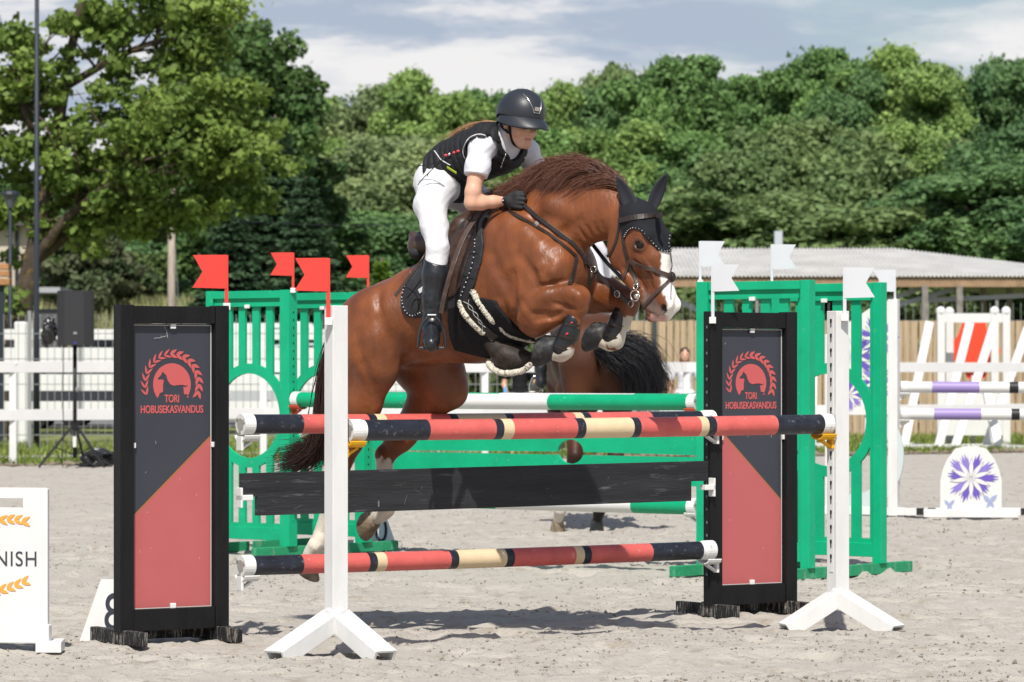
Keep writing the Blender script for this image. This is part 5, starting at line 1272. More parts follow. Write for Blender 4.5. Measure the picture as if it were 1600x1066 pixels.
rn.build('reins', leather, horse, bevel=.001)
mg = MB(); rl = lambda t: mid[int(round(t * 21))]
q = M(905, 405, .02)
for t0 in (.66,):
    e = rl(t0); pth = catmull([q, (q + e) / 2 + V(0, 0, -.10), e + V(0, 0, -.03), e], 6)
    pth = push_out(pth, .01)
    mg.ribbon(wpts(pth), [wdir(V(.1, 1, .3))] * len(pth), .017, .005)
for t0 in (.55, .72, .84):
    e = rl(t0); mg.ribbon(wpts([e + V(-.006, .006, .022), e + V(0, .008, 0), e + V(.006, .006, -.03)]), [wdir(V(0, 1, 0))] * 3, .013, .006)
mg.build('martingale', leather, horse, bevel=.001)
for t0 in (.665, .9):
    ms = MB()
    e = rl(t0) + V(0, .008, 0); pts = [wl(e + .016 * (math.cos(x) * V(1, 0, 0) + math.sin(x) * V(0, .2, 1))) - HOL for x in np.linspace(0, 2 * math.pi, 15)]; ms.tube(pts, .0028, 6); ms.build('ring', steel, horse, smooth=True)

# ================================================================== the rider
rider = thing('person', 'young rider in white breeches, black body protector and dark helmet on the leaping chestnut', 'person', tuple(wl(M(690, 380))))
ROL = np.array(rider.location)
def rpart(name, g, mats, parent=rider, **kw):
    return mesh_obj(name, wl(g[0]) - ROL, g[1][:, ::-1].copy(), mats, parent, smooth=True, **kw)
RL, RH = (-.45, -.62, 1.36), (.95, .66, 2.86); RR = .006
def R_(): return Sdf(RL, RH, RR)
def torso(d, o=0.0):
    d.rc(MZ(692, 286, -.06), MZ(692, 286, .06), .108 + o, .108 + o, 1.0, .05)
    d.chain([(M(694, 272, 0), .100 + o), (M(710, 256, 0), .093 + o), (M(742, 243, 0), .102 + o), (M(774, 236, 0), .104 + o)], 1.14, .05)
    d.rc(MZ(778, 226, -.10), MZ(778, 226, .10), .084 + o, .084 + o, 1.0, .05)
    d.rc(MZ(780, 224, .10), MZ(786, 232, .180), .060 + o, .056 + o, 1, .03); d.rc(MZ(780, 224, -.10), MZ(786, 232, -.180), .060 + o, .056 + o, 1, .03)
def legs(d, o=0.0, foot=False):
    d.chain([(M(687, 290, .09), .105 + o), (M(673, 320, .18), .080 + o), (M(679, 355, .27), .063 + o), (M(684, 388, .32), .052 + o)], 1, .03)
    d.chain([(M(684, 388, .32), .055 + o), (M(680, 430, .335), .055 + o), (M(676, 468, .345), .043 + o), (M(675, 500, .35), .037 + o)], 1, .02)
    d.chain([(MZ(690, 290, -.09), .105 + o), (M(752, 322, -.20), .082 + o), (M(805, 378, -.32), .058 + o)], 1, .03)
    d.chain([(M(805, 388, -.32), .055 + o), (M(800, 430, -.335), .055 + o), (M(796, 468, -.345), .043 + o), (M(796, 500, -.35), .037 + o)], 1, .02)
ARM = [(M(752, 232, .185), .050), (M(746, 262, .23), .045), (M(739, 300, .265), .037), (M(737, 317, .27), .034)]
W_ = HAND + V(-.085, .0, .0); EL = M(737, 317, .27)
FORE = [(EL, .034), (EL * .72 + W_ * .28 + V(0, 0, -.002), .035), (EL * .35 + W_ * .65, .029), (W_, .0225)]
ARMF = [(MZ(786, 233, -.185), .052), (M(836, 262, -.24), .046), (M(848, 300, -.27), .038)]
FOREF = [(M(848, 300, -.27), .037), (M(862, 312, -.13), .025)]
def arms(d, o=0.0):
    for c in (ARM, FORE, ARMF, FOREF): d.chain([(p, r + o) for p, r in c], 1, .02)
HC = M(812, 186, 0)                                    # head centre
hfw = nrm(V(.93, .30, -.19)); hup = nrm(V(.18, .0, .98)); hsd = nrm(np.cross(hup, hfw)) * -1; hsd = hsd if hsd[1] > 0 else -hsd; hup = nrm(np.cross(hfw, hsd)); hup = hup if hup[2] > 0 else -hup
def hp(f, s_, u): return HC + hfw * f + hsd * s_ + hup * u
body_ = R_(); torso(body_, -.012); legs(body_, -.010)
arms(body_, 0)
body_.chain([(M(784, 218, 0), .062), (M(800, 206, 0), .052), (hp(-.03, 0, -.05), .055)], 1, .03)         # neck
body_.el(HC, (.098, .076, .100), (hfw, hsd, hup), .02); body_.el(hp(.045, 0, -.045), (.060, .056, .075), (hfw, hsd, hup), .03)
body_.rc(hp(.074, -.014, -.117), hp(.074, .014, -.117), .019, .019, 1, .022)                            # chin
body_.rc(hp(.02, .050, -.080), hp(.066, .020, -.116), .020, .017, 1, .025); body_.rc(hp(.02, -.050, -.080), hp(.066, -.020, -.116), .020, .017, 1, .025)
body_.rc(hp(.096, 0, -.020), hp(.122, 0, -.058), .009, .0115, 1, .010); body_.rc(hp(.108, -.011, -.061), hp(.108, .011, -.061), .0065, .0065, 1, .008)
for s_ in (-1, 1): body_.el(hp(.112, .008 * s_, -.068), (.005, .004, .004), k=.003, op='sub')  # nose
body_.rc(hp(.088, -.03, -.008), hp(.088, .03, -.008), .012, .012, 1, .012)                                # brow
body_.rc(hp(.097, -.016, -.083), hp(.099, .012, -.083), .0060, .0060, 1, .006); body_.rc(hp(.095, -.014, -.0945), hp(.096, .012, -.0945), .0070, .0070, 1, .006)
body_.rc(hp(.105, -.020, -.0885), hp(.105, .018, -.0885), .0024, .0024, 1, .003, 'sub')
for s_ in (-1, 1):
    body_.el(hp(.090, .031 * s_, -.030), (.012, .017, .011), (hfw, hsd, hup), .01, 'sub')
    body_.el(hp(.062, .044 * s_, -.058), (.024, .018, .022), (hfw, hsd, hup), .02)                       # cheekbone
    body_.el(hp(-.004, .078 * s_, -.030), (.018, .008, .032), (hfw, hsd, hup), .008); body_.el(hp(-.001, .088 * s_, -.028), (.009, .006, .017), (hfw, hsd, hup), .006, 'sub')
bv, bf_ = surface_nets(body_.D, body_.lo, body_.h)
bcol = np.tile(V(.60, .34, .235), (len(bv), 1))
d, t = seg_d(bv, hp(.10, -.014, -.0885), hp(.10, .014, -.0885)); m_ = (1 - smoothstep(.005, .009, d))[:, None]; bcol = bcol * (1 - m_) + V(.45, .17, .14) * m_
for s_ in (-1, 1):
    d = np.linalg.norm(bv - hp(.07, .04 * s_, -.065), axis=1); m_ = ((1 - smoothstep(.015, .035, d)) * .35)[:, None]; bcol = bcol * (1 - m_) + V(.58, .22, .16) * m_
    d, t = seg_d(bv, hp(.095, .018 * s_, -.010), hp(.085, .045 * s_, -.008)); m_ = ((1 - smoothstep(.004, .008, d)) * .8)[:, None]; bcol = bcol * (1 - m_) + V(.14, .07, .04) * m_
skin = mat('skin', (.6, .34, .235), rough=.48, spec=.35, attr='Col', var=.05, vscale=30, bump=.05, bscale=200)
MATS['skin'].node_tree.nodes['Principled BSDF'].inputs['Subsurface Weight'].default_value = .08
MATS['skin'].node_tree.nodes['Principled BSDF'].inputs['Subsurface Radius'].default_value = (.012, .005, .003)
rb = rpart('body', (bv, bf_), skin, cols=bcol)
ey = MB()
for s_ in (-1, 1):
    ey.ell(wl(hp(.083, .031 * s_, -.030)) - ROL, (.0125,) * 3, m=0); ey.ell(wl(hp(.0925, .030 * s_, -.033)) - ROL, (.0055,) * 3, nu=8, nv=6, m=1)
    ey.tube([wl(x) - ROL for x in (hp(.0955, .019 * s_, -.026), hp(.099, .031 * s_, -.023), hp(.092, .044 * s_, -.027))], .0022, 5, m=1)
ey.build('eyes', [mat('eye_white', (.7, .68, .64), rough=.2), mat('eye_dark', (.02, .012, .01), rough=.2)], rb, smooth=True)
# clothes: offsets of the same figure
X, Y_, Z = np.meshgrid(*body_.coords(), indexing='ij', sparse=True)
def half(p, n): n = nrm(V(*n)); return (X - p[0]) * n[0] + (Y_ - p[1]) * n[1] + (Z - p[2]) * n[2]
def fold(amp, sc_, seed=0, dirs=(1, .4, .8)):
    u = X * dirs[0] * sc_ + Z * dirs[2] * sc_ * .6; v_ = Y_ * sc_ + Z * sc_ * 1.6
    return (vnoise2(u + 0 * v_, v_ + 0 * u, seed) - .5) * amp
cloth_white = mat('white_breeches', (.62, .62, .645), rough=.8, spec=.2, sheen=.15, var=.03, vscale=20, bump=.10, bscale=400)
shirt_m = mat('white_shirt', (.62, .62, .66), rough=.85, spec=.15, var=.02, vscale=12, bump=.10, bscale=300)
bt0 = R_(); torso(bt0, .002)
br_ = R_(); legs(br_, .002)
spine = nrm(M(772, 225, 0) - M(690, 275, 0)); waist = M(697, 256, 0)
tc_ = np.maximum(bt0.D, half(waist, spine)); hh = np.maximum(.05 - np.abs(br_.D - tc_), 0) / .05; br_.D = np.minimum(br_.D, tc_) - hh * hh * .0125
br_.D += (fold(.004, 20, 4) + fold(.002, 50, 7)).astype(np.float32)
cut = -half(M(684, 425, .32), (0, 0, 1))
rpart('breeches', surface_nets(np.maximum(br_.D, cut).astype(np.float32), br_.lo, br_.h), cloth_white)
# shirt: torso, neckline, short sleeves
sh = R_(); torso(sh, .004); sh.chain([(p, r + .011) for p, r in ARM[:2]], 1, .03); sh.rc(ARM[1][0], ARM[1][0] + (ARM[2][0] - ARM[1][0]) * .38, .064, .060, 1, .02)
sh.chain([(p, r + .010) for p, r in ARMF[:2]], 1, .03)
sh.rc(M(784, 219, 0), M(797, 208, 0), .068, .060, 1, .03)
sh.D += (fold(.007, 20, 14) + fold(.002, 50, 17)).astype(np.float32)
neck_ax = nrm(hp(-.03, 0, -.05) - M(784, 218, 0))
cut = np.maximum(-half(waist, spine), half(M(800, 204, 0), neck_ax))
cut = np.maximum(cut, np.where(Y_ > .12, half(ARM[1][0] + (ARM[2][0] - ARM[1][0]) * .34, ARM[2][0] - ARM[1][0]), -1.0))
rpart('shirt', surface_nets(np.maximum(sh.D, cut).astype(np.float32), sh.lo, sh.h), shirt_m)
# body protector: torso shell without the arms, with arm holes and a neck opening
vs = R_(); torso(vs, .023)
hole = R_(); hole.rc(MZ(786, 234, .165), M(742, 262, .32), .078, .088, 1, .01); hole.rc(MZ(788, 234, -.175), M(836, 262, -.32), .092, .10, 1, .01)
hole.rc(M(802, 200, 0), M(804, 228, .0), .085, .065, 1, .02); hole.rc(M(806, 226, 0), M(806, 256, .0), .065, .012, 1, .02); hole.rc(M(796, 212, .06), M(800, 244, .07), .062, .022, 1, .02)
seam = np.abs(((half(waist, spine) / .036) % 1.0) - .5) * 2
D = np.maximum(vs.D + .006 * smoothstep(.55, 1, seam), np.maximum(-hole.D, -half(M(692, 262, 0), spine))).astype(np.float32)
vest_m = mat('body_protector', (.012, .012, .014), rough=.65, spec=.3, var=.3, vscale=40, bump=.3, bscale=180)
vest = rpart('body_protector', surface_nets(D, vs.lo, vs.h), vest_m)
pip = MB()
def rline(px, off, r, n=8, m=0, side=.15, sdf=None):
    f = sdf; pts = []
    for x, y in [tuple(p[:2]) for p in catmull([V(*p, 0) for p in px], n)]:
        q = hit(f, x, y); pts.append(wl(M(x, y, side) if q is None else q + f.grad(q) * off) - ROL)
    return pts
vf = R_(); vf.D = D
pts = rline([(727, 248), (724, 236), (731, 219), (744, 211), (757, 212), (766, 222), (769, 236), (767, 247)], .002, .003, sdf=vf, side=.19)
pip.tube(pts, .0032, 6); pts = rline([(679, 236), (690, 250), (704, 258)], .002, .003, sdf=vf); pip.tube(pts, .003, 6)
pip.build('piping', mat('piping', (.55, .56, .58), rough=.5), vest, smooth=True)
cl = MB()
for a, c in (((698, 243), 0), ((704, 241), 1), ((711, 239), 0), ((717, 237), 0)):
    q = hit(vf, *a)
    if q is not None: cl.ell(wl(q + vf.grad(q) * .006) - ROL, (.0095, .005, .007), m=c)
cl.build('clasp', [mat('clasp_red', (.55, .05, .06), rough=.35), steel], vest, smooth=True)
lb = MB(); q = hit(vf, 707, 265)
if q is not None:
    n_ = wdir(vf.grad(q)); u = nrm(wdir(nrm(V(.62, .1, -.62)))); v_ = nrm(np.cross(n_, u)); u = np.cross(v_, n_)
    c0 = wl(q) - ROL + n_ * .006; lb.box(c0, (.060, .014, .003), (u, v_, n_))
    lb.build('label', mat('label_yellow', (.42, .5, .02), rough=.5), vest)
zp = MB(); zp.tube(rline([(782, 262), (786, 250), (790, 240)], .003, .003, sdf=vf, side=.05), .003, 6); zp.build('zip', steel, vest, smooth=True)
cord = MB()
for px in ([(692, 250), (676, 256), (660, 259), (653, 258)], [(691, 252), (678, 262), (669, 272), (668, 276)], [(686, 254), (672, 268), (660, 280), (653, 289)]):
    cord.tube([wl(M(x, y, .24)) - ROL for x, y in [tuple(p[:2]) for p in catmull([V(*p, 0) for p in px], 5)]], .0022, 5)
cord.build('cord', black_cloth, vest, smooth=True)
# boots
bt = R_(); legs(bt, .008)
ank = M(675, 500, .35); tdir = nrm(V(.60, .78, -.42)); toe = ank + tdir * .165 + V(0, 0, -.055); heel = ank + V(-.02, -.012, -.055)
ankf = M(796, 500, -.35); tdf = nrm(V(.85, -.50, -.30)); toef = ankf + tdf * .17 + V(0, 0, -.05)
bt.rc(ank, ank + V(0, 0, -.03), .040, .040, 1, .02); bt.rc(heel, toe, .038, .036, 1, .03); bt.rc(ank + V(0, 0, -.02), toe - tdir * .05, .04, .034, 1, .03)
bt.rc(ankf, ankf + V(0, 0, -.03), .040, .040, 1, .02); bt.rc(ankf + V(-.02, 0, -.05), toef, .036, .034, 1, .03)
bt.D += (fold(.006, 40, 22) * (Z < 1.72)).astype(np.float32)
topz = M(684, 404, .32)[2] + .012 * 0
cut = half(M(684, 408, .32), (.35, .1, 1))
for nm, msk in (('boot', -Y_), ('boot', Y_)):
    rpart(nm, surface_nets(np.maximum(np.maximum(bt.D, cut), msk + 0 * X + 0 * Z).astype(np.float32), bt.lo, bt.h), boot_black)
# stirrup
sr = MB(); bot = (toe + ank) / 2 + V(.01, .01, -.075); fw = nrm(V(tdir[0], tdir[1], 0)); sdv = V(-fw[1], fw[0], 0)
top_ = bot + V(0, 0, .155); arch = []
for a in np.linspace(-1, 1, 17):
    x = math.sin(a * 1.5) * .066; z = .15 * math.cos(a * 1.5) ** .8 if abs(a) < .99 else 0; arch.append(bot + sdv * x + V(0, 0, z))
sr.tube([wl(p) - HOL for p in arch], .0072, 8); 
for k in (-1, 0, 1): sr.ribbon([wl(bot + sdv * x + fw * .022 * k + V(0, 0, -.006)) - HOL for x in (-.062, .062)], [V(0, 0, 1)] * 2, .014, .012)
sr.tube([wl(top_ + sdv * x) - HOL for x in (-.022, .022)], .010, 8)
sr.build('stirrup', mat('stirrup_grey', (.05, .055, .06), rough=.3, metal=.6), sdl, smooth=False, bevel=.001)
# gloves: a palm, four bent fingers and a thumb, closed on the rein
def glove(wr, hd, out, up, name='glove'):
    g_ = Sdf(np.minimum(wr, hd) - .13, np.maximum(wr, hd) + .13, .004); ax = nrm(hd - wr); up = nrm(up - ax * (up @ ax)); ot = np.cross(ax, up); ot = ot * (1 if ot @ out > 0 else -1)
    g_.rc(wr - ax * .012, wr + ax * .03, .027, .030, 1, .02)
    for k in range(4):
        o = up * (.030 - .020 * k); kn = wr + ax * (.085 - .004 * abs(k - 1)) + o + ot * .012; L2 = (.036, .040, .038, .030)[k]
        g_.rc(wr + ax * .035 + o * .7, kn, .017, .0125, 1, .012)
        m1 = kn + ax * L2 * .75 - ot * .012 - up * .004; m2 = m1 - ax * .012 - ot * .028; m3 = m2 - ax * .024 - ot * .004
        for a, b, r in ((kn, m1, .0112), (m1, m2, .0104), (m2, m3, .0095)): g_.rc(a, b, r, r * .95, 1, .003)
    t0 = wr + ax * .035 + up * .026; t1 = t0 + ax * .030 + up * .014 - ot * .004; t2 = t1 + ax * .026 - up * .002 - ot * .012
    g_.rc(t0, t1, .014, .012, 1, .010); g_.rc(t1, t2, .0115, .010, 1, .003)
    return rpart(name, surface_nets(g_.D, g_.lo, g_.h), mat('glove_grey', (.022, .022, .024), rough=.7, bump=.3, bscale=150))
gl = glove(W_ + V(.002, 0, 0), HAND, V(0, 1, 0), V(-.1, 0, 1))
gb = MB(); gb.ell(wl(W_ + V(.015, .034, .002)) - ROL, (.013, .004, .013), [wdir(V(1, 0, 0)), wdir(V(0, 1, 0)), wdir(V(0, 0, 1))], m=0); gb.ell(wl(W_ + V(.015, .038, .002)) - ROL, (.004,) * 3, m=1)
gb.build('cuff_button', [black_cloth, mat('white_dot', (.7, .7, .7))], gl, smooth=True)
glove(M(852, 310, -.14), M(872, 316, -.12), V(0, -1, 0), V(-.1, 0, 1))
# helmet: shell of revolution with a wide brim, harness
hm = MB(); tilt = .0
def hx(f, s_, u): return wl(hp(f, s_, u)) - ROL
hel = Sdf(HC - .24, HC + .24, .005)
hel.el(hp(.010, 0, .034), (.130, .112, .118), (hfw, hsd, hup), .02); hel.el(hp(-.02, 0, .015), (.105, .105, .10), (hfw, hsd, hup), .03)
Xh, Yh, Zh = np.meshgrid(*hel.coords(), indexing='ij', sparse=True)
def hco():
    a = [(Xh - HC[0]) * v_[0] + (Yh - HC[1]) * v_[1] + (Zh - HC[2]) * v_[2] for v_ in (hfw, hsd, hup)]; return a
f_, s2, u_ = hco()
rim = u_ - (.012 + .0 * f_ - .42 * np.maximum(-f_ - .02, 0) + .0 * s2)
helD = np.maximum(hel.D, -rim); inn = hel.clone().D + .016; helD = np.maximum(helD, -inn)
hel_m = mat('helmet_matt', (.022, .025, .032), rough=.42, spec=.4, var=.06, vscale=8, bump=.06, bscale=250)
hl = rpart('helmet', surface_nets(helD.astype(np.float32), hel.lo, hel.h), hel_m)
# brim: an elliptical sheet sweeping forward and dipping
bv_, bf2 = [], []; na, nr = 40, 6
for i in range(na + 1):
    a = math.radians(-128 + 256 * i / na); w_f = max(0, math.cos(a * .68)) ** 1.15
    for j in range(nr + 1):
        t = j / nr; r1 = 1 + t * (.06 + .42 * w_f)
        f = math.cos(a) * .122 * (1 + t * (.04 + .50 * w_f)) + .010; s_ = math.sin(a) * .106 * (1 + t * (.05 + .20 * w_f)); u = .016 + .006 * w_f - t * t * .030 * w_f - .010 * t - .42 * max(-f - .02, 0) - .02 * abs(math.sin(a)) * t
        for o in (0, -.007): bv_.append(hx(f, s_, u + o))
nn = (nr + 1) * 2
for i in range(na):
    for j in range(nr):
        a0 = i * nn + j * 2; b0 = a0 + nn; bf2 += [(a0, a0 + 2, b0 + 2, b0), (a0 + 1, b0 + 1, b0 + 3, a0 + 3)]
    e = i * nn + nr * 2; bf2.append((e, e + 1, e + 1 + nn, e + nn))
mesh_obj('brim', np.array(bv_), bf2, hel_m, hl, smooth=True)
hb = MB()
def on_hel(f, s_, u):
    d = nrm(hfw * f + hsd * s_ + hup * (u - .03)); t = .05
    while hel.at(hp(0, 0, .03) + d * t) < 0 and t < .2: t += .001
    return hp(0, 0, .03) + d * (t + .0015)
for sg in (-1, 1):
    L_ = [on_hel(.10, .012 * sg, .045 + .0), on_hel(.10, .020 * sg, .065), on_hel(.085, .032 * sg, .095), on_hel(.06, .044 * sg, .12)]
    hb.tube([wl(p) - ROL for p in catmull(L_, 5)], .0022, 6)
hb.tube([wl(on_hel(.10, x, .043)) - ROL for x in (-.013, 0, .013)], .003, 6); hb.box(wl(on_hel(.10, 0, .058)) - ROL, (.006, .030, .020), [wdir(hfw), wdir(hsd), wdir(hup)]); hb.build('helmet_badge', steel, hl, bevel=.001)
ch = MB()
for sg in (-1, 1):
    for pts in ([hp(.022, .080 * sg, .02), hp(.030, .078 * sg, -.03), hp(.038, .066 * sg, -.080), hp(.046, .044 * sg, -.124), hp(.052, 0, -.142)],
                [hp(-.055, .080 * sg, .01), hp(-.030, .084 * sg, -.045), hp(.010, .076 * sg, -.066), hp(.040, .066 * sg, -.078)]):
        pts = catmull(pts, 5); ch.ribbon([wl(p) - ROL for p in pts], [wdir(nrm(p - hp(0, 0, -.03))) for p in pts], .014, .004)
ch.build('chin_strap', black_cloth, hl, bevel=.001)
# hair: a low pony tail lying along the back
hroots = [hp(-.09, .03, -.035), hp(-.095, .0, -.04), hp(-.09, -.03, -.035)]
tail_px = [(790, 192), (776, 195), (758, 197), (738, 202), (720, 210), (702, 222)]
hpath = [M(x, y - 7, .02) for x, y in tail_px]; hd = [[q - hpath[0] for q in hpath]] * 3
v, f, c, m_ = hair_part('pony_tail', (.34, .20, .105), rider, roots=hroots, dirs=hd, n=1300, length=.36, spread=.016, r0=.0015, curl=.012, seed=12, seg=9)
mesh_obj('pony_tail', wl(v) - ROL, f, m_, rider, smooth=True, cols=c)
hbn = MB(); hbn.ell(wl(hp(-.082, .01, -.045)) - ROL, (.03, .045, .035)); hbn.build('hair_bun', mat('hair_brown', (.05, .025, .015), rough=.5, bump=.5, bscale=90), rb, smooth=True)
wh = MB(); wh.tube([wl(M(x, y, .40)) - HOL for x, y in ((738, 322), (700, 372), (660, 432), (618, 462))], [.004, .004, .005, .007], 6); 
whip = MB(); ps = [wl(M(x, y, s_)) for x, y, s_ in ((757, 330, .16), (672, 384, .24), (655, 412, .34), (617, 463, .38))]
wt = thing('riding_whip', 'dark riding whip lying along the saddle pad behind the rider\'s boot', 'whip', tuple(ps[0]))
for p in (ps,): whip.tube([q - np.array(wt.location) for q in [p[1], p[2]]], [.004, .005], 8)
whip.build('shaft', brown_leather, wt, smooth=True); tp_ = MB(); tp_.ribbon([q - np.array(wt.location) for q in (ps[2], ps[3])], [wdir(V(0, 1, .1))] * 2, .018, .006); tp_.build('flapper', brown_leather, wt, bevel=.002)
# ================================================================== beyond the green jump
# ---- purple cornflower jump
lilac = mat('lilac_paint', (.29, .22, .46), rough=.45); violet = mat('violet_print', (.13, .085, .40), rough=.5); violet2 = mat('pale_violet_print', (.22, .17, .50), rough=.5); grey_l = mat('pale_grey_green', (.50, .56, .56), rough=.5)
line_g = mat('print_outline', (.22, .22, .28), rough=.6); bw = mat('block_black', (.02, .02, .022), rough=.5)
WO = G(1400, 806); wt_ = thing('jump_wing', 'white wing with purple cornflowers printed on it, behind the right green wing', 'jump wing', tuple(WO)); to, d_, n_ = frame(0, 0, .93, -.36)
def petal(u, v, a, L_, W_, n=5):
    """a cornflower floret: narrow base opening into pointed teeth"""
    c, s_ = math.cos(a), math.sin(a); o = [(0, -.02 * L_), (.45 * L_, -W_ * .55)]
    for k in range(n):
        y = -W_ + 2 * W_ * (k + .5) / n; o.append((L_ * (1 - .22 * abs(y / W_) ** 1.5), y)); 
        if k < n - 1: o.append((L_ * .68, -W_ + 2 * W_ * (k + 1) / n))
    o += [(.45 * L_, W_ * .55), (0, .02 * L_)]
    return [(u + x * c - y * s_, v + x * s_ + y * c) for x, y in o]
def white_leaf(u, v, a, L_, W_): return leaf(u, v, a, L_, W_)
def cornflower(q, to, u, v, R, seed=0, n=10, w0=.012):
    rg = np.random.default_rng(seed)
    for k in range(n):
        a = 2 * math.pi * k / n + rg.normal(0, .08); L_ = R * (.85 + .25 * rg.random()); add_geo(q, curve_geo([petal(u + .10 * R * math.cos(a), v + .10 * R * math.sin(a), a, L_ * .92, R * .20, 3 + int(rg.random() * 2))], .002), to, dw=w0, m=int(rg.random() * 2))
        a2 = a + math.pi / n; add_geo(q, curve_geo([leaf(u + .05 * R * math.cos(a2), v + .05 * R * math.sin(a2), a2, R * .72, R * .085)], .002), to, dw=w0 + .0016, m=3); add_geo(q, curve_geo([leaf(u + .05 * R * math.cos(a2), v + .05 * R * math.sin(a2), a2, R * .76, R * .10)], .002), to, dw=w0 + .0009, m=2)
    for k in range(16):
        a = 2 * math.pi * k / 16 + .2; r_ = R * (.16 + .16 * (k % 3) / 2); add_geo(q, curve_geo([leaf(u + .04 * R * math.cos(a), v + .04 * R * math.sin(a), a, r_ * 1.05, R * .030)], .001), to, dw=w0 + .0022, m=2); add_geo(q, curve_geo([leaf(u + .045 * R * math.cos(a), v + .045 * R * math.sin(a), a, r_, R * .020)], .001), to, dw=w0 + .0029, m=3)
prn = [violet, violet2, line_g, wpole]
H = TH_(468, WO[1]) ; m = MB(); ax = (d_, n_, (0, 0, 1)); m.box(to(-.02, H / 2, 0), (.09, .09, H), ax); m.box(to(-.62, H * .42, -.02), (.09, .09, H * .84), ax); m.build('frame', white_p, wt_, bevel=.003)
m = MB(); add_geo(m, curve_geo([[(-.60, .92), (-.06, .92), (-.06, H - .01), (-.16, H - .03), (-.42, H - .20), (-.60, H - .30)]], .02), to, dw=.03)
fp_ = m.build('flower_panel', wpole, wt_); q = MB()
cornflower(q, to, -.16, 1.62, .20, 1, 9, .042); cornflower(q, to, -.40, 1.45, .22, 2, 9, .042); cornflower(q, to, -.18, 1.22, .17, 3, 8, .042); cornflower(q, to, -.43, 1.10, .16, 4, 8, .042); q.build('flower_print', prn, fp_)
m = MB(); R1, R2 = .44, .34; cres = [(-.36 + R1 * math.cos(a), .55 + R1 * 1.15 * math.sin(a)) for a in np.linspace(-1.9, 1.25, 26)] + [(-.40 + R2 * math.cos(a), .58 + R2 * 1.15 * math.sin(a)) for a in np.linspace(1.25, -1.9, 26)]
add_geo(m, curve_geo([cres], .02), to, dw=.02); m.build('crescent', grey_l, wt_)
m = MB(); m.bar(to(-.75, .04, 0), to(.30, .04, 0), .08, .07); m.build('base_beam', white_p, wt_, bevel=.004)
m = MB(); 
for u in (-.55, -.18, .24): m.box(to(u, .045, .045), (.07, .012, .06), ax)
m.build('base_block', bw, wt_)
flag(WO + to(-.01, H - .01, 0), -1, 0, flag_w, 'white flag on the purple cornflower wing, tail pointing left', 'white marker flags', .20, .20, .28, (1, 0), 2)
Yp = WO[1] + .25
for z0, lb_ in ((605, 'upper lilac and white pole with a black band at the right edge'), (647, 'lower lilac and white pole with a black band at the right edge')):
    a = P(1408, z0, Yp); b = P(1408, z0, Yp) + V(3.4, -.25, 0); a0 = z0 == 647
    pole('jump_pole', a, b, .052, [(1400, 1), (1456 + 3 * a0, 0), (1530 + 3 * a0, 1), (1577 + 3 * a0, 3), (1591 + 2 * a0, 1)], [lilac, wpole, wend, bw], lb_, 'lilac and white poles')
cup(wt_, a + V(-.02, 0, -.05), (1, 0, 0), cup_w, (0, -1, 0), WO); cup(wt_, P(1408, 605, Yp) + V(-.02, 0, -.05), (1, 0, 0), cup_w, (0, -1, 0), WO)
FO = G(1517, 811); ft = thing('filler_board', 'white arched filler board with a large purple cornflower and butterflies', 'filler', tuple(FO)); to, d_, n_ = frame(0, 0, 1, -.06); ax = (d_, n_, (0, 0, 1))
hw = .272; hh_ = TH_(694, FO[1]) - .02; m = MB(); shp = [(-hw, .04), (hw, .04), (hw, .34), (hw * .93, .43), (hw * .78, .53), (hw * .5, hh_ - .02), (hw * .2, hh_), (-hw * .2, hh_), (-hw * .5, hh_ - .02), (-hw * .78, .53), (-hw * .93, .43), (-hw, .34)]
add_geo(m, curve_geo([shp], .02), to); fbp = m.build('board', wpole, ft, bevel=.003); q = MB(); cornflower(q, to, 0, .365, .235, 7, 10, .0125); q.build('flower_print', prn, fbp)
for bu_, bv2, s_ in ((-.19, .12, .8), (.17, .15, 1.1)):
    q = MB()
    for sx in (-1, 1):
        add_geo(q, curve_geo([leaf(bu_, bv2, math.pi / 2 - sx * .75, .085 * s_, .022 * s_)], .002), to, dw=.0125); add_geo(q, curve_geo([leaf(bu_, bv2, -math.pi / 2 + sx * .6, .055 * s_, .016 * s_)], .002), to, dw=.0127)
    q.build('butterfly_print', mat('print_blue_grey', (.30, .34, .50), rough=.6), fbp)
m = MB(); m.bar(to(-.42, .05, 0), to(.42, .05, 0), .09, .07); m.build('base', white_p, ft, bevel=.004)
gr_ = thing('ground_rail', 'white ground rail with black blocks lying under the lilac poles', 'ground rail', tuple(G(1500, 808))); m = MB()
a_ = G(1418, 808) - G(1500, 808); m.bar(a_ + V(0, .25, .04), a_ + V(3.2, .1, .04), .08, .07, m=0)
gb_ = m.build('rail', white_p, gr_, bevel=.004); m = MB()
for k in range(8): m.box(a_ + V(.24 + .42 * k, .192 - .02 * k, .045), (.07, .012, .06))
m.build('block', bw, gr_)

# ---- white rail fence round the arena
rail_p = mat('white_rail', (.66, .66, .655), rough=.6, var=.03, vscale=3, dirt_shade=((.5, .47, .40), .7, .85, 4))
def fence_y(x): return arena_edge(x) - .3 * 0 + .35
fx = [-13.8, -10.2, -6.95, -3.6, -.4, 2.7, 5.6, 8.8, 12.2]; wf = thing('rail_fence', 'low white two-rail fence along the far edge of the arena', 'fence', (-6.95, float(fence_y(-6.95)), 0)); O = np.array(wf.location)
for x in fx: m = MB(); m.box(V(x, fence_y(x), .70) - O, (.10, .10, 1.42)); m.box(V(x, fence_y(x), 1.42) - O, (.12, .12, .03)); m.build('post', rail_p, wf, bevel=.005)
for a, b in zip(fx[:-1], fx[1:]):
    for z in (1.37, .70): m = MB(); m.bar(V(a, fence_y(a) - .062, z) - O, V(b, fence_y(b) - .062, z) - O, .025, .155); m.build('rail', rail_p, wf, bevel=.003)
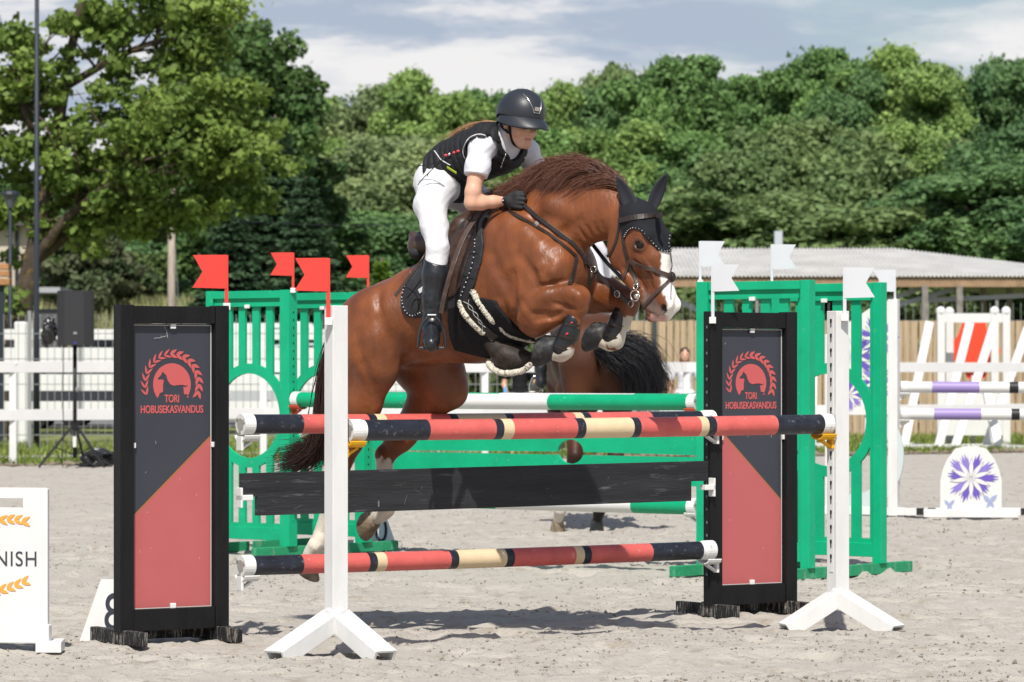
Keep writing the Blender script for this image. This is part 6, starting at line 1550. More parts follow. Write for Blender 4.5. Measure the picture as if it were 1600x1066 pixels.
# ---- second fence and mesh panels, left and centre
Yb = 66.0; xs_ = [-13.6, -11.4, -8.88, -6.4, -3.9, -1.4]; w2f = thing('rail_fence', 'second white rail fence with square topped posts standing farther back at the left', 'fence', (-8.88, Yb, 0)); O = np.array(w2f.location)
for x in xs_: m = MB(); m.box(V(x, Yb, 1.10) - O, (.24, .14, 2.2)); m.build('post', rail_p, w2f, bevel=.03)
for a, b in zip(xs_[:-1], xs_[1:]):
    for z, h_ in ((1.97, .19), (1.60, .26), (1.10, .30), (.65, .22)): m = MB(); m.bar(V(a + .12, Yb, z) - O, V(b - .12, Yb, z) - O, .03, h_); m.build('rail', rail_p, w2f, bevel=.003)
wire = mat('fence_wire', (.30, .31, .31), rough=.5, metal=.5)
def mesh_fence(x0, x1, Y0, Y1, ztop, step, label, post_every=2.5, zr=None):
    t = thing('mesh_fence', label, 'fence', (x0, Y0, 0)); O = V(x0, Y0, 0); L_ = x1 - x0; m = MB(); n = int(L_ / step)
    for k in range(n + 1): x = L_ * k / n; m.box((x, (Y1 - Y0) * k / n, ztop / 2), (.010, .010, ztop))
    for z in np.arange(.25, ztop + .01, .42): m.bar((0, 0, z), (L_, Y1 - Y0, z), .010, .014)
    m.build('wire_panel', wire, t); k = 0
    while k * post_every <= L_: m = MB(); m.box((k * post_every, (Y1 - Y0) * k * post_every / L_, ztop / 2 + .03), (.06, .06, ztop + .06)); m.build('post', wire, t); k += 1
    return t
mesh_fence(-13, 1.2, 60.5, 60.5, 2.25, .12, 'thin grey wire mesh fence between the white fences at the left'); 
mesh_fence(2.6, 13, 76, 76, 2.72, .16, 'grey wire mesh fence before the shelter at the right')
# wooden picket screen at the right
wood = mat('pale_wood', (.40, .30, .20), rough=.85, var=.25, vscale=2, stretch=(9, 9, .4), bump=.4, bscale=30); pf = thing('wooden_fence', 'tan vertical board fence under the shelter', 'fence', (2.5, 73, 0)); rg3 = np.random.default_rng(2)
zt = TH_(500, 73); x = -1.5; m = MB()
while x < 11: w_ = .13 + .03 * rg3.random(); m.box((x - 2.5 + 2.5, 0 + rg3.normal(0, .01), zt / 2 - .02 + rg3.normal(0, .006)), (w_ - .018, .022, zt)); x += w_
m.build('boards', wood, pf); dk = mat('dark_post', (.05, .055, .06), rough=.7)
for xx in (.35, 2.6, 5.0, 7.4, 9.8): m = MB(); m.box((xx, -.06, zt / 2 + .1), (.09, .09, zt + .2)); m.build('post', dk, pf)
# ---- shelter
roof_m = mat('roof_sheet', (.52, .51, .49), rough=.6, spec=.3, var=.12, vscale=1.2, dirt_shade=((.34, .33, .31), .55, .7, 2.5)); beam_m = mat('beam_wood', (.30, .20, .12), rough=.8, var=.2, vscale=4)
Ys = 78.0; sh_ = thing('shelter', 'long open shelter with a pale corrugated roof on wooden posts', 'shelter', (7, Ys, 0)); O = V(7, Ys, 0)
xl, xr, ze, zr2 = (1040 - 800) / FPX * Ys, 12.6, TH_(430, Ys), TH_(388, Ys + 6) ; xbreak = (1440 - 800) / FPX * Ys; v, f = [], []
nx2 = 420
for i in range(nx2 + 1):
    x = xl - 3.0 + (xr - xl + 3) * i / nx2; zz = .028 * math.sin(i * 2.1); drop = max(0, (x - xbreak)) * .12
    for (yy, z) in ((Ys, ze), (Ys + 6, zr2 - drop), (Ys + 11, ze + .2 - drop)): v.append(V(x, yy, z + zz) - O); v.append(V(x, yy, z + zz - .03) - O)
for i in range(nx2):
    for j in range(2): a = i * 6 + j * 2; f += [(a, a + 6, a + 8, a + 2), (a + 1, a + 3, a + 9, a + 7)]
    a = i * 6; f.append((a, a + 1, a + 7, a + 6))
mesh_obj('roof', v, f, roof_m, sh_)
m = MB(); m.bar(V(xl - 3, Ys + .1, ze - .16) - O, V(xr, Ys + .1, ze - .16) - O, .08, .18); m.bar(V(xl - 3, Ys + 5.6, ze + .15) - O, V(xr, Ys + 5.6, ze + .15) - O, .1, .2); m.build('beam', beam_m, sh_)
greyw = mat('grey_post', (.22, .20, .18), rough=.8, var=.2)
for px in (1100, 1218, 1330, 1412, 1446, 1500, 1556, 1598): x = (px - 800) / FPX * Ys; m = MB(); m.box(V(x, Ys + .1 + (px % 3), (ze - .2) / 2) - O, (.13, .13, ze - .25)); m.build('post', greyw, sh_)
for a, b in (((1385, 482), (1490, 452)), ((1385, 470), (1440, 450)), ((1060, 470), (1100, 490)), ((1440, 470), (1600, 462))): m = MB(); m.bar(P(*a, Ys + .5) - O, P(*b, Ys + .5) - O, .06, .10); m.build('brace', mat('pale_steel', (.45, .47, .5), rough=.5), sh_)
m = MB(); m.box(P(1216, 385, Ys + 6) - O + V(0, 0, .1), (.18, .18, .5)); m.build('roof_vent', mat('zinc', (.4, .43, .46), rough=.5), sh_)
# ---- white gate and spare stands stored on the right
gt = thing('white_gate', 'white wooden gate with rounded post tops beside the stored stands', 'gate', (0, 0, 0)); Yg = 63.5; gt.location = tuple(P(1470, 700, Yg) * V(1, 1, 0)); O = np.array(gt.location)
for px in (1470, 1490, 1554, 1572): m = MB(); x = (px - 800) / FPX * Yg; zt2 = TH_(487, Yg); m.box(V(x, Yg + (.6 if px == 1490 else 0), zt2 / 2) - O, (.13, .13, zt2)); m.ell(V(x, Yg + (.6 if px == 1490 else 0), zt2) - O, (.085, .085, .09)); m.build('post', rail_p, gt)
m = MB(); m.bar(P(1474, 497, Yg) - O, P(1568, 497, Yg) - O, .05, .16); m.build('top_rail', rail_p, gt); m = MB(); m.bar(P(1474, 640, Yg) - O, P(1568, 640, Yg) - O, .04, .9); m.build('panel', rail_p, gt)
rp_ = thing('red_panel', 'bright orange red shaped board leaning behind the stored white stands', 'jump board', tuple(P(1524, 560, 64.2))); to, d_, n_ = frame(0, 0, 1, 0)
sc_ = 64.2 / FPX; pts = [(1480, 548), (1486, 538), (1497, 524), (1504, 504), (1510, 508), (1517, 512), (1524, 504), (1540, 503), (1543, 525), (1560, 540), (1564, 548), (1560, 556), (1546, 566), (1540, 590), (1532, 592), (1524, 592), (1512, 592), (1506, 578), (1488, 562)]
m = MB(); add_geo(m, curve_geo([[((a - 1524) * sc_, (560 - b) * sc_) for a, b in pts]], .03), to); m.build('board', mat('orange_red', (.78, .07, .03), rough=.5), rp_)
for k in range(3): 
    m = MB(); m.box(to((1486 + 34 * k - 1524) * sc_, -.9, .03), (.06, .04, 1.2)); m.build('leg', rail_p, rp_)
stands = [((1452, 504), (1412, 700), 60.5), ((1515, 506), (1466, 702), 60.8), ((1553, 508), (1492, 706), 61.0), ((1606, 512), (1540, 712), 61.2), ((1540, 600), (1560, 706), 60.2), ((1390, 500), (1396, 700), 62), ((1272, 500), (1268, 700), 61.5)]
names = ['leftmost leaning white stand of the stored row', 'white stand leaning left before the red board', 'white stand leaning before the right part of the red board', 'rightmost leaning white stand at the photo edge', 'short white stand leaning the other way under the lilac poles', 'upright white stand right of the purple flower wing', 'upright white stand seen through the rear right green wing']
for (a, b, Yq), lb_ in zip(stands, names):
    pa, pb = P(*a, Yq), P(*b, Yq - .6); pb[2] = max(pb[2], .05); t = thing('stored_stand', lb_, 'jump stand', (pb[0], pb[1], 0), 0, 'spare white stands stored in a row'); O = np.array(t.location)
    m = MB(); m.bar(pa - O, pb - O, .14, .12, up=(0, -1, .2)); m.build('post', rail_p, t, bevel=.006); m = MB(); m.bar(V(-.55, -.15, .05), V(.35, .25, .05), .12, .1); m.bar(V(-.4, .3, .05), V(.45, -.2, .06), .12, .08); m.build('foot', rail_p, t, bevel=.006)
# ---- loudspeaker on its tripod
sY = 47.5; spt = G(117, 733); spt = V((117 - 800) / FPX * 49.6, 49.6, .01); st_ = thing('speaker_stand', 'black tripod stand on the grass carrying the loudspeaker', 'speaker stand', tuple(spt)); bp = mat('stand_black', (.012, .012, .014), rough=.45)
zb = TH_(541, 49.6); m = MB(); m.cyl((0, 0, .12), (0, 0, zb), .028, n=10); m.build('pole', bp, st_, smooth=True); m = MB(); m.cyl((0, 0, .42), (0, 0, .60), .045, n=10); m.build('collar', bp, st_)
for a in (200, 330, 80): e = V(math.cos(math.radians(a)) * .50, math.sin(math.radians(a)) * .5, 0); m = MB(); m.cyl((0, 0, .60), e, .017, n=8); m.cyl(e * .55 + V(0, 0, .27), V(0, 0, .16), .010, n=6); m.build('leg', bp, st_)
m = MB(); m.box((0, -.032, .38), (.045, .012, .22)); m.build('label_sticker', wpole, st_); m = MB(); m.ell((.04, -.03, 1.05), (.035, .03, .04)); m.build('knob', mat('knob_grey', (.2, .2, .2)), st_)
spk = thing('loudspeaker', 'large black loudspeaker mounted on the tripod', 'loudspeaker', tuple(spt + V(0, 0, zb))); s1 = 49.6 / FPX; g = curve_geo([[(-.22, -.02), (-.24, .18), (-.13, .26), (.13, .26), (.235, .18), (.22, -.20), (-.21, -.20)]], TH_(456, 49.6) - zb)
m = MB(); v, f = g; hh2 = (TH_(456, 49.6) - zb) / 2; m.add([V(x + .02, -y if False else y * -1 + .0, z + hh2) for x, y, z in v], [q[::-1] for q in f]); m.build('cabinet', mat('speaker_black', (.028, .028, .031), rough=.7, bump=.3, bscale=200), spk, bevel=.012)
m = MB(); m.box((.035, -.262, .165), (.045, .004, .03)); m.build('badge', mat('badge_grey', (.25, .26, .28)), spk); m = MB(); m.box((.035, -.263, .035), (.025, .004, .02)); m.build('lamp', mat('blue_lamp', (.05, .06, .5), rough=.3), spk)
foil = mat('black_foil', (.015, .015, .018), rough=.22, spec=.7)
def crumple(name, label, cat, c, r, seed, n=3):
    s_ = Sdf(-np.array(r) * 1.5 - .05, np.array(r) * 1.5 + .05, max(r) / 26); rg = np.random.default_rng(seed)
    for k in range(9): s_.el(rg.normal(0, .32, 3) * np.array(r), tuple(np.array(r) * (.4 + .35 * rg.random())), [rg.normal(0, 1, 3) for _ in range(1)] * 0 or None, .02)
    X, Y, Z = np.meshgrid(*s_.coords(), indexing='ij', sparse=True); fz = 2.2 / max(r)
    s_.D += ((np.abs(vnoise2(X * fz * 1.3 + Z * fz + Y * 0, Y * fz + Z * fz * .7 + X * 0, seed) - .5) + np.abs(vnoise2(Z * fz * 2.1 + X * fz + Y * 0, Y * fz * 2 - X * fz + Z * 0, seed + 1) - .5) * .6) * max(r) * .5 - max(r) * .1).astype(np.float32)
    v, f = surface_nets(s_.D, s_.lo, s_.h); t = thing(name, label, cat, tuple(c)); mesh_obj('sheet', v, f, foil, t); return t
crumple('plastic_bag', 'shiny black plastic bag hanging behind the left side of the loudspeaker', 'bag', P(79, 514, 49.8), (.12, .10, .19), 4)
crumple('plastic_sheet', 'crumpled black plastic sheet and cables in the grass by the tripod', 'plastic sheet', V(P(160, 720, 50)[0], 50, .09), (.34, .2, .12), 9)
m = MB(); cb_ = thing('cable', 'thin black cable hanging from the loudspeaker to the grass', 'cable', tuple(spt + V(0, .05, 0))); m.tube(catmull([V(-.16, 0, zb + .05), V(-.17, .02, .9), V(-.16, 0, .5), V(-.18, .03, .02), V(-.05, .1, .02), V(.3, .1, .02)], 6), .007, 5); m.build('lead', bp, cb_, smooth=True)
# ---- lamp posts and utility pole
pm_ = mat('post_dark', (.022, .028, .040), rough=.5); 
lp = thing('light_mast', 'tall slim dark blue grey mast rising out of the picture at the left', 'mast', ((57 - 800) / FPX * 62, 62, 0)); m = MB(); m.tube([V(0, 0, 0), V(0, 0, 2.2), V(.0, 0, 2.25), V(.01, 0, 9.5)], [.055, .052, .045, .035], 10); m.build('shaft', pm_, lp, smooth=True)
ll = thing('lantern_post', 'dark park lantern on a thin post at the left edge', 'street lamp', ((16 - 800) / FPX * 68, 68, 0)); zt3 = TH_(300, 68); m = MB(); m.tube([V(0, 0, 0), V(0, 0, 1.6), V(0, 0, 1.65), V(0, 0, zt3 - .28)], [.06, .055, .04, .03], 8); m.build('post', pm_, ll, smooth=True)
m = MB(); m.tube([V(0, 0, zt3 - .30), V(0, 0, zt3 - .05)], [.06, .15], 10); m.build('lamp_glass', mat('lamp_glass', (.10, .11, .12), rough=.2), ll); m = MB(); m.tube([V(0, 0, zt3 - .05), V(0, 0, zt3), V(0, 0, zt3 + .03)], [.19, .17, .03], 12); m.build('lamp_hood', pm_, ll)
Yu = 92; up = thing('utility_pole', 'weathered wooden utility pole with a guy wire before the dark spruces', 'utility pole', ((268 - 800) / FPX * Yu, Yu, 0)); zt4 = TH_(291, Yu); m = MB(); m.tube([V(0, 0, -.1), V(0, 0, zt4)], [.115, .085], 10); m.build('shaft', mat('weathered_wood', (.33, .28, .23), rough=.9, var=.2, vscale=5, stretch=(6, 6, .5)), up, smooth=True)
m = MB(); m.tube([V(0, 0, zt4 - .15), V(.35, 0, .2)], .011, 5); m.build('guy_wire', wire, up); m = MB(); m.tube(catmull([V(0, 0, zt4 - .75), V(4, 1, zt4 - .95), V(9, 2, zt4 - .8)], 6), .006, 5); m.build('overhead_wire', pm_, up)
# ---- house corner, planter boxes, parked vehicles
ht = thing('house', 'beige rendered house seen between the trunks at the left edge', 'house', (-11.45, 86, 0)); O = V(-11.45, 86, 0); zt5 = TH_(352, 84)
m = MB(); m.box((0, -2, zt5 / 2), (1.0, 1, zt5)); m.build('wall', mat('render_beige', (.50, .44, .36), rough=.9, var=.08, vscale=2), ht)
m = MB(); m.bar(V(-.9, -2.6, zt5 + .02), V(.62, -2.6, zt5 + .02), .5, .12); m.bar(V(0, -2.8, zt5 + .15), V(0, -1.2, zt5 + .15), 1.3, .12); m.build('roof', mat('roof_dark', (.09, .08, .08), rough=.8), ht); m = MB(); m.cyl((.12, -2.56, 0), (.12, -2.56, zt5), .04, n=8); m.build('downpipe', pm_, ht)
sg = thing('stacked_crates', 'stack of orange brown boxes beside the lantern post', 'crates', ((2 - 800) / FPX * 66, 66, 0))
for k, (a, b) in enumerate(((412, 422), (423, 433), (435, 446))): z1, z0 = TH_(a, 66), TH_(b, 66); m = MB(); m.box((.02 * k, 0, (z0 + z1) / 2), (.30 - .02 * k, .3, z1 - z0 - .01)); m.build('crate', mat('crate_orange', (.36, .18, .08), rough=.7, var=.2), sg, bevel=.01)
m = MB(); m.box((0, 0, TH_(446, 66) / 2), (.10, .10, TH_(446, 66))); m.build('post', pm_, sg)
shd_ = thing('shed', 'small grey flat-roofed shed between the mast and the loudspeaker', 'shed', ((74 - 800) / FPX * 95, 95, 0)); m = MB(); m.box((0, 0, 1.45), (.8, 2, 2.9)); m.build('wall', mat('shed_dark', (.10, .10, .10), rough=.8), shd_); m = MB(); m.box((0, -.1, TH_(455, 95)), (1.0, 2.6, .14)); m.build('roof', mat('shed_roof', (.34, .35, .36), rough=.7), shd_)
glass_c = mat('car_glass', (.02, .025, .03), rough=.08, spec=.8); tyre = mat('tyre', (.015, .015, .016), rough=.8); rim_m = mat('wheel_rim', (.45, .45, .46), rough=.3, metal=.8)
def car(label, cat, px, Y, L_, H, col, van=False, rz=0, name='parked_car'):
    t = thing(name, label, cat, ((px - 800) / FPX * Y, Y, 0), rz); bm_ = mat('car_' + label.split()[0], col, rough=.25, spec=.6, coat=.6)
    h0 = .28; bel = H * .58; W2 = .86
    if van: prof = [(-L_ / 2, h0), (-L_ / 2, H * .9), (-L_ / 2 + .15, H), (L_ * .18, H), (L_ * .33, bel + .05), (L_ * .48, bel - .12), (L_ / 2, h0 + .35), (L_ / 2, h0)]
    else: prof = [(-L_ / 2, h0), (-L_ / 2 + .03, bel - .02), (-L_ * .42, bel + .03), (-L_ * .28, H - .05), (-L_ * .12, H), (L_ * .08, H - .03), (L_ * .24, bel + .02), (L_ * .45, bel - .14), (L_ / 2, h0 + .28), (L_ / 2, h0)]
    prof = [(a, b) for a, b in prof]; g = curve_geo([prof], W2 * 2); m = MB(); v, f = g; m.add([V(x, -z * (1 - .14 * max(0, (y - bel) / (H - bel + .01))), y) for x, y, z in v], f); m.build('body', bm_, t, bevel=.04)
    win = ([(-L_ * .02, bel + .06), (L_ * .29, bel + .06), (L_ * .17, H - .12), (-L_ * .02, H - .12)] if van else [(-L_ * .36, bel + .05), (L_ * .19, bel + .04), (L_ * .07, H - .08), (-L_ * .12, H - .06), (-L_ * .25, H - .10)])
    for s_ in (-1, 1): m = MB(); v, f = curve_geo([win], .012); m.add([V(x, s_ * (W2 * (1 - .14 * max(0, (y - bel) / (H - bel))) + .004), y) for x, y, z in v], f); m.build('side_window', glass_c, t)
    for sx in (-.31, .31):
        for s_ in (-1, 1): m = MB(); c = V(L_ * sx, s_ * (W2 - .08), .32); m.tube([c - V(0, .1, 0), c + V(0, .1, 0)], .32, 20); w_ = m.build('wheel', tyre, t, smooth=False); m = MB(); m.tube([c + V(0, s_ * .085, 0), c + V(0, s_ * .106, 0)], .19, 14); m.build('rim', rim_m, w_)
    for s_ in (-.6, .6): m = MB(); m.box((L_ / 2 - .03, s_, h0 + .38), (.06, .28, .14)); m.build('headlight', mat('headlight_glass', (.6, .6, .6), rough=.1), t)
    return t
car('white delivery van parked behind the left green wings', 'van', 428, 88, 5.2, 2.45, (.70, .70, .70), True)
car('silver saloon parked behind the rear left green wing', 'car', 505, 84, 4.3, 1.95, (.45, .47, .50), False, .1)
car('dark hatchback whose roof shows right of the loudspeaker', 'car', 150, 82, 4.2, 2.05, (.03, .035, .045), False, math.pi)
car('brown grey estate parked behind the white fence at the far left', 'car', 30, 86, 4.4, 1.95, (.10, .07, .05), False, .0)

# ================================================================== the bay horse going away behind the green jump
bth = math.atan2(.99, -.12); B0 = P(924, 600, 30.6); BL = V(B0[0], B0[1], 0); bf = V(math.cos(bth), math.sin(bth), 0); bl = V(-bf[1], bf[0], 0)
def bw_(q): q = np.asarray(q, float); return q[..., 0:1] * bf + q[..., 1:2] * bl + q[..., 2:3] * V(0, 0, 1)
bs = Sdf((-.85, -.45, -.02), (1.75, .45, 2.35), .013)
bs.chain([((-.28, 0, 1.42), .30), ((0, 0, 1.46), .31), ((.45, 0, 1.44), .33), ((.85, 0, 1.42), .34), ((1.05, 0, 1.42), .27)], .80, .06)
bs.el((-.10, 0, 1.62), (.30, .24, .18), k=.1); bs.chain([((1.0, 0, 1.55), .22), ((1.3, 0, 1.80), .15), ((1.5, 0, 1.98), .11)], .6, .06); bs.chain([((1.5, 0, 1.98), .10), ((1.66, 0, 1.72), .055)], .8, .04)
for s_ in (-1, 1):
    bs.el((-.22, .15 * s_, 1.44), (.27, .145, .32), k=.08); bs.rc((-.36, .15 * s_, 1.35), (-.38, .16 * s_, 1.05), .17, .12, 1, .08)
    e = .0 if s_ > 0 else .12
    bs.chain([((-.20, .17 * s_, 1.15), .16), ((-.30 - e, .17 * s_, .90), .10), ((-.46 - e, .16 * s_ + .04, .62), .062), ((-.44 - e, .15 * s_ + .08, .50), .052), ((-.42 - e * 1.5, .15 * s_ + .15, .24), .038), ((-.42 - e * 1.5, .15 * s_ + .17, .17), .046), ((-.36 - e * 1.6, .15 * s_ + .18, .09), .040)], 1, .03)
    bs.chain([((.95, .14 * s_, 1.2), .12), ((1.14, .14 * s_, 1.02), .085), ((1.30, .14 * s_, .92), .06), ((1.18, .14 * s_, .76), .042), ((1.08, .14 * s_, .74), .045)], 1, .03)
bs.rc((-.55, 0, 1.45), (-.56, 0, 1.05), .012, .03, 1, .06, 'sub')
v, f = surface_nets(bs.D, bs.lo, bs.h); cc = vnoise2(v[:, 0] * 5 + v[:, 1] * 3, v[:, 2] * 5, 8)[:, None]; cols = V(.080, .028, .012) * (1 - cc) + V(.034, .013, .008) * cc
dk_ = (1 - smoothstep(.45, .75, v[:, 2]))[:, None]; cols = cols * (1 - dk_) + V(.010, .008, .008) * dk_; wm = ((v[:, 2] < .42) & (v[:, 1] > .16) & (v[:, 0] < 0))[:, None]; cols = np.where(wm, V(.55, .50, .44), cols)
bh = thing('horse', 'dark bay horse with a flying black tail seen from behind beyond the green jump', 'horse', tuple(BL))
mesh_obj('body', bw_(v), f, mat('bay_coat', (0, 0, 0), rough=.5, spec=.2, attr='Col', bump=.1, bscale=60), bh, smooth=True, cols=cols)
for x, y, z in ((-.35, .33, .0), (-.55, .03, .0), (1.02, .14, .66), (1.02, -.14, .66)): m = MB(); m.tube([bw_((x, y, z + .10)), bw_((x + .03, y, z))], [.045, .062], 14); m.build('hoof', hoof_m if abs(y) < .1 or y < 0 else tan_hoof, bh, smooth=False, bevel=.004)
rts = [V(-.54, .03, 1.50), V(-.57, 0, 1.49), V(-.55, -.04, 1.47)]
# the tail lifts and streams to the photo's right
tl_ = []
for k, (s_) in enumerate((-.06, 0, .08)):
    tl_.append([V(0, 0, 0), V(-.08, -.03, .01 + s_ * .6), V(-.16, -.10, .01 + s_), V(-.20, -.22 - s_, -.05 + s_), V(-.20, -.31 - s_, -.16), V(-.19, -.34 - s_, -.28), V(-.17, -.32, -.42)])
v, f, c, m_ = hair_part('bay_tail', (.010, .010, .013), bh, roots=rts, dirs=tl_, n=3600, length=.95, spread=.060, r0=.0024, curl=.03, seed=21, seg=12, clump=.6)
mesh_obj('tail', bw_(v), f, m_, bh, smooth=True, cols=c)
# its rider, bent forward
rd2 = thing('person', 'second rider in white on the dark bay horse, mostly hidden behind the chestnut', 'person', tuple(BL + bw_(V(.45, 0, 1.75))[0:3])); RO = np.array(rd2.location)
r2 = Sdf((-.35, -.55, 1.0), (1.35, .55, 2.95), .014)
def rider2(r2, legs_=True, top=True, o=0.0):
    if top: r2.chain([((.30, 0, 2.02), .15 + o), ((.50, 0, 2.20), .135 + o), ((.80, 0, 2.38), .14 + o)], 1.15, .04); r2.rc((.82, -.15, 2.38), (.82, .15, 2.38), .08 + o, .08 + o, 1, .03)
    if legs_:
        for s_ in (-1, 1): r2.chain([((.28, .10 * s_, 1.98), .13 + o), ((.62, .32 * s_, 1.74), .085 + o), ((.50, .36 * s_, 1.40), .055 + o)], 1, .03)
b2 = Sdf(r2.lo, r2.lo + (r2.n - 1) * r2.h, r2.h); rider2(b2, o=-.012)
for s_ in (-1, 1): b2.chain([((.82, .19 * s_, 2.34), .055), ((.98, .25 * s_, 2.10), .045), ((1.15, .12 * s_, 2.0), .035)], 1, .02); b2.el((1.2, .1 * s_, 2.0), (.05, .03, .035), k=.02)
b2.rc((.86, 0, 2.42), (.95, 0, 2.5), .06, .06, 1, .02); b2.el((1.0, 0, 2.56), (.10, .08, .11), k=.03)
g = surface_nets(b2.D, b2.lo, b2.h); mesh_obj('body', bw_(g[0]) + BL - RO, g[1], mat('skin_plain', (.55, .32, .22), rough=.5), rd2, smooth=True)
rider2(r2, top=False); r2.rc((.28, 0, 2.0), (.36, 0, 2.08), .155, .145, 1.1, .03); g = surface_nets(r2.D, r2.lo, r2.h); mesh_obj('breeches', bw_(g[0]) + BL - RO, g[1], cloth_white, rd2, smooth=True)
s2 = Sdf(r2.lo, r2.lo + (r2.n - 1) * r2.h, r2.h); rider2(s2, legs_=False, o=.006)
for s_ in (-1, 1): s2.chain([((.82, .19 * s_, 2.34), .068), ((.98, .25 * s_, 2.10), .055), ((1.10, .14 * s_, 2.03), .045)], 1, .02)
g = surface_nets(s2.D, s2.lo, s2.h); mesh_obj('shirt', bw_(g[0]) + BL - RO, g[1], shirt_m, rd2, smooth=True)
s3 = Sdf((.75, -.25, 2.4), (1.3, .25, 2.85), .012); s3.el((1.0, 0, 2.60), (.135, .115, .11), k=.02); s3.el((1.06, 0, 2.56), (.16, .11, .02), k=.02); g = surface_nets(s3.D, s3.lo, s3.h); mesh_obj('helmet', bw_(g[0]) + BL - RO, g[1], hel_m, rd2, smooth=True)
for s_ in (-1, 1):
    s4 = Sdf((.1, -.6, 1.0), (.9, .6, 1.6), .012); s4.chain([((.53, .365 * s_, 1.52), .062), ((.46, .37 * s_, 1.34), .05), ((.44, .37 * s_, 1.22), .045), ((.60, .40 * s_, 1.17), .036)], 1, .02); g = surface_nets(s4.D, s4.lo, s4.h); mesh_obj('boot', bw_(g[0]) + BL - RO, g[1], boot_black, rd2, smooth=True)
    m = MB(); pts = [bw_(V(.52, .40 * s_ + .06 * math.sin(a * 1.5), 1.13 + .15 * math.cos(a * 1.5))) for a in np.linspace(-1, 1, 11)]; m.tube(pts + [pts[0]], .008, 6); m.build('stirrup', steel, bh)
sp_ = Sdf((-.1, -.45, 1.1), (.9, .45, 2.1), .013); sp_.chain([((.10, 0, 1.80), .07), ((.40, 0, 1.72), .10), ((.68, 0, 1.80), .06)], 1.8, .05); g = surface_nets(sp_.D, sp_.lo, sp_.h); mesh_obj('saddle', bw_(g[0]), g[1], brown_leather, bh, smooth=True)

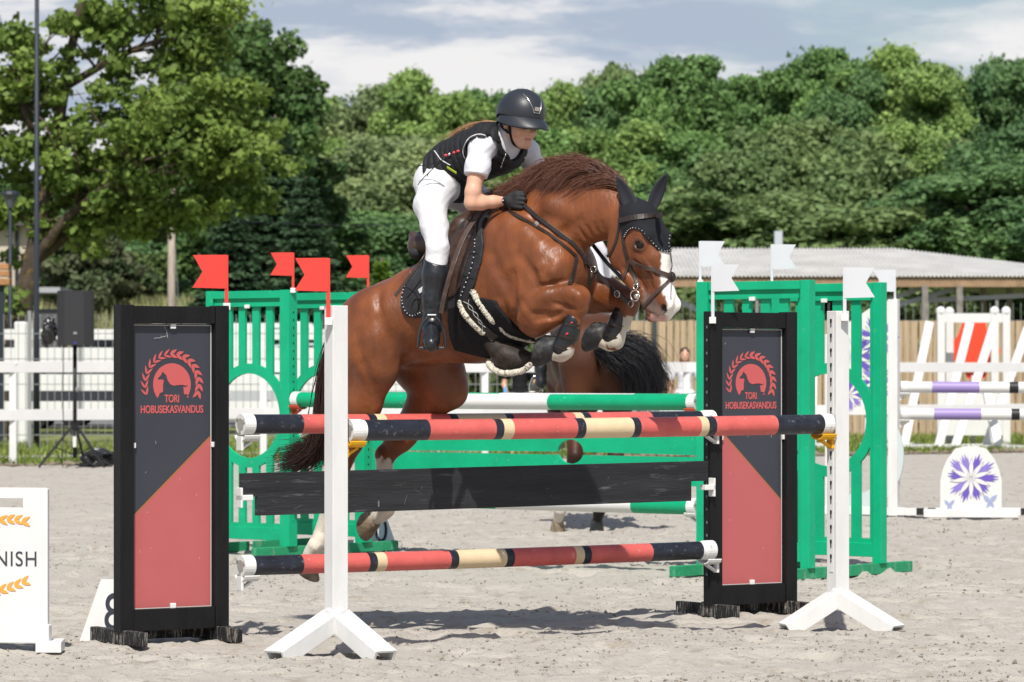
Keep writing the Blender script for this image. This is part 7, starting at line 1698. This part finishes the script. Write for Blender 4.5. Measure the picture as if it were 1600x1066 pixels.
# ================================================================== spectators behind the rail
def spectator(px, Y, H, label, top_m, leg_m, hair_m, pose='arms_down', rz=0, skirt=False, sit=False, bottle=False):
    x = (px - 800) / FPX * Y; t = thing('person', label, 'person', (x, Y, 0), rz); k = H / 1.68
    def B(): return Sdf(V(-.5, -.4, -.02) * k, V(.5, .4, 1.80) * k, .013)
    q = lambda a, b, c: V(a, b, c) * k
    def tor(d, o=0): d.rc(q(0, 0, .92), q(0, 0, 1.05), .125 * k + o, .11 * k + o, 1, .04); d.rc(q(0, 0, 1.1), q(0, 0, 1.28), .105 * k + o, .12 * k + o, 1, .04); d.rc(q(-.12, 0, 1.36), q(.12, 0, 1.36), .065 * k + o, .065 * k + o, 1, .04); d.rc(q(-.06, 0, .93), q(.06, 0, .93), .115 * k + o, .115 * k + o, 1, .03)
    def leg2(d, o=0):
        for s_ in (-1, 1): d.chain([(q(.09 * s_, 0, .88), .095 * k + o), (q(.10 * s_, -.01, .48), .062 * k + o), (q(.10 * s_, .02, .08), .040 * k + o)], 1, .02)
    armp = {-1: [(q(-.18, 0, 1.36), .050 * k), (q(-.24, -.02, 1.10), .040 * k), (q(-.20, -.20, .98), .030 * k)], 1: [(q(.18, 0, 1.36), .050 * k), (q(.25, -.02, 1.10), .040 * k), (q(.28, -.08, .88), .030 * k)]}
    b = B(); tor(b, -.01); leg2(b, -.006)
    for s_ in (-1, 1):
        b.chain(armp[s_], 1, .02); w_ = armp[s_][-1][0]; dv = nrm(w_ - armp[s_][-2][0]); sd = nrm(np.cross(dv, V(0, 0, 1))); b.rc(w_, w_ + dv * .07 * k, .026 * k, .022 * k, 1, .01)
        for j in range(4): a_ = w_ + dv * .07 * k + sd * (.018 * (j - 1.5)) * k; b.rc(a_, a_ + dv * .045 * k + V(0, -.01, -.02), .0085, .008, 1, .004)
        b.rc(w_ + dv * .03 * k, w_ + dv * .06 * k + V(-.03 * s_, -.02, 0) * k, .011, .009, 1, .006); b.rc(q(.10 * s_, .02, .05), q(.11 * s_, -.13, .03), .038 * k, .03 * k, 1, .02)
    b.rc(q(0, .0, 1.38), q(0, -.01, 1.50), .052 * k, .048 * k, 1, .02); b.el(q(0, -.02, 1.58), tuple(V(.075, .092, .105) * k), k=.02); b.el(q(0, -.075, 1.53), tuple(V(.050, .045, .065) * k), k=.02); b.rc(q(0, -.115, 1.58), q(0, -.128, 1.555), .010 * k, .013 * k, 1, .01)
    b.rc(q(-.02, -.112, 1.515), q(.02, -.112, 1.515), .008 * k, .008 * k, 1, .008)
    for s_ in (-1, 1): b.el(q(.034 * s_, -.108, 1.59), tuple(V(.014, .012, .010) * k), k=.01, op='sub'); b.el(q(.078 * s_, 0, 1.57), tuple(V(.010, .018, .03) * k), k=.008)
    g = surface_nets(b.D, b.lo, b.h); bo = mesh_obj('body', g[0], g[1], mat('skin_plain', (.55, .32, .22), rough=.5), t, smooth=True)
    m = MB()
    for s_ in (-1, 1): m.ell(q(.032 * s_, -.100, 1.588), tuple(V(.012, .012, .008) * k), nu=8, nv=6)
    m.build('eyes', mat('eye_dark', (.02, .012, .01), rough=.2), bo, smooth=True)
    s = B(); tor(s, .006)
    for s_ in (-1, 1): s.rc(armp[s_][0][0], armp[s_][0][0] * .45 + armp[s_][1][0] * .55, .070 * k, .058 * k, 1, .02)
    X, Y2, Z = np.meshgrid(*s.coords(), indexing='ij', sparse=True); s.D = np.maximum(s.D, np.maximum(q(0, 0, .93)[2] - Z, Z - (q(0, 0, 1.41)[2] - np.maximum(0, -Y2) * 1.0)) + 0 * X + 0 * Y2).astype(np.float32)
    g = surface_nets(s.D, s.lo, s.h); mesh_obj('shirt', g[0], g[1], top_m, t, smooth=True)
    s = B(); leg2(s, .010 if not skirt else .04); s.rc(q(-.06, 0, .93), q(.06, 0, .93), .125 * k, .125 * k, 1, .03); s.D = np.maximum(s.D, np.maximum(Z - q(0, 0, .98)[2], (q(0, 0, .45 if skirt else .10)[2]) - Z) + 0 * X + 0 * Y2).astype(np.float32)
    g = surface_nets(s.D, s.lo, s.h); mesh_obj('skirt' if skirt else 'trousers', g[0], g[1], leg_m, t, smooth=True)
    s = B(); s.el(q(0, .012, 1.60), tuple(V(.086, .098, .108) * k), k=.02); s.el(q(0, .07, 1.50), tuple(V(.075, .05, .12) * k), k=.03); s.el(q(0, -.115, 1.555), tuple(V(.075, .05, .085) * k), k=.015, op='sub')
    g = surface_nets(s.D, s.lo, s.h); mesh_obj('hair', g[0], g[1], hair_m, t, smooth=True); return t, armp, k
hb_ = mat('hair_dark_brown', (.045, .022, .012), rough=.5, bump=.5, bscale=60)
t, ap, k = spectator(1070, 57.2, 1.66, 'woman in a white T-shirt standing behind the white rail left of the right green wing', shirt_m, mat('denim', (.05, .08, .16), rough=.9), hb_)
m = MB()
for s_ in (-1, 1): m.ell((.035 * s_, -.075, 1.655 * k - .01), (.03, .012, .018))
m.tube([V(-.06, -.07, 1.66 * k), V(.06, -.07, 1.66 * k)], .004, 6); m.build('sunglasses', mat('lens_dark', (.02, .01, .01), rough=.1, spec=.8), t, smooth=True)
t, ap, k = spectator(812, 56.2, 1.68, 'person in black top and speckled skirt behind the rail under the chestnut', black_cloth, mat('speckled_cloth', (.42, .42, .40), rough=.9, dirt_shade=((.08, .08, .09), .45, .55, 60)), hb_, skirt=True)
w_ = ap[-1][-1][0]; bt_ = thing('water_bottle', 'small pale blue water bottle held by the person in the black top', 'bottle', tuple(np.array(t.location) + w_ + V(-.02, -.05, -.02))); m = MB(); m.tube([V(0, 0, -.08), V(0, 0, .06), V(0, 0, .10), V(0, 0, .12)], [.033, .033, .016, .014], 12); m.build('bottle_body', mat('bottle_blue', (.15, .35, .62), rough=.15, spec=.6), bt_, smooth=True); m = MB(); m.cyl((0, 0, .12), (0, 0, .14), .017, n=10); m.build('cap', wpole, bt_)
